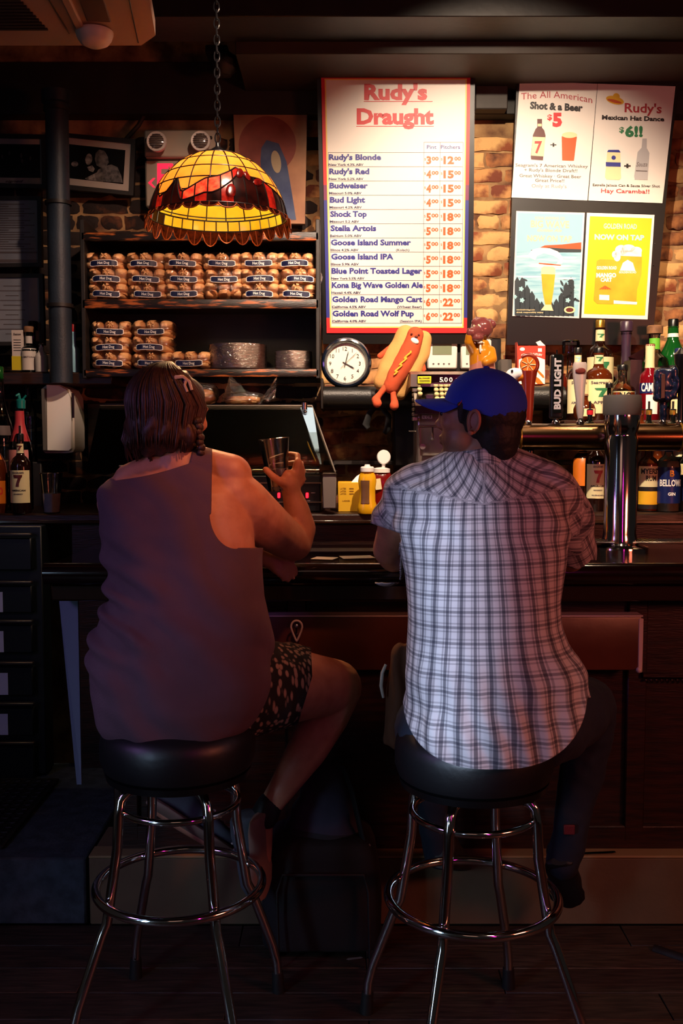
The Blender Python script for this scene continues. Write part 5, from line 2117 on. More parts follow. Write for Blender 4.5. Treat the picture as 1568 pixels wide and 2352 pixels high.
o, c, H = condiment('mustard_bottle', 843, 1166, 1070, 3.76, 0.037, M['mustard'], M['white_plastic'], 'yellow mustard squeeze bottle with white cap',
                    [(0, 0), (0.9, 0), (1.0, 0.04), (1.0, 0.16), (0.84, 0.26), (0.82, 0.5), (0.94, 0.68), (0.84, 0.80), (0.62, 0.88), (0.6, 0.9), (0, 0.9)])
g = G().lathe([(0, H * 0.88), (0.026, H * 0.88), (0.026, H * 0.96), (0.022, H * 0.985), (0.012, H * 0.99), (0.009, H * 1.03), (0, H * 1.03)], c, 28)
part('cap', g, M['white_plastic'], o)
g = G()
for j in range(9):
    for i in range(9):
        a = -0.62 + 1.05 * i / 8 - 0.2
        r = 0.037 * 0.905
        z = H * (0.22 + 0.48 * j / 8)
        tt = 0.22 + 0.48 * j / 8
        rr = 0.0375 * np.interp(tt, [0.16, 0.26, 0.5, 0.68, 0.8], [1.0, 0.84, 0.82, 0.94, 0.84]) + 0.0006
        g.v.append((c.x + rr * math.sin(a), c.y - rr * 0.78 * math.cos(a) - 0.0008, c.z + z))
g.f = [(j * 9 + i, j * 9 + i + 1, (j + 1) * 9 + i + 1, (j + 1) * 9 + i) for j in range(8) for i in range(8)]
part('label', g, M['mustard_lab'], o)
o, c, H = condiment('ketchup_bottle', 875, 1165, 1075, 3.86, 0.050, M['ketchup'], M['white_plastic'], 'dark red ketchup squeeze bottle with open white lid beside the man\'s shoulder',
                    [(0, 0), (0.86, 0), (0.95, 0.05), (0.9, 0.22), (0.88, 0.38), (0.98, 0.6), (0.9, 0.78), (0.68, 0.9), (0.5, 0.94), (0, 0.94)])
g = G().lathe([(0, H * 0.9), (0.034, H * 0.9), (0.034, H * 0.985), (0.018, H * 1.01), (0, H * 1.02)], c, 28)
part('cap', g, M['white_plastic'], o)
lid = at(881, 1050, 3.86)
g = G().lathe([(0, -0.006), (0.024, -0.006), (0.027, 0.0), (0.024, 0.006), (0.0, 0.006)], lid, 26, Matrix.Rotation(PI / 2 - 0.1, 3, 'X') @ Matrix.Rotation(0.3, 3, 'Z'))
g.v = [(x, y, lid.z + (z - lid.z) * 1.05) for x, y, z in g.v]
g.tube([lid + Vector((0, 0.004, -0.024)), lid + Vector((-0.002, 0.006, -0.044))], 0.007, 8)
part('flip_lid', g, M['white_plastic'], o)
g = G().box((at(868, 1115, 3.82).x, 3.821, at(0, 1112, 3.82).z), (0.024, 0.004, 0.042), Matrix.Rotation(-0.15, 3, 'Y'))
part('label', g, M['p_cream'], o)
o, c, H = condiment('ketchup_bottle', 292, 1166, 1068, 3.78, 0.042, M['ketchup'], M['white_plastic'], 'ketchup bottle with white cap at the woman\'s left shoulder',
                    [(0, 0), (0.9, 0), (0.98, 0.05), (0.9, 0.3), (0.98, 0.6), (0.95, 0.76), (0.72, 0.86), (0, 0.88)])
g = G().lathe([(0, H * 0.86), (0.031, H * 0.86), (0.031, H * 0.99), (0.028, H * 1.0), (0, H * 1.0)], c, 24, fn=lambda a, z: 1 + 0.02 * math.sin(a * 24))
part('cap', g, M['off_white'], o)

# ================================================================= SOAP DISPENSER
sd_ = thing('soap_dispenser', 'white wall soap dispenser with rounded front at the left', 'dispenser', at(132, 1042, 4.2))
g = G()
pr = [(97, 892), (110, 882), (138, 884), (158, 894), (168, 912), (171, 960), (172, 1030), (168, 1038), (150, 1041), (105, 1041), (99, 1036)]
g.prism([at(x, y, 4.16) for x, y in pr], (0, 0.16, 0))
part('housing', g, M['off_white'], sd_, sharp=30)
g = G()
pr = [(107, 884), (136, 886), (152, 895), (160, 912), (163, 960), (163, 1030), (158, 1035), (109, 1034)]
g.prism([at(x, y, 4.13) for x, y in pr], (0, 0.035, 0))
part('cover', g, M['white_plastic'], sd_, sharp=30)
g = G().boxp(95, 892, 107, 1036, 4.128, 4.17, bev=0.004)
part('side_band', g, M['grey_cap'], sd_)
g = G().tube([at(167, 903, 4.135), at(168, 960, 4.135)], [(0.006, 0.006), (0.005, 0.005)], 8)
part('sight_window', g, M['black_plastic'], sd_)

# ================================================================= BOTTLES
PROF = {
    'whiskey': [(0, 0), (0.94, 0), (1, 0.015), (1, 0.60), (0.95, 0.66), (0.72, 0.715), (0.42, 0.75), (0.35, 0.79), (0.33, 0.93), (0.38, 0.935), (0.38, 0.955), (0.3, 0.96)],
    'wine': [(0, 0), (0.93, 0), (1, 0.012), (1, 0.56), (0.9, 0.64), (0.6, 0.74), (0.40, 0.82), (0.36, 0.96), (0.40, 0.965), (0.3, 0.985)],
    'longneck': [(0, 0), (0.9, 0), (1, 0.03), (1, 0.28), (0.9, 0.38), (0.5, 0.46), (0.36, 0.55), (0.31, 0.70), (0.33, 0.90), (0.38, 0.91), (0.33, 0.95)],
    'square': [(0, 0), (0.96, 0), (1, 0.02), (1, 0.55), (0.9, 0.62), (0.5, 0.68), (0.36, 0.74), (0.36, 0.90), (0.4, 0.93), (0.36, 0.95)],
    'jug': [(0, 0), (0.95, 0), (1, 0.02), (1, 0.52), (0.88, 0.66), (0.5, 0.76), (0.38, 0.80), (0.36, 0.92), (0.4, 0.93), (0.34, 0.96)],
    'slim': [(0, 0), (0.94, 0), (1, 0.015), (1, 0.52), (0.9, 0.58), (0.5, 0.63), (0.44, 0.68), (0.44, 0.93), (0.48, 0.94), (0.44, 0.96)],
    'round': [(0, 0), (0.8, 0), (1, 0.12), (1, 0.45), (0.85, 0.62), (0.4, 0.74), (0.3, 0.8), (0.3, 0.92), (0.36, 0.95), (0.3, 0.97)],
}


def bottle(name, label, px, pyt, pyb, wpx, Y, prof='whiskey', glass='brown_glass', cap=('gold', 0.06, 1.15), labels=(), liquid=None, zbase=None, group=None, sq=False, cat='bottle', spout=False):
    b = at(px, pyb, Y)
    if zbase is not None:
        b.z = zbase
    H = at(px, pyt, Y).z - b.z
    R = wpx / 2 * Y / F
    o = thing(name, label, cat, b, group)
    p = PROF[prof]
    ch = cap[1] if cap else 0
    s_ = (1 - ch * 0.6)
    Hs = H * s_
    fn = None
    if sq:
        fn = lambda a, z: min(1.0 / max(abs(math.cos(a)), abs(math.sin(a))), 1.18) if z < Hs * 0.6 else 1.0
    part('glass', G().lathe([(r * R, z * Hs) for r, z in p], b, 28, fn=fn), M[glass], o)
    if liquid:
        lm, lv = liquid
        q = [(r * R * 0.93, max(z * Hs, 0.004)) for r, z in p if z <= lv]
        rl = np.interp(lv, [z for r, z in p], [r for r, z in p])
        q += [(rl * R * 0.93, lv * Hs), (0, lv * Hs)]
        part('liquid', G().lathe(q, b, 24, fn=fn), M[lm], o)
    nr = p[-1][0] * R
    if cap:
        cm, chh, cw = cap
        z0 = Hs * 0.94
        g = G().lathe([(0, z0), (nr * cw, z0), (nr * cw * 1.02, H - 0.004), (nr * cw * 0.9, H), (0, H)], b, 20)
        part('cap', g, M[cm], o)
    if spout:
        g = G().lathe([(0, H * 0.95), (0.011, H * 0.955), (0.013, H * 0.985), (0.011, H), (0.004, H + 0.002), (0.004, H + 0.03), (0.0, H + 0.03)], b, 14)
        part('pour_spout', g, M['black_plastic'], o)
    for L in labels:
        z0, z1, mt, sp, txts = L
        off = 0.0008
        lg = G()
        n = 12
        nzs = 5
        for j in range(nzs + 1):
            zz_ = z0 + (z1 - z0) * j / nzs
            rr = np.interp(zz_, [z for r, z in p], [r for r, z in p]) * R + off
            for i in range(n + 1):
                a = -sp + 2 * sp * i / n
                lg.v.append((b.x + rr * math.sin(a), b.y - rr * math.cos(a), b.z + zz_ * Hs))
        lg.f = [(j * (n + 1) + i, j * (n + 1) + i + 1, (j + 1) * (n + 1) + i + 1, (j + 1) * (n + 1) + i) for j in range(nzs) for i in range(n)]
        lo = part('label', lg, M[mt], o)
        bym = {}
        for (t, m2, zf, hf, wf) in txts:
            zz_ = z0 + (z1 - z0) * zf
            rr = np.interp(zz_, [z for r, z in p], [r for r, z in p]) * R + off * 2
            q = bym.setdefault(m2, G())
            if t == '7':
                hh, ww = (z1 - z0) * Hs * hf, 2 * R * wf
                edge_ = [(-0.5, 0.5, 1.0), (-0.5, 0.5, 0.90), (-0.42, 0.46, 0.80), (-0.38, 0.40, 0.74), (0.02, 0.36, 0.72), (-0.08, 0.26, 0.5), (-0.18, 0.14, 0.25), (-0.24, 0.12, 0.0)]
                bq = len(q.v)
                for (xa_, xb_, zf_) in edge_:
                    for i in range(7):
                        a = (xa_ + (xb_ - xa_) * i / 6) * ww / rr
                        q.v.append((b.x + rr * math.sin(a), b.y - rr * math.cos(a), b.z + zz_ * Hs + zf_ * hh))
                q.f += [(bq + j * 7 + i, bq + j * 7 + i + 1, bq + j * 7 + i + 8, bq + j * 7 + i + 7) for j in range(len(edge_) - 1) for i in range(6)]
                continue
            cyltext(q, b, rr, t, zz_ * Hs, (z1 - z0) * Hs * hf, 2 * R * wf, bold=0.03)
        for m2, q in bym.items():
            part('lettering', q, M[m2], lo)
    return o


SHZ = at(784, 966, 4.05).z     # bottle shelf behind the taps
bs = thing('bottle_shelf', 'dark shelf of liquor bottles behind the beer taps', 'shelf', (at(1450, 980, 4.1).x, 4.16, SHZ - 0.03))
part('board', G().box(((at(1290, 980, 4).x + 2.2) / 2, 4.18, SHZ - 0.015), (2.2 - at(1290, 980, 4).x, 0.44, 0.03), bev=0.004), M['dark_wood'], bs)
part('riser', G().box(((at(1290, 980, 4).x + 2.2) / 2, 4.33, SHZ + 0.03), (2.2 - at(1290, 980, 4).x, 0.12, 0.06), bev=0.004), M['black_paint'], bs)
W7 = [(0.12, 0.50, 'p_cream', 1.25, [('7', 'p_green', 0.40, 0.34, 0.5), ("Seagram's", 'p_grey', 0.84, 0.09, 0.8), ('APPLE', 'p_grey', 0.16, 0.08, 0.5)])]
Z2 = SHZ + 0.06
bottle('whiskey_bottle', 'tall brown whiskey bottle with a gold cap and green 7 on the neck, rear row', 1374, 735, 952, 62, 4.30, 'whiskey', 'brown_glass', ('gold', 0.08, 1.15),
       [(0.795, 0.93, 'p_cream', 1.3, [('7', 'p_green', 0.30, 0.34, 0.3)]), (0.30, 0.60, 'p_cream', 1.3, [('7', 'p_green', 0.2, 0.6, 0.5)])], zbase=Z2)
bottle('whiskey_bottle', 'amber whiskey bottle with a white label and green mark, front row beside the silver tap', 1372, 799, 966, 62, 4.10, 'whiskey', 'amber_glass', ('black_plastic', 0.05, 1.2),
       [(0.80, 0.925, 'p_cream', 1.3, [('7', 'p_green', 0.3, 0.5, 0.3)]), (0.10, 0.58, 'p_cream', 1.3, [("Seagram's", 'p_grey', 0.86, 0.08, 0.8), ('7', 'p_green', 0.48, 0.26, 0.5), ('APPLE', 'p_grey', 0.28, 0.08, 0.6)])], zbase=SHZ, spout=False)
bottle('whiskey_bottle', 'dark whiskey bottle with a white label and orange mark left of the silver tap', 1324, 799, 966, 48, 4.08, 'whiskey', 'brown_glass', ('black_plastic', 0.05, 1.25),
       [(0.80, 0.925, 'p_cream', 1.3, [('7', 'p_lavender', 0.3, 0.5, 0.3)]), (0.10, 0.58, 'p_cream', 1.3, [("Seagram's", 'p_grey', 0.86, 0.08, 0.8), ('7', 'orange_lab', 0.50, 0.26, 0.5), ('AMERICAN', 'p_grey', 0.28, 0.07, 0.8)])], zbase=SHZ)
bottle('liquor_bottle', 'small round amber bottle in front of the white whiskey labels', 1341, 905, 984, 50, 3.98, 'round', 'amber_glass', ('cork', 0.05, 1.1), [(0.15, 0.45, 'p_cream', 0.9, [])], zbase=SHZ)
bottle('liquor_bottle', 'clear bottle with a sculpted clear stopper beside the dark-handled tap', 1308, 782, 966, 40, 4.22, 'slim', 'clear', ('clear', 0.18, 2.2), [], ('pale_liquid', 0.4), zbase=SHZ)
bottle('liquor_bottle', 'long-necked brown bottle with a purple wax top below the yellow poster', 1434, 738, 966, 66, 4.22, 'longneck', 'clear', ('wax', 0.07, 1.3),
       [(0.60, 0.93, 'wax', PI, []), (0.1, 0.3, 'p_cream', 1.2, [])], ('brown_glass', 0.34), zbase=SHZ)
bottle('bourbon_bottle', 'square clear bourbon bottle with black lettering above the beer tower', 1427, 838, 966, 56, 4.05, 'square', 'clear', ('black_plastic', 0.06, 1.2),
       [(0.22, 0.54, 'p_cream', 1.2, [('KNOB', 'p_black', 0.58, 0.34, 0.9)])], ('amber_liquid', 0.52), zbase=SHZ, sq=True)
bottle('small_bottle', 'little red-labelled bottle with a black cap left of the bourbon', 1397, 880, 966, 22, 4.0, 'slim', 'dark_glass', ('black_plastic', 0.12, 1.7), [(0.30, 0.62, 'p_red', PI, [])], zbase=SHZ)
bottle('aperitif_bottle', 'bright red aperitif bottle with white lettering and a cream neck', 1489, 783, 966, 46, 4.05, 'slim', 'red_liquid', None,
       [(0.66, 0.95, 'p_cream', PI, []), (0.34, 0.47, 'navy_glass', 1.4, [('CAMPARI', 'p_white', 0.2, 0.75, 1.15)]), (0.08, 0.32, 'p_white', 0.6, [])], zbase=SHZ)
bottle('tequila_bottle', 'clear bottle with a cork top and bright green neck band', 1499, 748, 955, 66, 4.24, 'square', 'clear', ('cork', 0.07, 1.5), [(0.74, 0.88, 'lime_band', PI, [])], ('pale_liquid', 0.5), zbase=Z2)
bottle('wine_bottle', 'green glass bottle with a black cap and white collar at the right edge', 1541, 733, 955, 64, 4.28, 'wine', 'green_glass', ('black_plastic', 0.10, 1.2), [(0.845, 0.89, 'p_white', PI, []), (0.30, 0.5, 'black_matte', 1.3, [])], zbase=Z2)
bottle('liquor_bottle', 'clear bottle with blue and yellow lettered label at the right edge', 1556, 800, 966, 40, 4.02, 'slim', 'clear', ('navy_glass', 0.06, 1.2),
       [(0.62, 0.66, 'p_yellow', PI, []), (0.34, 0.56, 'p_yellow', 1.3, [('PERO', 'p_blue', 0.4, 0.4, 0.9)]), (0.1, 0.3, 'p_cream', 1.2, [])], ('pale_liquid', 0.5), zbase=SHZ)
RLZ = at(1450, 1030, 3.80).z
spr = thing('speed_rail', 'narrow dark rail behind the bronze tube holding miniature bottles', 'shelf', (at(1440, 0, 3.8).x, 3.8, RLZ - 0.012))
part('rail', G().boxp(1330, 1030, 1640, 1036, 3.76, 3.85, bev=0.002), M['dark_steel'], spr)
for (px, lb, m_) in ((1353, 'red-necked bottle with a clear pour spout below the amber whiskey', 'red_cap'), (1488, 'gold-necked bottle with a pour spout below the red aperitif', 'gold'),
                     (1543, 'red and gold necked bottle with a pour spout near the right edge', 'gold'), (1520, 'black-necked bottle with white lettering behind the tube rail', 'black_plastic'),
                     (1470, 'small round brown bottle with a glowing amber rim right of the tower', 'amber_glass')):
    bottle('miniature_bottle', lb, px, 940, 1030, 34, 3.80, 'whiskey', 'dark_glass' if px != 1470 else 'amber_glass', (m_, 0.14, 1.4), [(0.15, 0.5, 'p_cream', 1.2, [])], zbase=RLZ, spout=True)
# burgundy carton leaning
g = G().boxp(1446, 826, 1474, 962, 4.10, 4.20, bev=0.002)
tb = thing('burgundy_carton', 'dark burgundy carton with an open slanted lid left of the aperitif', 'carton', at(1460, 966, 4.15))
part('carton', g, pm('burgundy', '#2a0810', 0.45), tb)
part('open_lid', G().prism([at(1443, 820, 4.10), at(1478, 800, 4.10), at(1478, 830, 4.12), at(1446, 830, 4.12)], (0, 0.006, 0)), bpy.data.materials['burgundy'], tb)

# cutlery box
cb = thing('cutlery_box', 'red and white assorted cutlery carton standing on the ledge', 'carton', at(1218, 885, 4.22))
part('carton', G().boxp(1190, 794, 1252, 884, 4.14, 4.22, bev=0.002), M['carton_red'], cb)
p9 = Plane(at(1190, 794, 4.1395), at(1252, 794, 4.1395), at(1190, 884, 4.1395))
g = G()
ppoly(g, p9, 0.0006, [(1191, 826), (1205, 820), (1235, 820), (1251, 826), (1251, 882), (1191, 882)])
part('white_panel', g, M['p_white'], cb)
g = G()
vv, ff = text2d('ASSORTED CUTLERY', 1196, 818, 4.5, 49, bold=0.03)
g.add([p9.p(a, b - 2.5 * math.sin((a - 1196) / 49 * PI), 0.0009) for a, b in vv], ff)
pell(g, p9, 0.0008, 1199, 802, 6, 4, 14)
ppoly(g, p9, 0.0008, [(1235, 800), (1244, 800), (1244, 808), (1235, 808)])
part('white_lettering', g, M['p_white'], cb)
g = G()
ppoly(g, p9, 0.001, [(1210, 858), (1214, 854), (1238, 870), (1248, 882), (1234, 882)])
ppoly(g, p9, 0.001, [(1222, 842), (1226, 840), (1248, 862), (1250, 868), (1246, 868)])
part('cutlery_print', g, M['orange_lab'], cb)
part('torn_flap', G().prism([at(1187, 785, 4.14), at(1191, 800, 4.14), at(1191, 884, 4.14), at(1188, 884, 4.14)], (0, 0.05, 0)), M['carton_red'], cb)
g = G().prism([at(1236, 794, 4.15), at(1252, 794, 4.15), at(1240, 782, 4.19), at(1230, 786, 4.19)], (0, 0.002, 0))
part('lid_flap', g, M['paper'], cb)
solo('dark_jar', G().lathe([(0, 0), (0.03, 0), (0.032, 0.01), (0.032, 0.07), (0.024, 0.08), (0.024, 0.09), (0, 0.09)], at(1285, 908, 4.20), 20), M['tap_red'], 'reddish brown jar behind the black tap handle', 'jar')

# lower bottles on the counter, right
A7 = [(0.16, 0.58, 'p_cream', 1.2, [('7', 'p_red2', 0.46, 0.36, 0.42), ("SEAGRAM'S", 'p_grey', 0.90, 0.05, 0.5), ('AMERICAN', 'p_black', 0.34, 0.05, 0.75), ('WHISKEY', 'p_grey', 0.22, 0.04, 0.45), ('BLENDED', 'p_grey', 0.08, 0.03, 0.6)])]
bottle('whiskey_bottle', 'dark whiskey bottle with a cream label and large red 7, left of the beer tower', 1366, 980, 1181, 48, 3.90, 'whiskey', 'brown_glass', ('red_cap', 0.06, 1.2),
       A7 + [(0.80, 0.92, 'p_cream', 1.3, [('7', 'p_red2', 0.3, 0.5, 0.3)])], zbase=CZ)
bottle('rum_bottle', 'rum bottle with a white and yellow label, right of the beer tower', 1486, 1000, 1183, 48, 3.88, 'whiskey', 'clear', ('p_sky', 0.06, 1.2),
       [(0.34, 0.62, 'p_cream', 1.3, [("MYERS'S", 'p_black', 0.64, 0.24, 1.0), ('RUM', 'p_black', 0.30, 0.24, 0.5)]), (0.28, 0.34, 'p_black', 1.3, []), (0.10, 0.28, 'p_amber', 1.3, []), (0.04, 0.10, 'p_black', 1.3, [])],
       ('amber_liquid', 0.66), zbase=CZ)
bottle('gin_bottle', 'gin bottle with a dark blue label and white lettering near the right edge', 1532, 995, 1183, 54, 3.86, 'whiskey', 'clear', ('navy_glass', 0.08, 1.3),
       [(0.12, 0.60, 'navy_glass', 1.35, [('BELLOWS', 'p_white', 0.48, 0.17, 1.05), ('GIN', 'p_white', 0.22, 0.08, 0.32), ('B', 'gold', 0.75, 0.16, 0.2)]),
        (0.80, 0.9, 'navy_glass', 1.3, [('BELLOWS', 'p_white', 0.4, 0.3, 0.5)])], ('pale_liquid', 0.68), zbase=CZ)
bottle('liquor_bottle', 'clear bottle cut by the right edge beside the blue gin', 1572, 1000, 1183, 46, 3.9, 'whiskey', 'clear', ('white_plastic', 0.06, 1.2), [(0.15, 0.5, 'navy_glass', 1.3, [])], ('pale_liquid', 0.5), zbase=CZ)
bottle('liquor_bottle', 'yellow-labelled bottle behind the rum and gin', 1507, 1000, 1172, 50, 4.05, 'whiskey', 'amber_glass', ('gold', 0.06, 1.2), [(0.3, 0.62, 'p_yellow', 1.3, [('EVO', 'p_rust', 0.55, 0.2, 0.4)]), (0.1, 0.28, 'p_rust', 1.3, [])], zbase=CZ)
bottle('liquor_bottle', 'white-labelled bottle behind the gin', 1556, 1000, 1172, 46, 4.08, 'whiskey', 'dark_glass', ('white_plastic', 0.06, 1.2), [(0.3, 0.85, 'p_cream', 1.3, [])], zbase=CZ)
bottle('liquor_bottle', 'brown bottle with an orange sunburst label behind the red 7 whiskey', 1336, 990, 1172, 48, 4.10, 'whiskey', 'brown_glass', ('black_plastic', 0.06, 1.2), [(0.30, 0.75, 'orange_lab', 1.3, [])], zbase=CZ)
# steel bowl
c = at(1230, 1100, 4.0)
c.z = at(0, 1100, 4.0).z
g = G().lathe([(0, 0), (0.045, 0.0), (0.062, 0.02), (0.066, 0.045), (0.070, 0.046), (0.064, 0.048), (0.058, 0.02), (0.04, 0.006), (0, 0.006)], c, 32)
bt = thing('steel_tub', 'shallow steel tub behind the man\'s right shoulder', 'tub', (c.x, c.y, CZ))
part('bowl', g, M['chrome'], bt)
part('stand', G().lathe([(0, 0), (0.05, 0), (0.045, c.z - CZ), (0, c.z - CZ)], (c.x, c.y, CZ), 24), M['dark_steel'], bt)

# left counter bottles
bottle('whiskey_bottle', 'dark whiskey bottle with cream label and dark red 7 at the left end', 50, 996, 1186, 46, 3.78, 'whiskey', 'brown_glass', ('black_plastic', 0.05, 1.2),
       [(0.14, 0.56, 'p_cream', 1.25, [('7', 'p_brown', 0.50, 0.36, 0.45), ("SEAGRAM'S", 'p_grey', 0.90, 0.05, 0.6), ('AMERICAN', 'p_black', 0.36, 0.05, 0.75), ('WHISKEY', 'p_grey', 0.25, 0.04, 0.5)]),
        (0.78, 0.90, 'p_cream', 1.3, [('7', 'p_brown', 0.3, 0.5, 0.3)])], zbase=CZ, spout=True)
o = bottle('vodka_bottle', 'clear flavoured bottle with a red neck and teal pump cap at the left', 50, 932, 1178, 54, 3.95, 'wine', 'clear', None, [(0.66, 0.95, 'p_red2', PI, []), (0.38, 0.58, 'p_pink', 1.0, [])], zbase=CZ)
g = G().lathe([(0, -0.004), (0.017, -0.004), (0.018, 0.028), (0.013, 0.034), (0, 0.034)], at(48, 936, 3.95), 18)
g.limb([at(45, 916, 3.95), at(43, 906, 3.95), at(37, 909, 3.94)], [0.006, 0.006, 0.004], 10)
g.tube([at(52, 918, 3.95), at(60, 908, 3.95)], 0.004, 8)
part('pump_cap', g, M['teal'], o)
bottle('liquor_bottle', 'tall clear empty bottle at the very left edge', 4, 842, 1175, 62, 3.95, 'wine', 'clear', ('green_glass', 0.08, 1.2), [(0.55, 0.62, 'p_grey', 1.2, [])], zbase=CZ)
bottle('liqueur_bottle', 'amber bottle with orange label cut by the left edge', -6, 985, 1188, 50, 3.80, 'round', 'amber_glass', ('black_plastic', 0.06, 1.2), [(0.12, 0.40, 'orange_lab', 1.3, [('DISARO', 'p_red', 0.4, 0.3, 0.9)]), (0.66, 0.78, 'orange_lab', 1.2, [])], zbase=CZ)
bottle('liquor_bottle', 'clear corked bottle between the pump bottle and soap dispenser', 68, 867, 1060, 36, 4.25, 'wine', 'clear', ('cork', 0.06, 1.6), [], zbase=at(0, 1060, 4.25).z)
solo('riser_shelf', G().boxp(30, 1061, 96, 1170, 4.18, 4.34, bev=0.004), M['black_paint'], 'black riser under the corked bottle at the left', 'shelf')

# plastic cup of water
c = at(119, 1161, 3.78)
c.z = CZ
cu_ = thing('plastic_cup', 'clear plastic cup half full of cloudy water on the counter at the left', 'cup', c)
hh = at(0, 1088, 3.78).z - CZ
g = G().lathe([(0, 0.001), (0.030, 0.001), (0.042, hh), (0.044, hh + 0.001), (0.042, hh + 0.003), (0.040, hh), (0.0285, 0.004), (0, 0.004)], c, 32)
part('cup', g, M['pint_clear'], cu_)
g = G().lathe([(0, 0.005), (0.029, 0.005), (0.0345, hh * 0.5), (0, hh * 0.5)], c, 28)
part('liquid', g, pm('cloudy_water', '#a8a6aa', 0.25, col2='#b8b4b4', ns=30), cu_)

# upper left shelf
ul = at(0, 852, 4.1).z
us = thing('corner_shelf', 'dark brown shelf under the framed documents at the left', 'shelf', (-1.35, 4.3, ul - 0.05))
part('board', G().box((-1.75 + 0.28, 4.28, ul - 0.028), (1.05 - 0.0, 0.28, 0.05), bev=0.004), M['dark_wood'], us)
cr = thing('tall_carton', 'slim white and yellow carton on the left shelf', 'carton', at(39, 850, 4.22))
part('carton', G().boxp(27, 758, 53, 851, 4.19, 4.25, bev=0.001), M['off_white'], cr)
part('yellow_foot', G().boxp(27, 818, 53, 850, 4.188, 4.192, bev=0), pm('carton_yellow', '#c9b81c', 0.5), cr)
p0 = Plane(at(27, 758, 4.1895), at(53, 758, 4.1895), at(27, 851, 4.1895))
g = G()
ptext(g, p0, 0.0005, 'Sazon', 30, 770, 5, 18, bold=0.02, shear=0.2)
for k in range(5):
    ppoly(g, p0, 0.0005, [(31, 780 + k * 6), (48, 780 + k * 6), (48, 781.5 + k * 6), (31, 781.5 + k * 6)])
part('lettering', g, M['p_black'], cr)
bottle('spirit_bottle', 'white-labelled bottle with a cork beside the slim carton', 68, 750, 851, 34, 4.2, 'slim', 'dark_glass', ('cork', 0.12, 1.5), [(0.05, 0.56, 'off_white', 1.5, [('LA GRITONA', 'p_grey', 0.55, 0.08, 1.1)]), (0.68, 0.85, 'off_white', 1.4, [])], zbase=ul)
bottle('spirit_bottle', 'dark round-topped bottle behind the corked bottle on the left shelf', 78, 738, 851, 26, 4.30, 'slim', 'dark_glass', ('black_plastic', 0.2, 2.0), [], zbase=ul)
bottle('spirit_bottle', 'small silver-white bottle on the left shelf next to the pipe', 96, 790, 851, 28, 4.18, 'wine', 'off_white', ('steel', 0.08, 1.3), [], zbase=ul)
bottle('spray_can', 'pale blue spray can with a red nozzle right of the pipe', 170, 745, 851, 28, 4.2, 'slim', 'p_sky', ('red_cap', 0.2, 1.0), [], zbase=ul)

# ================================================================= BEER TOWER AND TAPS
tw = thing('beer_tower', 'polished steel beer tower with grey cap and long bronze cross tube', 'beer tower', (at(1425, 1255, 3.36).x, 3.36, BZ - 0.006))
TY = 3.36
cx_ = at(1425, 1100, TY)
rc = 37 * TY / F
z = lambda py: at(1425, py, TY).z - (BZ - 0.006)
bb = (cx_.x, TY, BZ - 0.006)
part('column', G().lathe([(rc * 1.28, 0.0), (rc * 1.28, 0.012), (rc * 1.08, 0.020), (rc * 1.06, z(1235)), (rc, z(1225)), (rc, z(1010)), (rc * 0.90, z(1002)), (rc * 0.90, z(998)), (rc * 1.0, z(985)), (rc * 1.08, z(972)), (rc * 1.08, z(952)), (0, z(951))], bb, 48), M['steel'] if False else M['chrome'], tw)
part('cap', G().lathe([(0, z(954)), (rc * 1.12, z(954)), (rc * 1.16, z(949)), (rc * 1.16, z(915)), (rc * 1.12, z(908)), (0, z(906))], bb, 48), M['grey_cap'], tw, 'grey rubber cap')
part('base_ring', G().lathe([(0, 0), (rc * 1.75, 0.0), (rc * 1.75, 0.006), (rc * 1.3, 0.014), (0, 0.014)], bb, 40), M['chrome'], tw)
tz = at(0, 1004, 3.44).z
tr_ = 31 * 3.44 / F
g = G().tube([(at(1188, 1000, 3.44).x, 3.44, tz), (2.1, 3.44, tz)], tr_, 40)
part('cross_tube', g, M['tube_metal'], tw)
g = G()
for px in (1192, 1560):
    g.ring((at(px, 1000, 3.44).x, 3.44, tz), tr_ * 1.02, 0.004, 32, 8, Matrix.Rotation(PI / 2, 3, 'Y'))
part('tube_collar', g, M['gold'], tw)
# drip pipe support below the tube, by the wall
solo('tube_support', G().tube([(at(1218, 1030, 3.44).x, 3.44, tz - tr_), (at(1218, 1050, 3.44).x, 3.44, tz - tr_ - 0.03)], 0.012, 14), M['dark_steel'], 'short faucet stub under the left end of the bronze tube', 'faucet')


def tap(px, pyt, pyb, label, fnb):
    Y = 3.44
    b = at(px, 972, Y)
    o = thing('tap_handle', label, 'tap handle', (b.x, Y, tz + tr_ - 0.004), 'beer tap handles on the tube')
    base = Vector((b.x, Y, tz + tr_ - 0.004))
    part('ferrule', G().lathe([(0, 0), (0.013, 0), (0.014, 0.01), (0.009, 0.016), (0.008, 0.022), (0, 0.022)], base, 18), M['chrome'], o)
    fnb(o, base, Y)
    return o


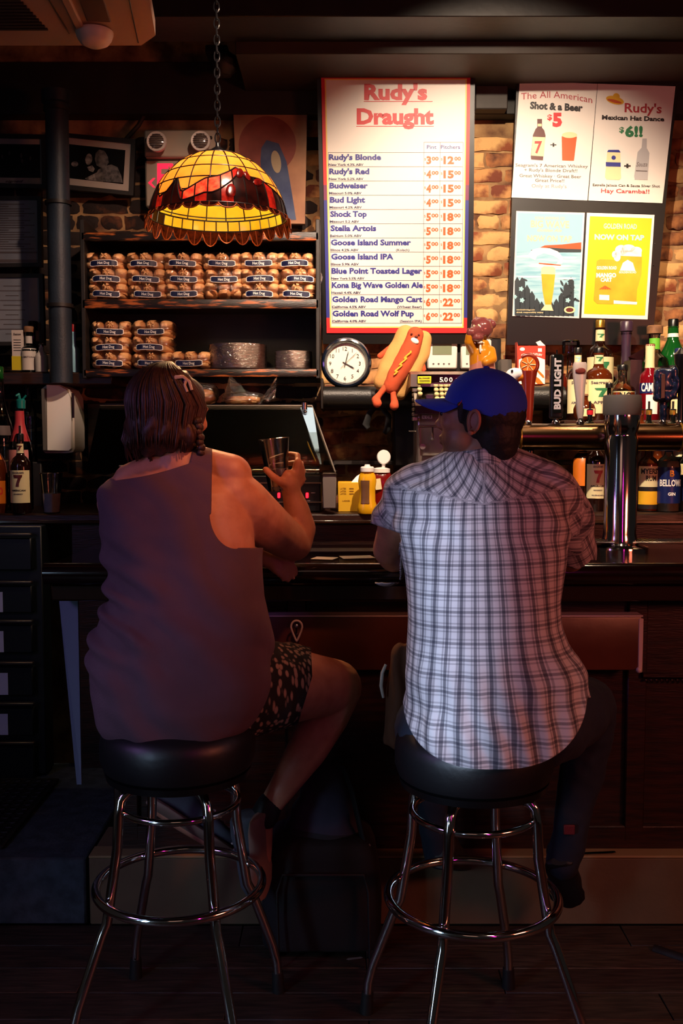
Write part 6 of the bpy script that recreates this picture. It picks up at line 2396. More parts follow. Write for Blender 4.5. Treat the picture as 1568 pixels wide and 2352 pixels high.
def t_slice(o, b, Y):
    H = at(0, 852, Y).z - b.z
    part('handle', G().lathe([(0, 0.01), (0.014, 0.01), (0.018, 0.05), (0.021, H * 0.7), (0.029, H * 0.95), (0.030, H), (0, H)], b, 24, Matrix.Diagonal((1, 0.7, 1))), M['tap_red'], o)
    c = at(1212, 838, Y)
    q = G().lathe([(0, -0.01), (0.026, -0.01), (0.028, 0.0), (0.026, 0.01), (0, 0.01)], c, 30, Matrix.Rotation(PI / 2, 3, 'X'))
    part('orange_slice', q, M['tap_orange'], o)
    g = G()
    for k in range(7):
        a = 2 * PI * k / 7
        g.tube([c + Vector((0.005 * math.cos(a), -0.0115, 0.005 * math.sin(a))), c + Vector((0.024 * math.cos(a), -0.0115, 0.024 * math.sin(a)))], 0.0013, 5)
    part('segment_lines', g, M['p_cream'], o)
    pts = []
    for k in range(13):
        a = 2.3 - 3.5 * k / 12
        pts.append(c + Vector((0.032 * math.cos(a), 0.0, 0.032 * math.sin(a))))
    g = G().tube(pts, [(0.006 + 0.004 * math.sin(PI * k / 12), 0.008) for k in range(13)], 10)
    part('crest', g, M['tap_red'], o)


def t_bud(o, b, Y):
    H = at(0, 808, Y).z - b.z
    w = 30 * Y / F
    g = G().box(b + Vector((0, 0, 0.02 + (H - 0.03) / 2)), (w, 0.03, H - 0.03), bev=0.008, seg=3)
    part('handle', g, M['black_plastic'], o)
    part('tip', G().tube([b + Vector((0, 0, H - 0.012)), b + Vector((0, 0, H + 0.006))], 0.003, 8), M['chrome'], o)
    g = G().box(b + Vector((0.001, -0.0155, H * 0.56)), (w * 0.62, 0.002, H * 0.80), bev=0)
    pn = part('face_panel', g, M['dark_glass'], o)
    v, f = text2d('BUD LIGHT', 0, 0, w * 0.46, H * 0.70, 'c', 0.05)
    g = G()
    g.add([(b.x + w * 0.24 + y_, b.y - 0.0172, b.z + H * 0.56 + x_) for x_, y_ in v], f)
    part('lettering', g, pm('tap_letter', '#a8a4a8', 0.35), pn)


def t_silver(o, b, Y):
    H = at(0, 832, Y).z - b.z
    rings = []
    for (t, w, d, xo) in ((0.08, 0.008, 0.007, 0.0), (0.2, 0.013, 0.010, -0.001), (0.40, 0.015, 0.010, -0.002), (0.6, 0.019, 0.011, -0.004), (0.8, 0.024, 0.012, -0.005), (0.95, 0.025, 0.012, -0.004), (1.0, 0.021, 0.009, -0.004)):
        rings.append([b + Vector((xo + w * math.cos(2 * PI * k / 20), d * math.sin(2 * PI * k / 20), H * t)) for k in range(20)])
    part('handle', G().loft(rings), M['tap_silver'], o)
    part('badge', G().ell(b + Vector((-0.005, -0.012, H * 0.86)), (0.018, 0.003, 0.011)), M['p_brown'], o)


def t_goose(o, b, Y):
    q = G()
    q.limb([b + Vector((0, 0, 0.02)), at(1178, 915, Y), at(1168, 880, Y), at(1176, 862, Y)], [0.018, 0.018, 0.019, 0.024], 16)
    q.ell(at(1182, 859, Y), (0.030, 0.022, 0.022))
    part('head_and_neck', blend(q, 0.004, 6), M['goose'], o, sharp=180)
    q = G().loft([[at(1188 + t * 34, 864 - 1.5 * t, Y) + Vector((0, 0.016 * (1 - 0.55 * t) * math.cos(2 * PI * k / 14), (0.018 * (1 - 0.6 * t) + 0.002) * math.sin(2 * PI * k / 14))) for k in range(14)] for t in (0, 0.3, 0.6, 0.85, 1.0)])
    part('beak', q, M['beak'], o)
    part('eye', G().ell(at(1173, 853, Y) + Vector((0, -0.022, 0)), 0.0045), M['black_plastic'], o)


def t_dragon(o, b, Y):
    H = at(0, 842, Y).z - b.z
    q = G()
    q.limb([b + Vector((0, 0, 0.02)), b + Vector((0, 0, H * 0.35))], [0.012, 0.014], 14)
    q.box(b + Vector((-0.003, 0, H * 0.68)), (0.062, 0.034, H * 0.58), bev=0.008)
    q.limb([b + Vector((0.03, -0.008, H * 0.5)), b + Vector((0.042, -0.012, H * 0.72)), b + Vector((0.028, -0.01, H * 0.93))], [0.012, 0.010, 0.013], 12)
    q = blend(q, 0.004, 3)
    displace(q, lambda p, n: 0.004 * noise.noise(p * 55))
    part('handle', q, M['tap_blue'], o, sharp=180)
    part('ribbed_panel', G().box(b + Vector((-0.010, -0.022, H * 0.66)), (0.014, 0.004, H * 0.42), bev=0.001), M['black_plastic'], o)


def t_cup(o, b, Y):
    H = at(0, 800, Y).z - b.z
    part('handle', G().lathe([(0, 0.015), (0.010, 0.015), (0.010, H * 0.72), (0.022, H * 0.80), (0.026, H * 0.92), (0.018, H * 0.95), (0.006, H), (0, H)], b, 22), M['black_plastic'], o)


tap(1212, 815, 972, 'dark red tapered tap handle topped by an orange slice with a crest', t_slice)
tap(1276, 808, 972, 'black upright tap handle with silver vertical lettering', t_bud)
tap(1332, 832, 972, 'silver tapered tap handle with a dark badge', t_silver)
tap(1186, 846, 972, 'white goose head tap handle with an orange beak', t_goose)
tap(1522, 842, 972, 'dark blue and black carved tap handle right of the tower', t_dragon)
tap(1561, 780, 972, 'teal-black rounded tap handle cut by the right edge', t_cup)
# ================================================================= STOOLS
def stool(cx, cy, rot, label):
    o = thing('bar_stool', label, 'bar stool', (cx, cy, 0))
    B = Vector((cx, cy, 0))
    part('seat', G().lathe([(0, 0.672), (0.165, 0.672), (0.182, 0.682), (0.190, 0.705), (0.190, 0.745), (0.186, 0.765), (0.17, 0.785), (0.12, 0.797), (0, 0.80)], B, 48), M['black_vinyl'], o)
    part('seat_band', G().lathe([(0.15, 0.655), (0.176, 0.657), (0.180, 0.674), (0.15, 0.676)], B, 48), M['black_plastic'], o)
    part('swivel_plate', G().lathe([(0, 0.63), (0.085, 0.63), (0.09, 0.64), (0.09, 0.656), (0, 0.656)], B, 32), M['dark_steel'], o)
    for k in range(4):
        a = rot + k * PI / 2
        d = Vector((math.cos(a), math.sin(a), 0))
        prof = [(0.03, 0.640), (0.10, 0.640), (0.135, 0.636), (0.152, 0.618), (0.158, 0.585), (0.163, 0.50), (0.186, 0.36), (0.192, 0.325), (0.205, 0.30), (0.268, 0.135), (0.281, 0.085), (0.286, 0.015)]
        part('leg', G().tube([B + d * r + Vector((0, 0, z_)) for r, z_ in prof], 0.0125, 14), M['chrome'], o)
        part('rubber_foot', G().tube([B + d * 0.2865 + Vector((0, 0, 0.0)), B + d * 0.2835 + Vector((0, 0, 0.055))], [0.018, 0.015], 14), M['rubber'], o)
    part('upper_ring', G().ring(B + Vector((0, 0, 0.585)), 0.146, 0.0085, 64, 12), M['chrome'], o)
    part('foot_ring', G().ring(B + Vector((0, 0, 0.375)), 0.2045, 0.0115, 72, 12), M['chrome'], o)
    return o


SL = (at(409, 1700, 2.42).x, 2.42)
SR = (at(1088, 1700, 2.35).x, 2.35)
stool(SL[0], SL[1], math.radians(-145 + 90), 'chrome bar stool with black round seat under the woman')
stool(SR[0], SR[1], math.radians(-118 + 0), 'chrome bar stool under the man in the plaid shirt')

# ================================================================= PEOPLE
skin = pm('skin_warm', '#c08a6c', 0.5, col2='#a87055', ns=26, bump=0.12, bs=140, ramp=(0.4, 0.8))
skin2 = pm('skin_tan', '#a87458', 0.5, col2='#8a5a44', ns=30, bump=0.14, bs=140, ramp=(0.4, 0.8))
for m_ in (skin, skin2):
    b_ = m_.node_tree.nodes['Principled BSDF']
    b_.inputs['Subsurface Weight'].default_value = 0.08
    b_.inputs['Subsurface Radius'].default_value = (0.02, 0.008, 0.005)
hair_m = pm('auburn_hair', '#2a1a12', 0.42, col2='#4a2c1c', ns=30, stretch=(3, 3, 0.4), bump=0.5, bs=120)
hair_b = pm('black_hair', '#0a0808', 0.65, bump=0.3, bs=200)
tank_m = pm('plum_jersey', '#5c434c', 0.9, col2='#4c3840', ns=4, bump=0.25, bs=220)


def head(g, Mt, s=1.0, jaw=1.0, ears=True):
    """face looks along +Y in its own frame; origin between the ears"""
    def e(c, r, rot=None):
        R3 = Mt.to_3x3()
        g.ell(Mt @ Vector([a * s for a in c]), tuple(a * s for a in r), R3.normalized() @ rot if rot is not None else R3.normalized(), 20, 14)
    e((0, -0.012, 0.042), (0.074, 0.094, 0.078))
    e((0, 0.030, 0.020), (0.066, 0.066, 0.075))
    e((0, 0.035, -0.035), (0.055 * jaw, 0.056, 0.055))
    e((0, 0.070, -0.078), (0.026 * jaw, 0.022, 0.020))
    e((0, 0.040, -0.065), (0.046 * jaw, 0.045, 0.030))
    e((0, 0.082, 0.042), (0.048, 0.016, 0.012))
    e((0, 0.091, 0.016), (0.009, 0.013, 0.026))
    e((0, 0.099, -0.003), (0.0105, 0.014, 0.013))
    e((0, 0.094, -0.010), (0.015, 0.010, 0.008))
    e((0, 0.088, -0.036), (0.022, 0.012, 0.0065))
    e((0, 0.086, -0.048), (0.020, 0.012, 0.0075))
    for k in (-1, 1):
        e((k * 0.036, 0.064, 0.0), (0.022, 0.022, 0.020))
        e((k * 0.030, 0.074, 0.022), (0.013, 0.010, 0.009))
        if not ears:
            continue
        e((k * 0.076, -0.006, 0.006), (0.010, 0.019, 0.033), Matrix.Rotation(k * 0.35, 3, 'Z'))
        e((k * 0.081, -0.014, 0.010), (0.006, 0.017, 0.026), Matrix.Rotation(k * 0.45, 3, 'Z'))


def ear(Mt, k, s=1.0):
    """outer rim and lobe of an ear"""
    g = G()
    pts = []
    for i in range(15):
        a = math.radians(-70 + 300 * i / 14)
        c = Vector((k * (0.086 + 0.005 * math.cos(a)), -0.012 - 0.0135 * math.cos(a), 0.008 + 0.024 * math.sin(a)))
        pts.append(Mt @ (c * s))
    g.tube(pts, 0.0042 * s, 8)
    g.ell(Mt @ (Vector((k * 0.083, -0.004, -0.020)) * s), 0.007 * s)
    return g


def finger(g, pts, r0=0.0092, r1=0.0075):
    n = len(pts)
    g.limb(pts, [r0 + (r1 - r0) * i / (n - 1) for i in range(n)], 10)


# ---------------------------------------------------------------- woman
wo = thing('person', 'woman from behind in a plum tank top and patterned shorts raising a pint glass', 'person', (SL[0], SL[1], 0.80))
WT = [(1706, 300, 510, 2.44, 0.12), (1690, 262, 548, 2.44, 0.155), (1650, 236, 585, 2.44, 0.175), (1600, 222, 606, 2.44, 0.18), (1550, 213, 620, 2.45, 0.18), (1500, 215, 622, 2.46, 0.178),
      (1450, 224, 618, 2.46, 0.172), (1405, 240, 612, 2.47, 0.165), (1370, 259, 604, 2.48, 0.158), (1330, 258, 600, 2.49, 0.155), (1280, 248, 596, 2.50, 0.150),
      (1220, 238, 592, 2.51, 0.142), (1170, 231, 586, 2.52, 0.132), (1130, 236, 574, 2.53, 0.115), (1105, 256, 556, 2.54, 0.098), (1085, 292, 530, 2.545, 0.078), (1070, 335, 500, 2.55, 0.062)]
tors = [sect(l, r, y, Y, d) for y, l, r, Y, d in WT]
# body, slightly inside the garment
bd_ = G()
bd_.loft([[(lambda c, p: c + (p - c) * (0.945 if i < 13 else 0.98))(sum(s_, Vector()) / len(s_), p) for p in s_] for i, s_ in enumerate(tors)])
bd_.limb([at(412, 1085, 2.54), at(408, 1040, 2.55), at(400, 1000, 2.55)], [0.066, 0.057, 0.058], 20)
# trapezius slopes
bd_.limb([at(412, 1060, 2.545), at(300, 1105, 2.53)], [0.05, 0.045], 16)
bd_.limb([at(420, 1060, 2.545), at(530, 1092, 2.53)], [0.05, 0.055], 16)
# right arm: shoulder, elbow on the bar, forearm up, wrist
bd_.limb([at(528, 1145, 2.53), at(552, 1160, 2.55), at(610, 1205, 2.66), at(660, 1240, 2.76), at(676, 1248, 2.80)], [0.078, 0.076, 0.066, 0.054, 0.050], 20)
bd_.limb([at(676, 1248, 2.80), at(690, 1215, 2.81), at(681, 1170, 2.80), at(670, 1135, 2.795)], [0.050, 0.044, 0.036, 0.028], 18)
# palm and fingers closing on the glass
bd_.limb([at(670, 1135, 2.795), at(664, 1110, 2.785), at(660, 1096, 2.780)], [0.027, 0.027, 0.022], 14)
for (x, y, Y) in ((684, 1062, 2.79), (690, 1074, 2.80), (692, 1088, 2.805), (692, 1104, 2.805)):
    bd_.limb([at(670, 1125, 2.795), at(x, y, Y)], [0.017, 0.0125], 10)
finger(bd_, [at(684, 1062, 2.79), at(684, 1046, 2.81), at(668, 1042, 2.838), at(642, 1048, 2.842), at(620, 1056, 2.835)])
finger(bd_, [at(690, 1074, 2.80), at(692, 1064, 2.826), at(672, 1063, 2.846), at(640, 1068, 2.848), at(614, 1074, 2.835)])
finger(bd_, [at(692, 1088, 2.805), at(697, 1082, 2.83), at(674, 1084, 2.846), at(644, 1088, 2.842), at(622, 1090, 2.828)])
finger(bd_, [at(692, 1104, 2.805), at(698, 1100, 2.825), at(680, 1106, 2.840), at(654, 1109, 2.835), at(636, 1108, 2.822)], 0.0082, 0.0065)
finger(bd_, [at(664, 1116, 2.778), at(645, 1108, 2.758), at(626, 1094, 2.745), at(610, 1078, 2.742)], 0.0135, 0.0095)
# left arm lying on the bar edge, hand hanging past the right elbow
bd_.limb([at(282, 1150, 2.54), at(290, 1200, 2.62), at(340, 1290, 2.73)], [0.066, 0.062, 0.048], 18)
bd_.limb([at(340, 1290, 2.73), at(470, 1270, 2.77), at(590, 1272, 2.79), at(622, 1286, 2.79)], [0.048, 0.042, 0.030, 0.026], 16)
bd_.limb([at(622, 1286, 2.79), at(640, 1300, 2.79), at(648, 1308, 2.79)], [0.025, 0.026, 0.022], 14)
for (x0, y0, x1, y1, x2, y2, Y) in ((642, 1302, 648, 1320, 650, 1332, 2.775), (652, 1300, 660, 1318, 662, 1334, 2.782), (662, 1298, 670, 1314, 673, 1328, 2.792), (670, 1296, 678, 1306, 680, 1318, 2.802)):
    finger(bd_, [at(x0, y0, Y), at(x1, y1, Y), at(x2, y2, Y)], 0.0085, 0.0068)
finger(bd_, [at(625, 1296, 2.775), at(634, 1312, 2.768), at(644, 1322, 2.768)], 0.0095, 0.008)
# legs
bd_.limb([at(500, 1600, 2.46), at(600, 1585, 2.52), at(700, 1575, 2.62), at(768, 1578, 2.70)], [0.105, 0.100, 0.090, 0.076], 22)
bd_.limb([at(768, 1578, 2.70), at(748, 1640, 2.70), at(706, 1720, 2.68), at(648, 1810, 2.66), at(612, 1862, 2.65)], [0.076, 0.066, 0.056, 0.038, 0.030], 20)
bd_.limb([at(612, 1862, 2.65), at(600, 1892, 2.645), at(600, 1950, 2.66), at(598, 2010, 2.68)], [0.031, 0.032, 0.030, 0.026], 14)
bd_.limb([at(330, 1600, 2.46), at(380, 1590, 2.60), at(430, 1585, 2.78)], [0.105, 0.095, 0.074], 20)
bd_.limb([at(430, 1585, 2.78), at(400, 1680, 2.80), at(380, 1780, 2.80), at(372, 1850, 2.79)], [0.072, 0.060, 0.042, 0.031], 18)
bd_.limb([at(372, 1850, 2.79), at(420, 1885, 2.77), at(490, 1930, 2.76)], [0.032, 0.030, 0.026], 14)
HW = Matrix.Translation(at(392, 968, 2.55)) @ Matrix.Rotation(math.radians(-40), 4, 'Z') @ Matrix.Rotation(math.radians(-6), 4, 'X')
head(bd_, HW, 1.0, 0.95, False)
body = blend(bd_, 0.0045, 5)
part('body', body, skin, wo, sharp=180)

# tank top: torso cloth with a clean neckline and a low right armhole
tk = G().loft(tors)
tk.limb([at(412, 1066, 2.545), at(300, 1108, 2.53)], [0.052, 0.05], 16)
tk.limb([at(420, 1066, 2.545), at(520, 1094, 2.53)], [0.052, 0.062], 16)
tk = blend(tk, 0.006, 6)


def wrink(p, n):
    w = 0.006
    w += 0.006 * noise.noise(Vector((p.x * 6, p.y * 6, p.z * 9)))
    # folds at the left waist and diagonal pulls toward the armhole
    q = at(258, 1385, 2.5)
    d = (Vector((p.x, 0, p.z)) - Vector((q.x, 0, q.z))).length
    w += 0.013 * math.exp(-(d / 0.14) ** 2) * math.sin(p.z * 95 + p.x * 40)
    w += 0.0055 * math.sin((p.x * 1.2 + p.z) * 34 + 3 * noise.noise(p * 5))
    return w


displace(tk, lambda p, n: max(0.0015, wrink(p, n)))


def tank_f(p):
    dy = p.y
    px = 784 + p.x * F / p.y
    py = HZ + (1.48 - p.z) * F / p.y
    # neckline: dips on the left, rises to the strap on the right
    t = max(0.0, min(1.0, (px - 262) / (436 - 262)))
    neck = 1104 - 40 * t ** 0.95 + 6 * math.sin(PI * t)
    if px > 436:
        neck = 1064 - (px - 436) * 5
    if px < 262:
        neck = 1102 - (262 - px) * 0.6
    f1 = (py - neck) / 900
    # right armhole
    if px > 470:
        if py < 1180:
            f2 = (487 - 3 * (py - 1070) / 110 - px)
        else:
            u = (min(px, 540) - 540) / 60
            v = (py - 1175) / 86 if px < 545 else (py - 1175) / 84
            f2 = (math.sqrt(u * u + v * v) - 1.0) * 60
            f2 = max(f2, -60)
        f1 = min(f1, f2 / 900)
    return f1


tk = clip(tk, tank_f)
thicken(part('tank_top', tk, tank_m, wo, sharp=180), 0.003)

# shorts: patterned cloth over the right hip and thigh
shm = bpy.data.materials.new('leaf_print_shorts')
shm.use_nodes = True
nt = shm.node_tree
b_ = nt.nodes['Principled BSDF']
b_.inputs['Roughness'].default_value = 0.9
tc_ = nt.nodes.new('ShaderNodeTexCoord')
mp_ = nt.nodes.new('ShaderNodeMapping')
mp_.inputs['Scale'].default_value = (1.2, 1, 0.42)
mp_.inputs['Rotation'].default_value = (0, 0.5, 0)
vo = nt.nodes.new('ShaderNodeTexVoronoi')
vo.inputs['Scale'].default_value = 66
rp = nt.nodes.new('ShaderNodeValToRGB')
rp.color_ramp.elements[0].color = C('#8a7668')
rp.color_ramp.elements[0].position = 0.30
rp.color_ramp.elements[1].color = C('#0a0909')
rp.color_ramp.elements[1].position = 0.46
nt.links.new(tc_.outputs['Object'], mp_.inputs[0])
nt.links.new(mp_.outputs[0], vo.inputs['Vector'])
nt.links.new(vo.outputs['Distance'], rp.inputs[0])
nt.links.new(rp.outputs[0], b_.inputs['Base Color'])
s1 = G().limb([at(470, 1600, 2.46), at(600, 1578, 2.52), at(700, 1570, 2.62), at(740, 1572, 2.66)], [0.125, 0.118, 0.102, 0.098], 24)
s1.limb([at(340, 1600, 2.46), at(390, 1590, 2.60), at(420, 1586, 2.70)], [0.118, 0.108, 0.10], 24)
s1 = blend(s1, 0.006, 5)
displace(s1, lambda p, n: 0.006 * noise.noise(p * 18) + 0.003 * noise.noise(p * 40))


def short_f(p):
    px = 784 + p.x * F / p.y
    py = HZ + (1.48 - p.z) * F / p.y
    a = (716 - 0.30 * (py - 1560) ** 1 * (1 if py > 1560 else -0.15) - px) / 900
    return min(a, (2.72 - p.y) * 1.0)


thicken(part('shorts', clip(s1, short_f), shm, wo, sharp=180), 0.003)


# hair: a base volume plus combed locks
def hair_locks(g, Mt, seeds, s=1.0):
    rd = random.Random(2)
    for k in range(seeds):
        a = rd.uniform(-PI, PI)             # around the head, 0 = back
        if abs(a) > 2.15:
            continue
        pts, rr = [], []
        nseg = 13
        stp = rd.uniform(0.012, 0.024)
        off = rd.uniform(0.0, 0.007)
        sw = rd.uniform(-0.25, 0.25)
        for i in range(nseg):
            t = i / (nseg - 1)
            el = PI / 2 - t * 2.75
            aa = a * (0.35 + 0.65 * min(1, t * 1.6)) + sw * t
            if el > -0.12:
                rx, ry, rz = 0.089 + off, 0.110 + off, 0.100 + off
                p = Vector((math.sin(aa) * math.cos(el) * rx, -0.012 - math.cos(aa) * math.cos(el) * ry, 0.040 + math.sin(el) * rz))
                last = p
            else:
                p = last + Vector((-math.sin(aa) * 0.003, math.cos(aa) * 0.004, -stp))
                last = p
            pts.append(Mt @ (p * s))
            rr.append((0.0058 * (1 - 0.65 * t), 0.0030 * (1 - 0.5 * t)))
        g.tube(pts, rr, 6)


hb = G()
R3 = HW.to_3x3()
hb.ell(HW @ Vector((0, -0.016, 0.040)), (0.088, 0.108, 0.100), R3, 24, 16)
hb.ell(HW @ Vector((0, -0.036, -0.012)), (0.084, 0.082, 0.082), R3, 24, 16)
hb.limb([at(312, 975, 2.53), at(306, 1015, 2.52), at(318, 1048, 2.52)], [0.030, 0.024, 0.010], 14)
hb.limb([at(345, 1005, 2.50), at(345, 1030, 2.50)], [0.04, 0.024], 14)
hb.limb([at(425, 995, 2.50), at(432, 1025, 2.51)], [0.036, 0.020], 14)
hb = blend(hb, 0.005, 5)
displace(hb, lambda p, n: 0.0028 * math.sin((p.x * 0.8 + p.y * 0.4) * 230 + 5 * noise.noise(p * 14)) + 0.004 * noise.noise(p * 16))
fw = (R3 @ Vector((0, 1, 0))).normalized()
hc = HW.translation
hb = clip(hb, lambda p: 0.048 - (p - hc).dot(fw) + max(0, (p.z - hc.z - 0.085)) * 0.8)
part('hair', hb, hair_m, wo, sharp=180)
lk = G()
hair_locks(lk, HW, 420)
rd = random.Random(4)
for k in range(26):
    x = rd.uniform(290, 345)
    lk.tube([at(x, 965, 2.50), at(x - 8 + rd.uniform(-6, 6), 1010, 2.49), at(x - 2 + rd.uniform(-8, 14), 1050 + rd.uniform(-14, 14), 2.50)], [0.004, 0.004, 0.0015], 5)
part('hair_locks', lk, hair_m, wo, kind='stuff', sharp=180)
br = G()
for k in range(7):
    br.ell(at(452 + 3 * (k % 2) + k * 1.6, 968 + k * 12, 2.50 - 0.0 * k), (0.014 - 0.0008 * k, 0.013, 0.011), Matrix.Rotation(0.6 if k % 2 else -0.6, 3, 'Y'), 12, 8)
part('braid', br, hair_m, wo, sharp=180)
# sunglasses pushed up on the head
sgl = thing('sunglasses', 'pale-rimmed sunglasses pushed up on the woman\'s head', 'glasses', at(420, 900, 2.50))
g = G().tube([at(394, 876, 2.47), at(404, 866, 2.47), at(420, 865, 2.475), at(434, 876, 2.48), at(440, 896, 2.48)], [(0.006, 0.004)] * 5, 8)
g.tube([at(428, 870, 2.48), at(424, 884, 2.47), at(430, 900, 2.47)], [(0.004, 0.003)] * 3, 8)
part('frame', g, pm('pale_frame', '#c8b8a4', 0.2, coat=0.5), sgl)
g = G().ell(at(414, 876, 2.48), (0.016, 0.008, 0.014), Matrix.Rotation(0.6, 3, 'Y'))
part('lens', g, M['dark_glass'], sgl)

# shoes
shoe_grey = pm('shoe_canvas', '#4c525a', 0.85, bump=0.3, bs=120)
shoe_sole = pm('shoe_sole', '#8c7464', 0.75)
shoe_black = pm('shoe_black', '#101113', 0.6)


def shoe(name, heel, toe, up, mat, sole, label, person, w=0.046, socks=False):
    ax_ = (toe - heel).normalized()
    upv = (up - ax_ * up.dot(ax_)).normalized()
    sd = ax_.cross(upv)
    L = (toe - heel).length
    Mx = Matrix((sd, ax_, upv)).transposed()
    rings = []
    for (t, ww, hh) in ((0.0, 0.5, 0.45), (0.03, 0.75, 0.75), (0.12, 0.86, 1.0), (0.3, 0.82, 1.0), (0.45, 0.86, 0.78), (0.65, 1.0, 0.62), (0.85, 0.95, 0.5), (0.96, 0.7, 0.36), (1.0, 0.4, 0.25)):
        c = heel + ax_ * (L * t)
        ring_ = []
        for k in range(18):
            a = 2 * PI * k / 18
            ring_.append(c + sd * (w * ww * math.cos(a)) + upv * (0.012 + (0.085 * hh) * (0.5 + 0.5 * math.sin(a))))
        rings.append(ring_)
    u = part(name, blend(G().loft(rings), 0.004, 3), mat, person, label, sharp=180)
    rings = []
    for (t, ww) in ((-0.02, 0.5), (0.0, 0.75), (0.12, 0.92), (0.35, 0.84), (0.5, 0.88), (0.7, 1.06), (0.88, 1.0), (0.98, 0.75), (1.02, 0.45)):
        c = heel + ax_ * (L * t)
        ring_ = []
        for k in range(16):
            a = 2 * PI * k / 16
            ring_.append(c + sd * (w * ww * 1.06 * math.cos(a)) + upv * (0.006 + 0.012 * math.sin(a)))
        rings.append(ring_)
    part('sole', G().loft(rings), sole, u)
    g = G()
    for k in range(5):
        c = heel + ax_ * (L * (0.42 + 0.07 * k)) + upv * (0.088 - 0.006 * k)
        g.tube([c - sd * 0.018, c + upv * 0.004, c + sd * 0.018], 0.003, 6)
    part('laces', g, M['off_white'], u)


shoe('shoe', at(598, 1878, 2.60), at(602, 2060, 2.65), Vector((-0.75, 0.5, 0.1)), shoe_grey, shoe_sole, None, wo)
shoe('shoe', at(345, 1845, 2.70), at(545, 1975, 2.76), Vector((0.15, 0.5, 0.9)), shoe_grey, shoe_sole, None, wo)
g = G().limb([at(618, 1850, 2.65), at(606, 1875, 2.645)], [0.036, 0.038], 16)
part('sock', g, shoe_black, wo)

# pint glass in her hand
gp0, gp1 = at(640, 1126, 2.795), at(628, 1008, 2.79)
axg = (gp1 - gp0).normalized()
Mg = axg.to_track_quat('Z', 'Y').to_matrix()
Hg = (gp1 - gp0).length
o = thing('pint_glass', 'nearly empty pint glass raised in the woman\'s right hand', 'glass', gp0)
part('glass', G().lathe([(0, 0), (0.028, 0), (0.029, 0.004), (0.034, Hg * 0.5), (0.0435, Hg), (0.0445, Hg + 0.001), (0.0425, Hg), (0.0325, Hg * 0.5), (0.027, 0.012), (0, 0.012)], gp0, 36, Mg), M['pint_clear'], o)
part('beer', G().lathe([(0, 0.013), (0.0268, 0.013), (0.0298, Hg * 0.30), (0, Hg * 0.30)], gp0, 30, Mg), pm('pale_beer', '#a8581c', 0.15, trans=0.4), o)
part('foam_ring', G().lathe([(0.0285, Hg * 0.30), (0.0318, Hg * 0.42), (0.0308, Hg * 0.40), (0.028, Hg * 0.305)], gp0, 30, Mg, fn=lambda a, z: 1 + 0.02 * math.sin(a * 6)), M['off_white'], o)

# ---------------------------------------------------------------- man
mn = thing('person', 'man from behind in a checked short-sleeved shirt and blue cap looking left', 'person', (SR[0], SR[1], 0.80))
MTs = [(1812, 985, 1290, 2.30, 0.175), (1775, 960, 1318, 2.305, 0.192), (1735, 942, 1334, 2.31, 0.195), (1690, 936, 1344, 2.32, 0.193), (1640, 932, 1352, 2.335, 0.188), (1590, 930, 1355, 2.35, 0.178),
       (1540, 928, 1348, 2.36, 0.172), (1505, 929, 1330, 2.37, 0.165), (1470, 931, 1302, 2.38, 0.158), (1430, 934, 1287, 2.39, 0.152), (1380, 934, 1284, 2.40, 0.148), (1320, 930, 1292, 2.42, 0.145),
       (1260, 918, 1300, 2.44, 0.142), (1200, 905, 1306, 2.46, 0.136), (1150, 905, 1302, 2.47, 0.125), (1115, 918, 1284, 2.48, 0.110), (1088, 945, 1250, 2.49, 0.092), (1062, 985, 1215, 2.50, 0.072), (1040, 1030, 1182, 2.50, 0.06)]
mt_ = [sect(l, r, y, Y, d) for y, l, r, Y, d in MTs]
b2 = G()
b2.loft([[(lambda c, p: c + (p - c) * 0.90)(sum(s_, Vector()) / len(s_), p) for p in s_] for s_ in mt_[4:]])
b2.limb([at(1105, 1075, 2.49), at(1105, 1030, 2.50), at(1108, 990, 2.50)], [0.064, 0.060, 0.060], 20)
AL = [at(950, 1135, 2.49), at(918, 1190, 2.56), at(893, 1262, 2.66)]
AR = [at(1262, 1135, 2.49), at(1300, 1190, 2.55), at(1322, 1262, 2.64)]
b2.limb(AL, [0.060, 0.052, 0.044], 18)
b2.limb(AR, [0.060, 0.052, 0.044], 18)
b2.limb([AL[2], at(905, 1278, 2.70), at(965, 1268, 2.86), at(1030, 1262, 2.97)], [0.044, 0.044, 0.036, 0.026], 16)
b2.limb([AR[2], at(1308, 1278, 2.70), at(1230, 1268, 2.86), at(1150, 1262, 2.97)], [0.044, 0.044, 0.036, 0.026], 16)
for sg_, hx in ((1, 1030), (-1, 1150)):
    b2.limb([at(hx, 1262, 2.97), at(hx + sg_ * 24, 1262, 3.0)], [0.026, 0.028], 14)
    for k in range(4):
        yb_ = 3.02 - k * 0.016
        finger(b2, [at(hx + sg_ * 28, 1258, yb_), at(hx + sg_ * 48, 1256 + k, yb_), at(hx + sg_ * 60, 1264 + k, yb_)], 0.009, 0.0072)
    finger(b2, [at(hx + sg_ * 18, 1262, 2.965), at(hx + sg_ * 34, 1266, 2.945), at(hx + sg_ * 46, 1268, 2.94)], 0.011, 0.009)
HMn = Matrix.Translation(at(1098, 975, 2.49)) @ Matrix.Rotation(math.radians(68), 4, 'Z') @ Matrix.Rotation(math.radians(3), 4, 'X')
head(b2, HMn, 1.0, 1.08)
body2 = blend(b2, 0.0045, 3)
part('body', body2, skin2, mn, sharp=180)
part('ear', ear(HMn, 1, 1.02), skin2, mn, sharp=180)
part('ear', ear(HMn, -1, 1.02), skin2, mn, sharp=180)
e_ = G().ell(HMn @ Vector((0.031, 0.083, 0.022)), (0.009, 0.009, 0.006), HMn.to_3x3(), 12, 8)
e_.ell(HMn @ Vector((-0.031, 0.083, 0.022)), (0.009, 0.009, 0.006), HMn.to_3x3(), 12, 8)
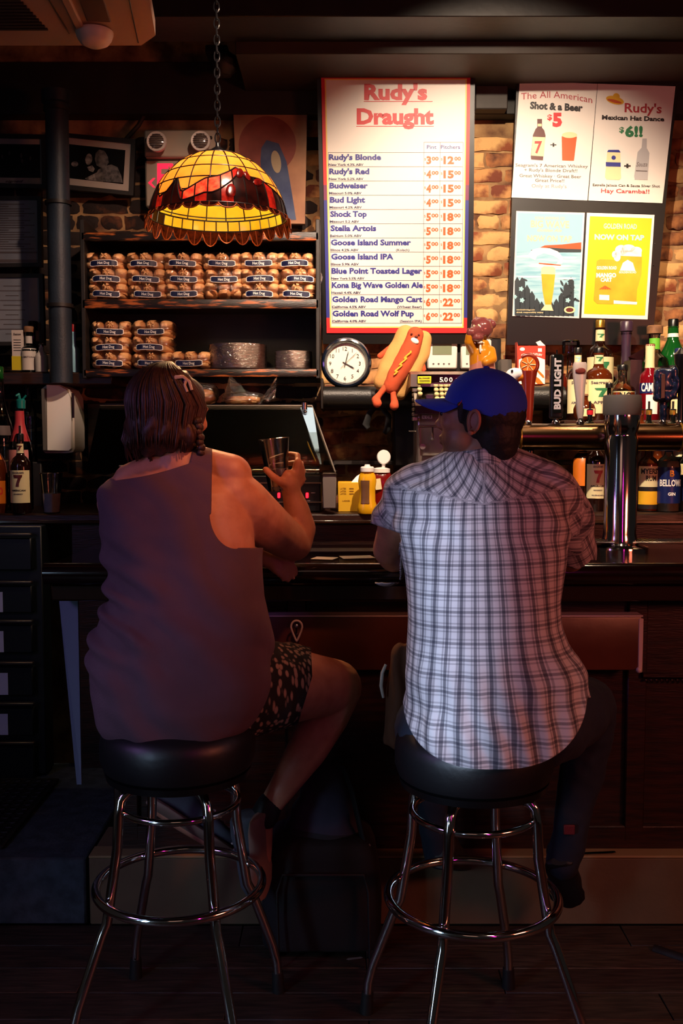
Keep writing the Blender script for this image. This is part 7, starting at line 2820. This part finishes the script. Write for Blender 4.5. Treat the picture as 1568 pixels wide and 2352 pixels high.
part('eyes', e_, M['black_plastic'], mn)
RM3 = HMn.to_3x3()
# beard shadow: the jaw's own darker skin
nt = skin2.node_tree
jc = HMn @ Vector((0, 0.045, -0.062)) - ORG[mn.name]
tc_ = nt.nodes.new('ShaderNodeTexCoord')
dv = nt.nodes.new('ShaderNodeVectorMath')
dv.operation = 'DISTANCE'
dv.inputs[1].default_value = jc
nt.links.new(tc_.outputs['Object'], dv.inputs[0])
mr = nt.nodes.new('ShaderNodeMapRange')
mr.inputs['From Min'].default_value = 0.050
mr.inputs['From Max'].default_value = 0.078
mr.inputs['To Min'].default_value = 0.75
mr.inputs['To Max'].default_value = 0.0
nt.links.new(dv.outputs['Value'], mr.inputs['Value'])
mxs = nt.nodes.new('ShaderNodeMix')
mxs.data_type = 'RGBA'
mxs.inputs[7].default_value = C('#3c2a24')
bs_ = nt.nodes['Principled BSDF']
src = bs_.inputs['Base Color'].links[0].from_socket
nt.links.new(mr.outputs[0], mxs.inputs[0])
nt.links.new(src, mxs.inputs[6])
nt.links.new(mxs.outputs[2], bs_.inputs['Base Color'])
hb = G()
hb.ell(HMn @ Vector((0, -0.024, 0.030)), (0.080, 0.094, 0.082), RM3, 24, 16)
hb.ell(HMn @ Vector((0, -0.052, -0.020)), (0.068, 0.056, 0.068), RM3, 24, 16)
hb.ell(HMn @ Vector((0, -0.068, -0.052)), (0.050, 0.034, 0.040), RM3, 20, 12)
for k in (-1, 1):
    hb.limb([HMn @ Vector((k * 0.066, 0.022, 0.045)), HMn @ Vector((k * 0.067, 0.024, 0.010))], [0.018, 0.010], 12)
hb = blend(hb, 0.004, 3)
displace(hb, lambda p, n: 0.0015 * noise.noise(p * 120))
part('hair', hb, hair_b, mn, sharp=180)
br_ = G().tube([HMn @ Vector((0.052, 0.072, 0.041)), HMn @ Vector((0.034, 0.090, 0.044)), HMn @ Vector((0.016, 0.097, 0.038))], [(0.005, 0.003), (0.006, 0.003), (0.004, 0.002)], 8)
part('eyebrow', br_, hair_b, mn)

# cap
cap = thing('baseball_cap', 'bright blue baseball cap with a small red mark worn by the man', 'cap', HMn @ Vector((0, 0, 0.05)))
capm = pm('cap_blue', '#2242c4', 0.85, bump=0.25, bs=260)
cq = G().ell((0, 0, 0), 1.0, None, 36, 24)
cg = G()
for p in cq.v:
    d = Vector(p)
    r = Vector((d.x * 0.088, d.y * (0.106 if d.y < 0 else 0.100), d.z * 0.090))
    seam = 0.0
    an = math.atan2(d.x, d.y)
    seam = -0.0014 * max(0, math.cos(an * 6)) ** 14
    r *= 1 + seam / 0.1
    cg.v.append(tuple(HMn @ (r + Vector((0, -0.012, 0.050)))))
cg.f = cq.f
capn = HMn.inverted()


def cap_f(p):
    q = capn @ p
    # lower at the nape than at the brow
    return q.z - (0.052 + 0.42 * (q.y - 0.09) * 0.55)


crown = clip(cg, cap_f)
cr_o = thicken(part('crown', crown, capm, cap, sharp=180), 0.002)
bill = G()
nb_ = 22
vs = []
for j in range(7):
    t = j / 6
    for i in range(nb_ + 1):
        a = -1.15 + 2.3 * i / nb_
        r0x, r0y = 0.088, 0.100
        x = math.sin(a) * (r0x - 0.010 * t)
        y0_ = math.cos(a) * r0y - 0.012
        y = y0_ + t * 0.078 * math.cos(a * 1.05) ** 0.6 if abs(a * 1.05) < PI / 2 else y0_
        zz_ = 0.058 - 0.006 * t - 0.56 * (abs(x) ** 2) / 0.09 * (0.45 + 0.55 * t)
        vs.append(HMn @ Vector((x, y, zz_ + 0.004)))
fs = [(j * (nb_ + 1) + i, j * (nb_ + 1) + i + 1, (j + 1) * (nb_ + 1) + i + 1, (j + 1) * (nb_ + 1) + i) for j in range(6) for i in range(nb_)]
thicken(part('bill', G().add(vs, fs), capm, cap, sharp=180), 0.004)
part('button', G().ell(HMn @ Vector((0, -0.012, 0.141)), (0.008, 0.008, 0.004), RM3), capm, cap)
mk = HMn @ Vector((0.081, 0.045, 0.072))
g = G()
nrm = (RM3 @ Vector((0.86, 0.45, 0.25))).normalized()
tx = Vector((0, 0, 1)).cross(nrm).normalized()
tz_ = nrm.cross(tx)
pts_ = [(-0.010, -0.007), (-0.004, 0.000), (0.0, 0.007), (0.004, 0.000), (0.010, -0.007), (0.003, -0.004), (-0.003, -0.004)]
cen = at(1056, 931, 2.49)
# find the cap surface in front of that mark
best = min(crown.v, key=lambda v: ((784 + v[0] * F / v[1] - 1058) ** 2 + (HZ + (1.48 - v[2]) * F / v[1] - 930) ** 2) + (0 if v[1] < 2.49 else 1e6))
cen = Vector(best) + nrm * 0.002
g.prism([cen + tx * a * 0.9 + tz_ * b for a, b in pts_], nrm * 0.002)
part('red_mark', g, pm('cap_red', '#b8283a', 0.8), cap, 'small red embroidered mark')

# shirt with sleeves
plaid = bpy.data.materials.new('plaid_cotton')
plaid.use_nodes = True
nt = plaid.node_tree
pb_ = nt.nodes['Principled BSDF']
pb_.inputs['Roughness'].default_value = 0.9
pb_.inputs['Specular IOR Level'].default_value = 0.2
uvn = nt.nodes.new('ShaderNodeUVMap')
sp_ = nt.nodes.new('ShaderNodeSeparateXYZ')
nt.links.new(uvn.outputs[0], sp_.inputs[0])


def mth(op, a, b=None, clampit=False):
    n = nt.nodes.new('ShaderNodeMath')
    n.operation = op
    n.use_clamp = clampit
    for i, v in enumerate((a, b)):
        if v is None:
            continue
        if isinstance(v, (int, float)):
            n.inputs[i].default_value = v
        else:
            nt.links.new(v, n.inputs[i])
    return n.outputs[0]


def line(src, per, off, half, soft, depth):
    x = mth('FRACT', mth('ADD', mth('DIVIDE', src, per), off))
    d = mth('ABSOLUTE', mth('SUBTRACT', x, 0.5))
    m = mth('DIVIDE', mth('SUBTRACT', half / per + soft / per, d), soft / per, True)
    return mth('MULTIPLY', m, depth)


U, V = sp_.outputs[0], sp_.outputs[1]
acc = None
for src, per, off, half, dep in ((U, 0.0325, 0.0, 0.0030, 0.70), (U, 0.0325, 0.24, 0.0012, 0.42), (U, 0.0325, 0.76, 0.0012, 0.42), (U, 0.065, 0.25, 0.0060, 0.28),
                                 (V, 0.0345, 0.0, 0.0024, 0.58), (V, 0.0345, 0.26, 0.0011, 0.36), (V, 0.0345, 0.74, 0.0011, 0.36)):
    l_ = line(src, per, off, half, 0.0014, dep)
    inv = mth('SUBTRACT', 1.0, l_)
    acc = inv if acc is None else mth('MULTIPLY', acc, inv)
mixc = nt.nodes.new('ShaderNodeMix')
mixc.data_type = 'RGBA'
mixc.inputs[6].default_value = C('#12142a')
mixc.inputs[7].default_value = C('#b6b0b2')
nt.links.new(acc, mixc.inputs[0])
nt.links.new(mixc.outputs[2], pb_.inputs['Base Color'])
nz_ = nt.nodes.new('ShaderNodeTexNoise')
nz_.inputs['Scale'].default_value = 180
bmp_ = nt.nodes.new('ShaderNodeBump')
bmp_.inputs['Strength'].default_value = 0.15
bmp_.inputs['Distance'].default_value = 0.003
nt.links.new(nz_.outputs['Fac'], bmp_.inputs['Height'])
nt.links.new(bmp_.outputs[0], pb_.inputs['Normal'])

sh_ = G().loft(mt_)
sh_.limb([at(960, 1122, 2.49), AL[0] + Vector((0, 0, 0)), at(914, 1196, 2.55), at(889, 1272, 2.64), at(886, 1296, 2.66)], [0.068, 0.070, 0.064, 0.060, 0.060], 22)
sh_.limb([at(1250, 1122, 2.49), AR[0], at(1300, 1192, 2.53), at(1312, 1262, 2.61), at(1312, 1296, 2.63)], [0.068, 0.072, 0.068, 0.064, 0.062], 22)
sh_.limb([at(1105, 1070, 2.50), at(985, 1105, 2.49)], [0.06, 0.055], 18)
sh_.limb([at(1115, 1070, 2.50), at(1235, 1105, 2.49)], [0.062, 0.055], 18)
sh_ = blend(sh_, 0.0065, 6)


def shirt_w(p, n):
    w = 0.006 * noise.noise(Vector((p.x * 7, p.y * 7, p.z * 3.5)))
    # long vertical drag folds in the lower back, diagonal creases at the waist
    low = max(0.0, min(1.0, (1.02 - p.z) / 0.2)) * max(0.0, min(1.0, (p.z - 0.68) / 0.1))
    w += 0.0065 * low * math.sin((p.x + 0.22 * (p.z - 0.9)) * 105 + 2.5 * noise.noise(p * 6))
    w += 0.004 * math.sin((p.x * 0.7 - p.z) * 42 + 4 * noise.noise(p * 4)) * max(0.0, 1 - abs(p.z - 0.86) / 0.16)
    w += 0.004 * math.sin((p.z * 0.8 + p.x * 0.5) * 60 + 4 * noise.noise(p * 5)) * max(0.0, min(1, (p.z - 1.15) / 0.15))
    return w


displace(sh_, shirt_w)


def shirt_f(p):
    px = 784 + p.x * F / p.y
    py = HZ + (1.48 - p.z) * F / p.y
    hem = 1610 + 172 * math.sqrt(max(0.0, 1 - min(1.0, abs(px - 1142) / 215) ** 2.6))
    nk = HMn.translation
    r_ = (p - Vector((nk.x + 0.0, 2.505, p.z))).length
    neck = 0.62 * (r_ - 0.07) + (1.455 - p.z)
    sleeve = (1288 - py) / 900 if px > 1290 and p.y > 2.56 and py > 1250 else 1.0
    if px < 921 and 1120 < py < 1340:
        sleeve = (1212 + (px - 880) * 0.35 - py) / 900
    return min((hem - py) / 900, neck * 1.0, sleeve)


shg = clip(sh_, shirt_f)
so = part('shirt', shg, plaid, mn, sharp=180)
# cloth coordinates: around the trunk, or around each sleeve
uvl = so.data.uv_layers.new(name='UVMap')
org_ = ORG[mn.name]


def closest(p, a, b):
    t = max(0, min(1, (p - a).dot(b - a) / (b - a).length_squared))
    return (p - (a + (b - a) * t)).length, t


vuv = []
vs_ = so.data.vertices
for v in vs_:
    p = v.co + org_
    best_ = None
    for (a, b, kind) in ((AL[0], AL[2], 'l'), (AR[0], AR[2], 'r')):
        d, t = closest(p, a, b)
        if d < 0.085 and t > 0.12:
            best_ = (a, b)
    if best_:
        a, b = best_
        axx = (b - a).normalized()
        e1 = Vector((0, -1, 0))
        e1 = (e1 - axx * e1.dot(axx)).normalized()
        e2 = axx.cross(e1)
        q = p - a
        th = math.atan2(q.dot(e2), q.dot(e1))
        vuv.append((th * 0.065, q.dot(axx)))
    else:
        cxx = 0.315 + (p.z - 0.8) * 0.02
        th = math.atan2(p.x - cxx, -(p.y - (2.35 + (p.z - 0.8) * 0.22)))
        u_, v_ = th * 0.165, p.z - 0.02 * (p.x - cxx)
        px = 784 + p.x * F / p.y
        py = HZ + (1.48 - p.z) * F / p.y
        if py < 1158 - 0.20 * abs(px - 1112):      # the yoke is cut on the bias, mirrored at the centre
            k_ = 0.66 if px < 1112 else -0.66
            u_, v_ = u_ * math.cos(k_) - v_ * math.sin(k_), u_ * math.sin(k_) + v_ * math.cos(k_)
        vuv.append((u_, v_))
for l in so.data.loops:
    uvl.data[l.index].uv = vuv[l.vertex_index]
thicken(so, 0.003)
# folded collar
cl = G()
ring_ = []
for j in range(4):
    for k in range(25):
        a = -PI * 1.25 + PI * 1.5 * k / 24
        r_ = 0.068 + 0.010 * (j == 3) + 0.006 * (j == 2)
        ring_.append(Vector((HMn.translation.x + 0.008 + r_ * 1.05 * math.cos(a), 2.50 + r_ * math.sin(a), 1.460 - 0.036 * (j / 3) + 0.0 * k - 0.012 * abs(math.cos(a)))))
cl.add(ring_, [(j * 25 + k, j * 25 + k + 1, (j + 1) * 25 + k + 1, (j + 1) * 25 + k) for j in range(3) for k in range(24)])
co_ = part('collar', cl, plaid, mn, sharp=180)
uvl = co_.data.uv_layers.new(name='UVMap')
for l in co_.data.loops:
    v = co_.data.vertices[l.vertex_index].co
    uvl.data[l.index].uv = (v.x, v.z + v.y)
thicken(co_, 0.003)

# trousers
tr = G()
tr.limb([at(1240, 1665, 2.36), at(1310, 1640, 2.52), at(1352, 1622, 2.70)], [0.105, 0.092, 0.074], 22)
tr.limb([at(1352, 1622, 2.70), at(1348, 1700, 2.72), at(1330, 1800, 2.72), at(1306, 1920, 2.70), at(1292, 1985, 2.70)], [0.076, 0.070, 0.058, 0.048, 0.046], 20)
tr.limb([at(1010, 1690, 2.36), at(985, 1668, 2.55), at(975, 1655, 2.76)], [0.100, 0.090, 0.072], 22)
tr.limb([at(975, 1655, 2.76), at(980, 1760, 2.80), at(1000, 1880, 2.80), at(1010, 1960, 2.80)], [0.072, 0.064, 0.050, 0.046], 20)
tr.ell(at(1110, 1680, 2.36), (0.185, 0.16, 0.085), None, 30, 16)
tr = blend(tr, 0.006, 6)
displace(tr, lambda p, n: 0.006 * noise.noise(p * 14) + 0.003 * noise.noise(p * 34))
part('trousers', tr, M['denim'], mn, sharp=180)
shoe('shoe', at(1284, 1985, 2.66), at(1306, 2080, 2.80), Vector((0.0, 0.4, 0.9)), shoe_black, shoe_black, None, mn)
shoe('shoe', at(1012, 1990, 2.74), at(1050, 1996, 2.93), Vector((0, 0.1, 1.0)), shoe_black, shoe_black, None, mn)
g = G().boxp(1294, 1896, 1320, 1918, 2.640, 2.648, bev=0.002)
part('trouser_tag', g, pm('tag_red', '#5a1420', 0.6), mn, 'small red tag at the trouser cuff')

# brown jacket hanging from a hook between them
jk = thing('jacket', 'brown jacket hanging under the bar at the man\'s left side', 'jacket', at(905, 1712, 2.72))
rings = []
for (y, l, r, d) in ((1476, 916, 945, 0.02), (1500, 900, 950, 0.03), (1540, 888, 955, 0.035), (1600, 882, 960, 0.04), (1660, 878, 965, 0.04), (1700, 876, 950, 0.035), (1714, 880, 940, 0.02)):
    rings.append(sect(l, r, y, 2.70, d, 28, 2.2))
q = blend(G().loft(rings), 0.006, 4)
displace(q, lambda p, n: 0.006 * math.sin(p.x * 130 + 3 * noise.noise(p * 8)))
part('cloth', q, M['jacket'], jk, sharp=180)
g = G().tube([at(886, 1526, 2.67), at(878, 1545, 2.665), at(875, 1575, 2.665), at(880, 1602, 2.67)], [0.004, 0.005, 0.005, 0.004], 8)
part('hook_glint', g, M['off_white'], jk)  # bright reflection of a hook, put in as a pale tube

# ================================================================= BAGS ON THE FLOOR
cs = thing('suitcase', 'black fabric suitcase standing on the floor between the stools', 'suitcase', (at(740, 2200, 2.76).x, 2.80, 0.0))
rings = []
for (y, l, r, d) in ((2232, 612, 868, 0.105), (2226, 606, 872, 0.11), (2150, 604, 876, 0.12), (2080, 608, 872, 0.12), (2020, 616, 862, 0.12), (1995, 626, 850, 0.11), (1984, 645, 832, 0.09)):
    rings.append(sect(l, r, y, 2.825, d * 0.95, 36, 5))
lo_ = min(p.z for p in rings[0])
q = G().loft(rings)
q.v = [(x, y, max(0.002, z - lo_ + 0.03)) for x, y, z in q.v]
q = blend(q, 0.007, 2)
displace(q, lambda p, n: 0.003 * noise.noise(p * 12))
part('shell', q, M['nylon_black'], cs, sharp=180)
zt2 = max(v[2] for v in q.v)
g = G()
g.tube([at(640, 2225, 2.685), at(636, 2050, 2.68), at(648, 2010, 2.685), at(835, 2010, 2.685), at(846, 2050, 2.68), at(850, 2225, 2.685)], 0.004, 8)
part('zip_piping', g, M['rubber'], cs)
pS = Plane(at(790, 2195, 2.676), at(835, 2190, 2.676), at(790, 2205, 2.676))
g = G()
ppoly(g, pS, 0.001, [(794, 2203), (800, 2200), (828, 2197), (834, 2199), (828, 2201), (800, 2205)])
part('stitched_badge', g, M['grey_cap'], cs)
for x in (630, 850):
    part('wheel', G().tube([Vector((at(x, 2240, 2.76).x - 0.012, 2.76, 0.02)), Vector((at(x, 2240, 2.76).x + 0.012, 2.76, 0.02))], 0.02, 16), M['rubber'], cs)

bk = thing('backpack', 'violet and grey backpack leaning on top of the black suitcase', 'backpack', (at(735, 1985, 2.75).x, 2.75, zt2))
rings = []
for (y, l, r, d, Y) in ((1990, 640, 838, 0.08, 2.82), (1960, 628, 846, 0.09, 2.82), (1920, 640, 836, 0.09, 2.83), (1870, 668, 816, 0.085, 2.84), (1820, 690, 806, 0.08, 2.85), (1775, 700, 790, 0.065, 2.86), (1752, 712, 768, 0.045, 2.86)):
    rings.append(sect(l, r, y, Y, d, 32, 2.6))
q = blend(G().loft(rings), 0.006, 4)
displace(q, lambda p, n: 0.007 * noise.noise(p * 14) + 0.003 * math.sin(p.z * 110))
up_ = clip(q, lambda p: p.z - at(0, 1925, 2.72).z + 0.3 * (p.x - at(740, 0, 2.72).x) * 0.3)
dn_ = clip(q, lambda p: -(p.z - at(0, 1925, 2.72).z + 0.3 * (p.x - at(740, 0, 2.72).x) * 0.3))
part('upper_body', up_, M['bag_purple'], bk, 'violet upper body', sharp=180)
part('lower_body', dn_, M['bag_grey'], bk, 'grey lower body', sharp=180)
g = G().tube([at(770, 1760, 2.79), at(788, 1765, 2.78), at(806, 1810, 2.765), at(822, 1880, 2.755), at(838, 1950, 2.76)], [(0.006, 0.012)] * 5, 8)
g.tube([at(762, 1752, 2.83), at(775, 1742, 2.82), at(788, 1752, 2.81)], 0.005, 8)
part('strap', g, M['nylon_black'], bk)
g = G().box(at(842, 1945, 2.75), (0.022, 0.012, 0.02), bev=0.004)
g.box(at(838, 1988, 2.74), (0.024, 0.014, 0.018), bev=0.004)
part('buckle', g, M['grey_cap'], bk)

# cable on the plinth, dark object at the right edge of the floor
g = G().tube([at(1300, 1985, 2.96), at(1340, 1992, 2.955), at(1380, 1984, 2.96), at(1412, 1978, 2.965)], 0.006, 8)
g.v = [(x, y, max(z, 0.224)) for x, y, z in g.v]
solo('cable', g, M['rubber'], 'black cable lying on the ledge at the foot of the bar', 'cable')
g = G().tube([Vector((at(1500, 2190, 2.8).x, 2.80, 0.006)), Vector((at(1600, 2200, 2.72).x, 2.72, 0.006))], [(0.012, 0.006)] * 2, 8)
solo('floor_strap', g, M['rubber'], 'black strap lying on the floor at the right edge', 'strap')
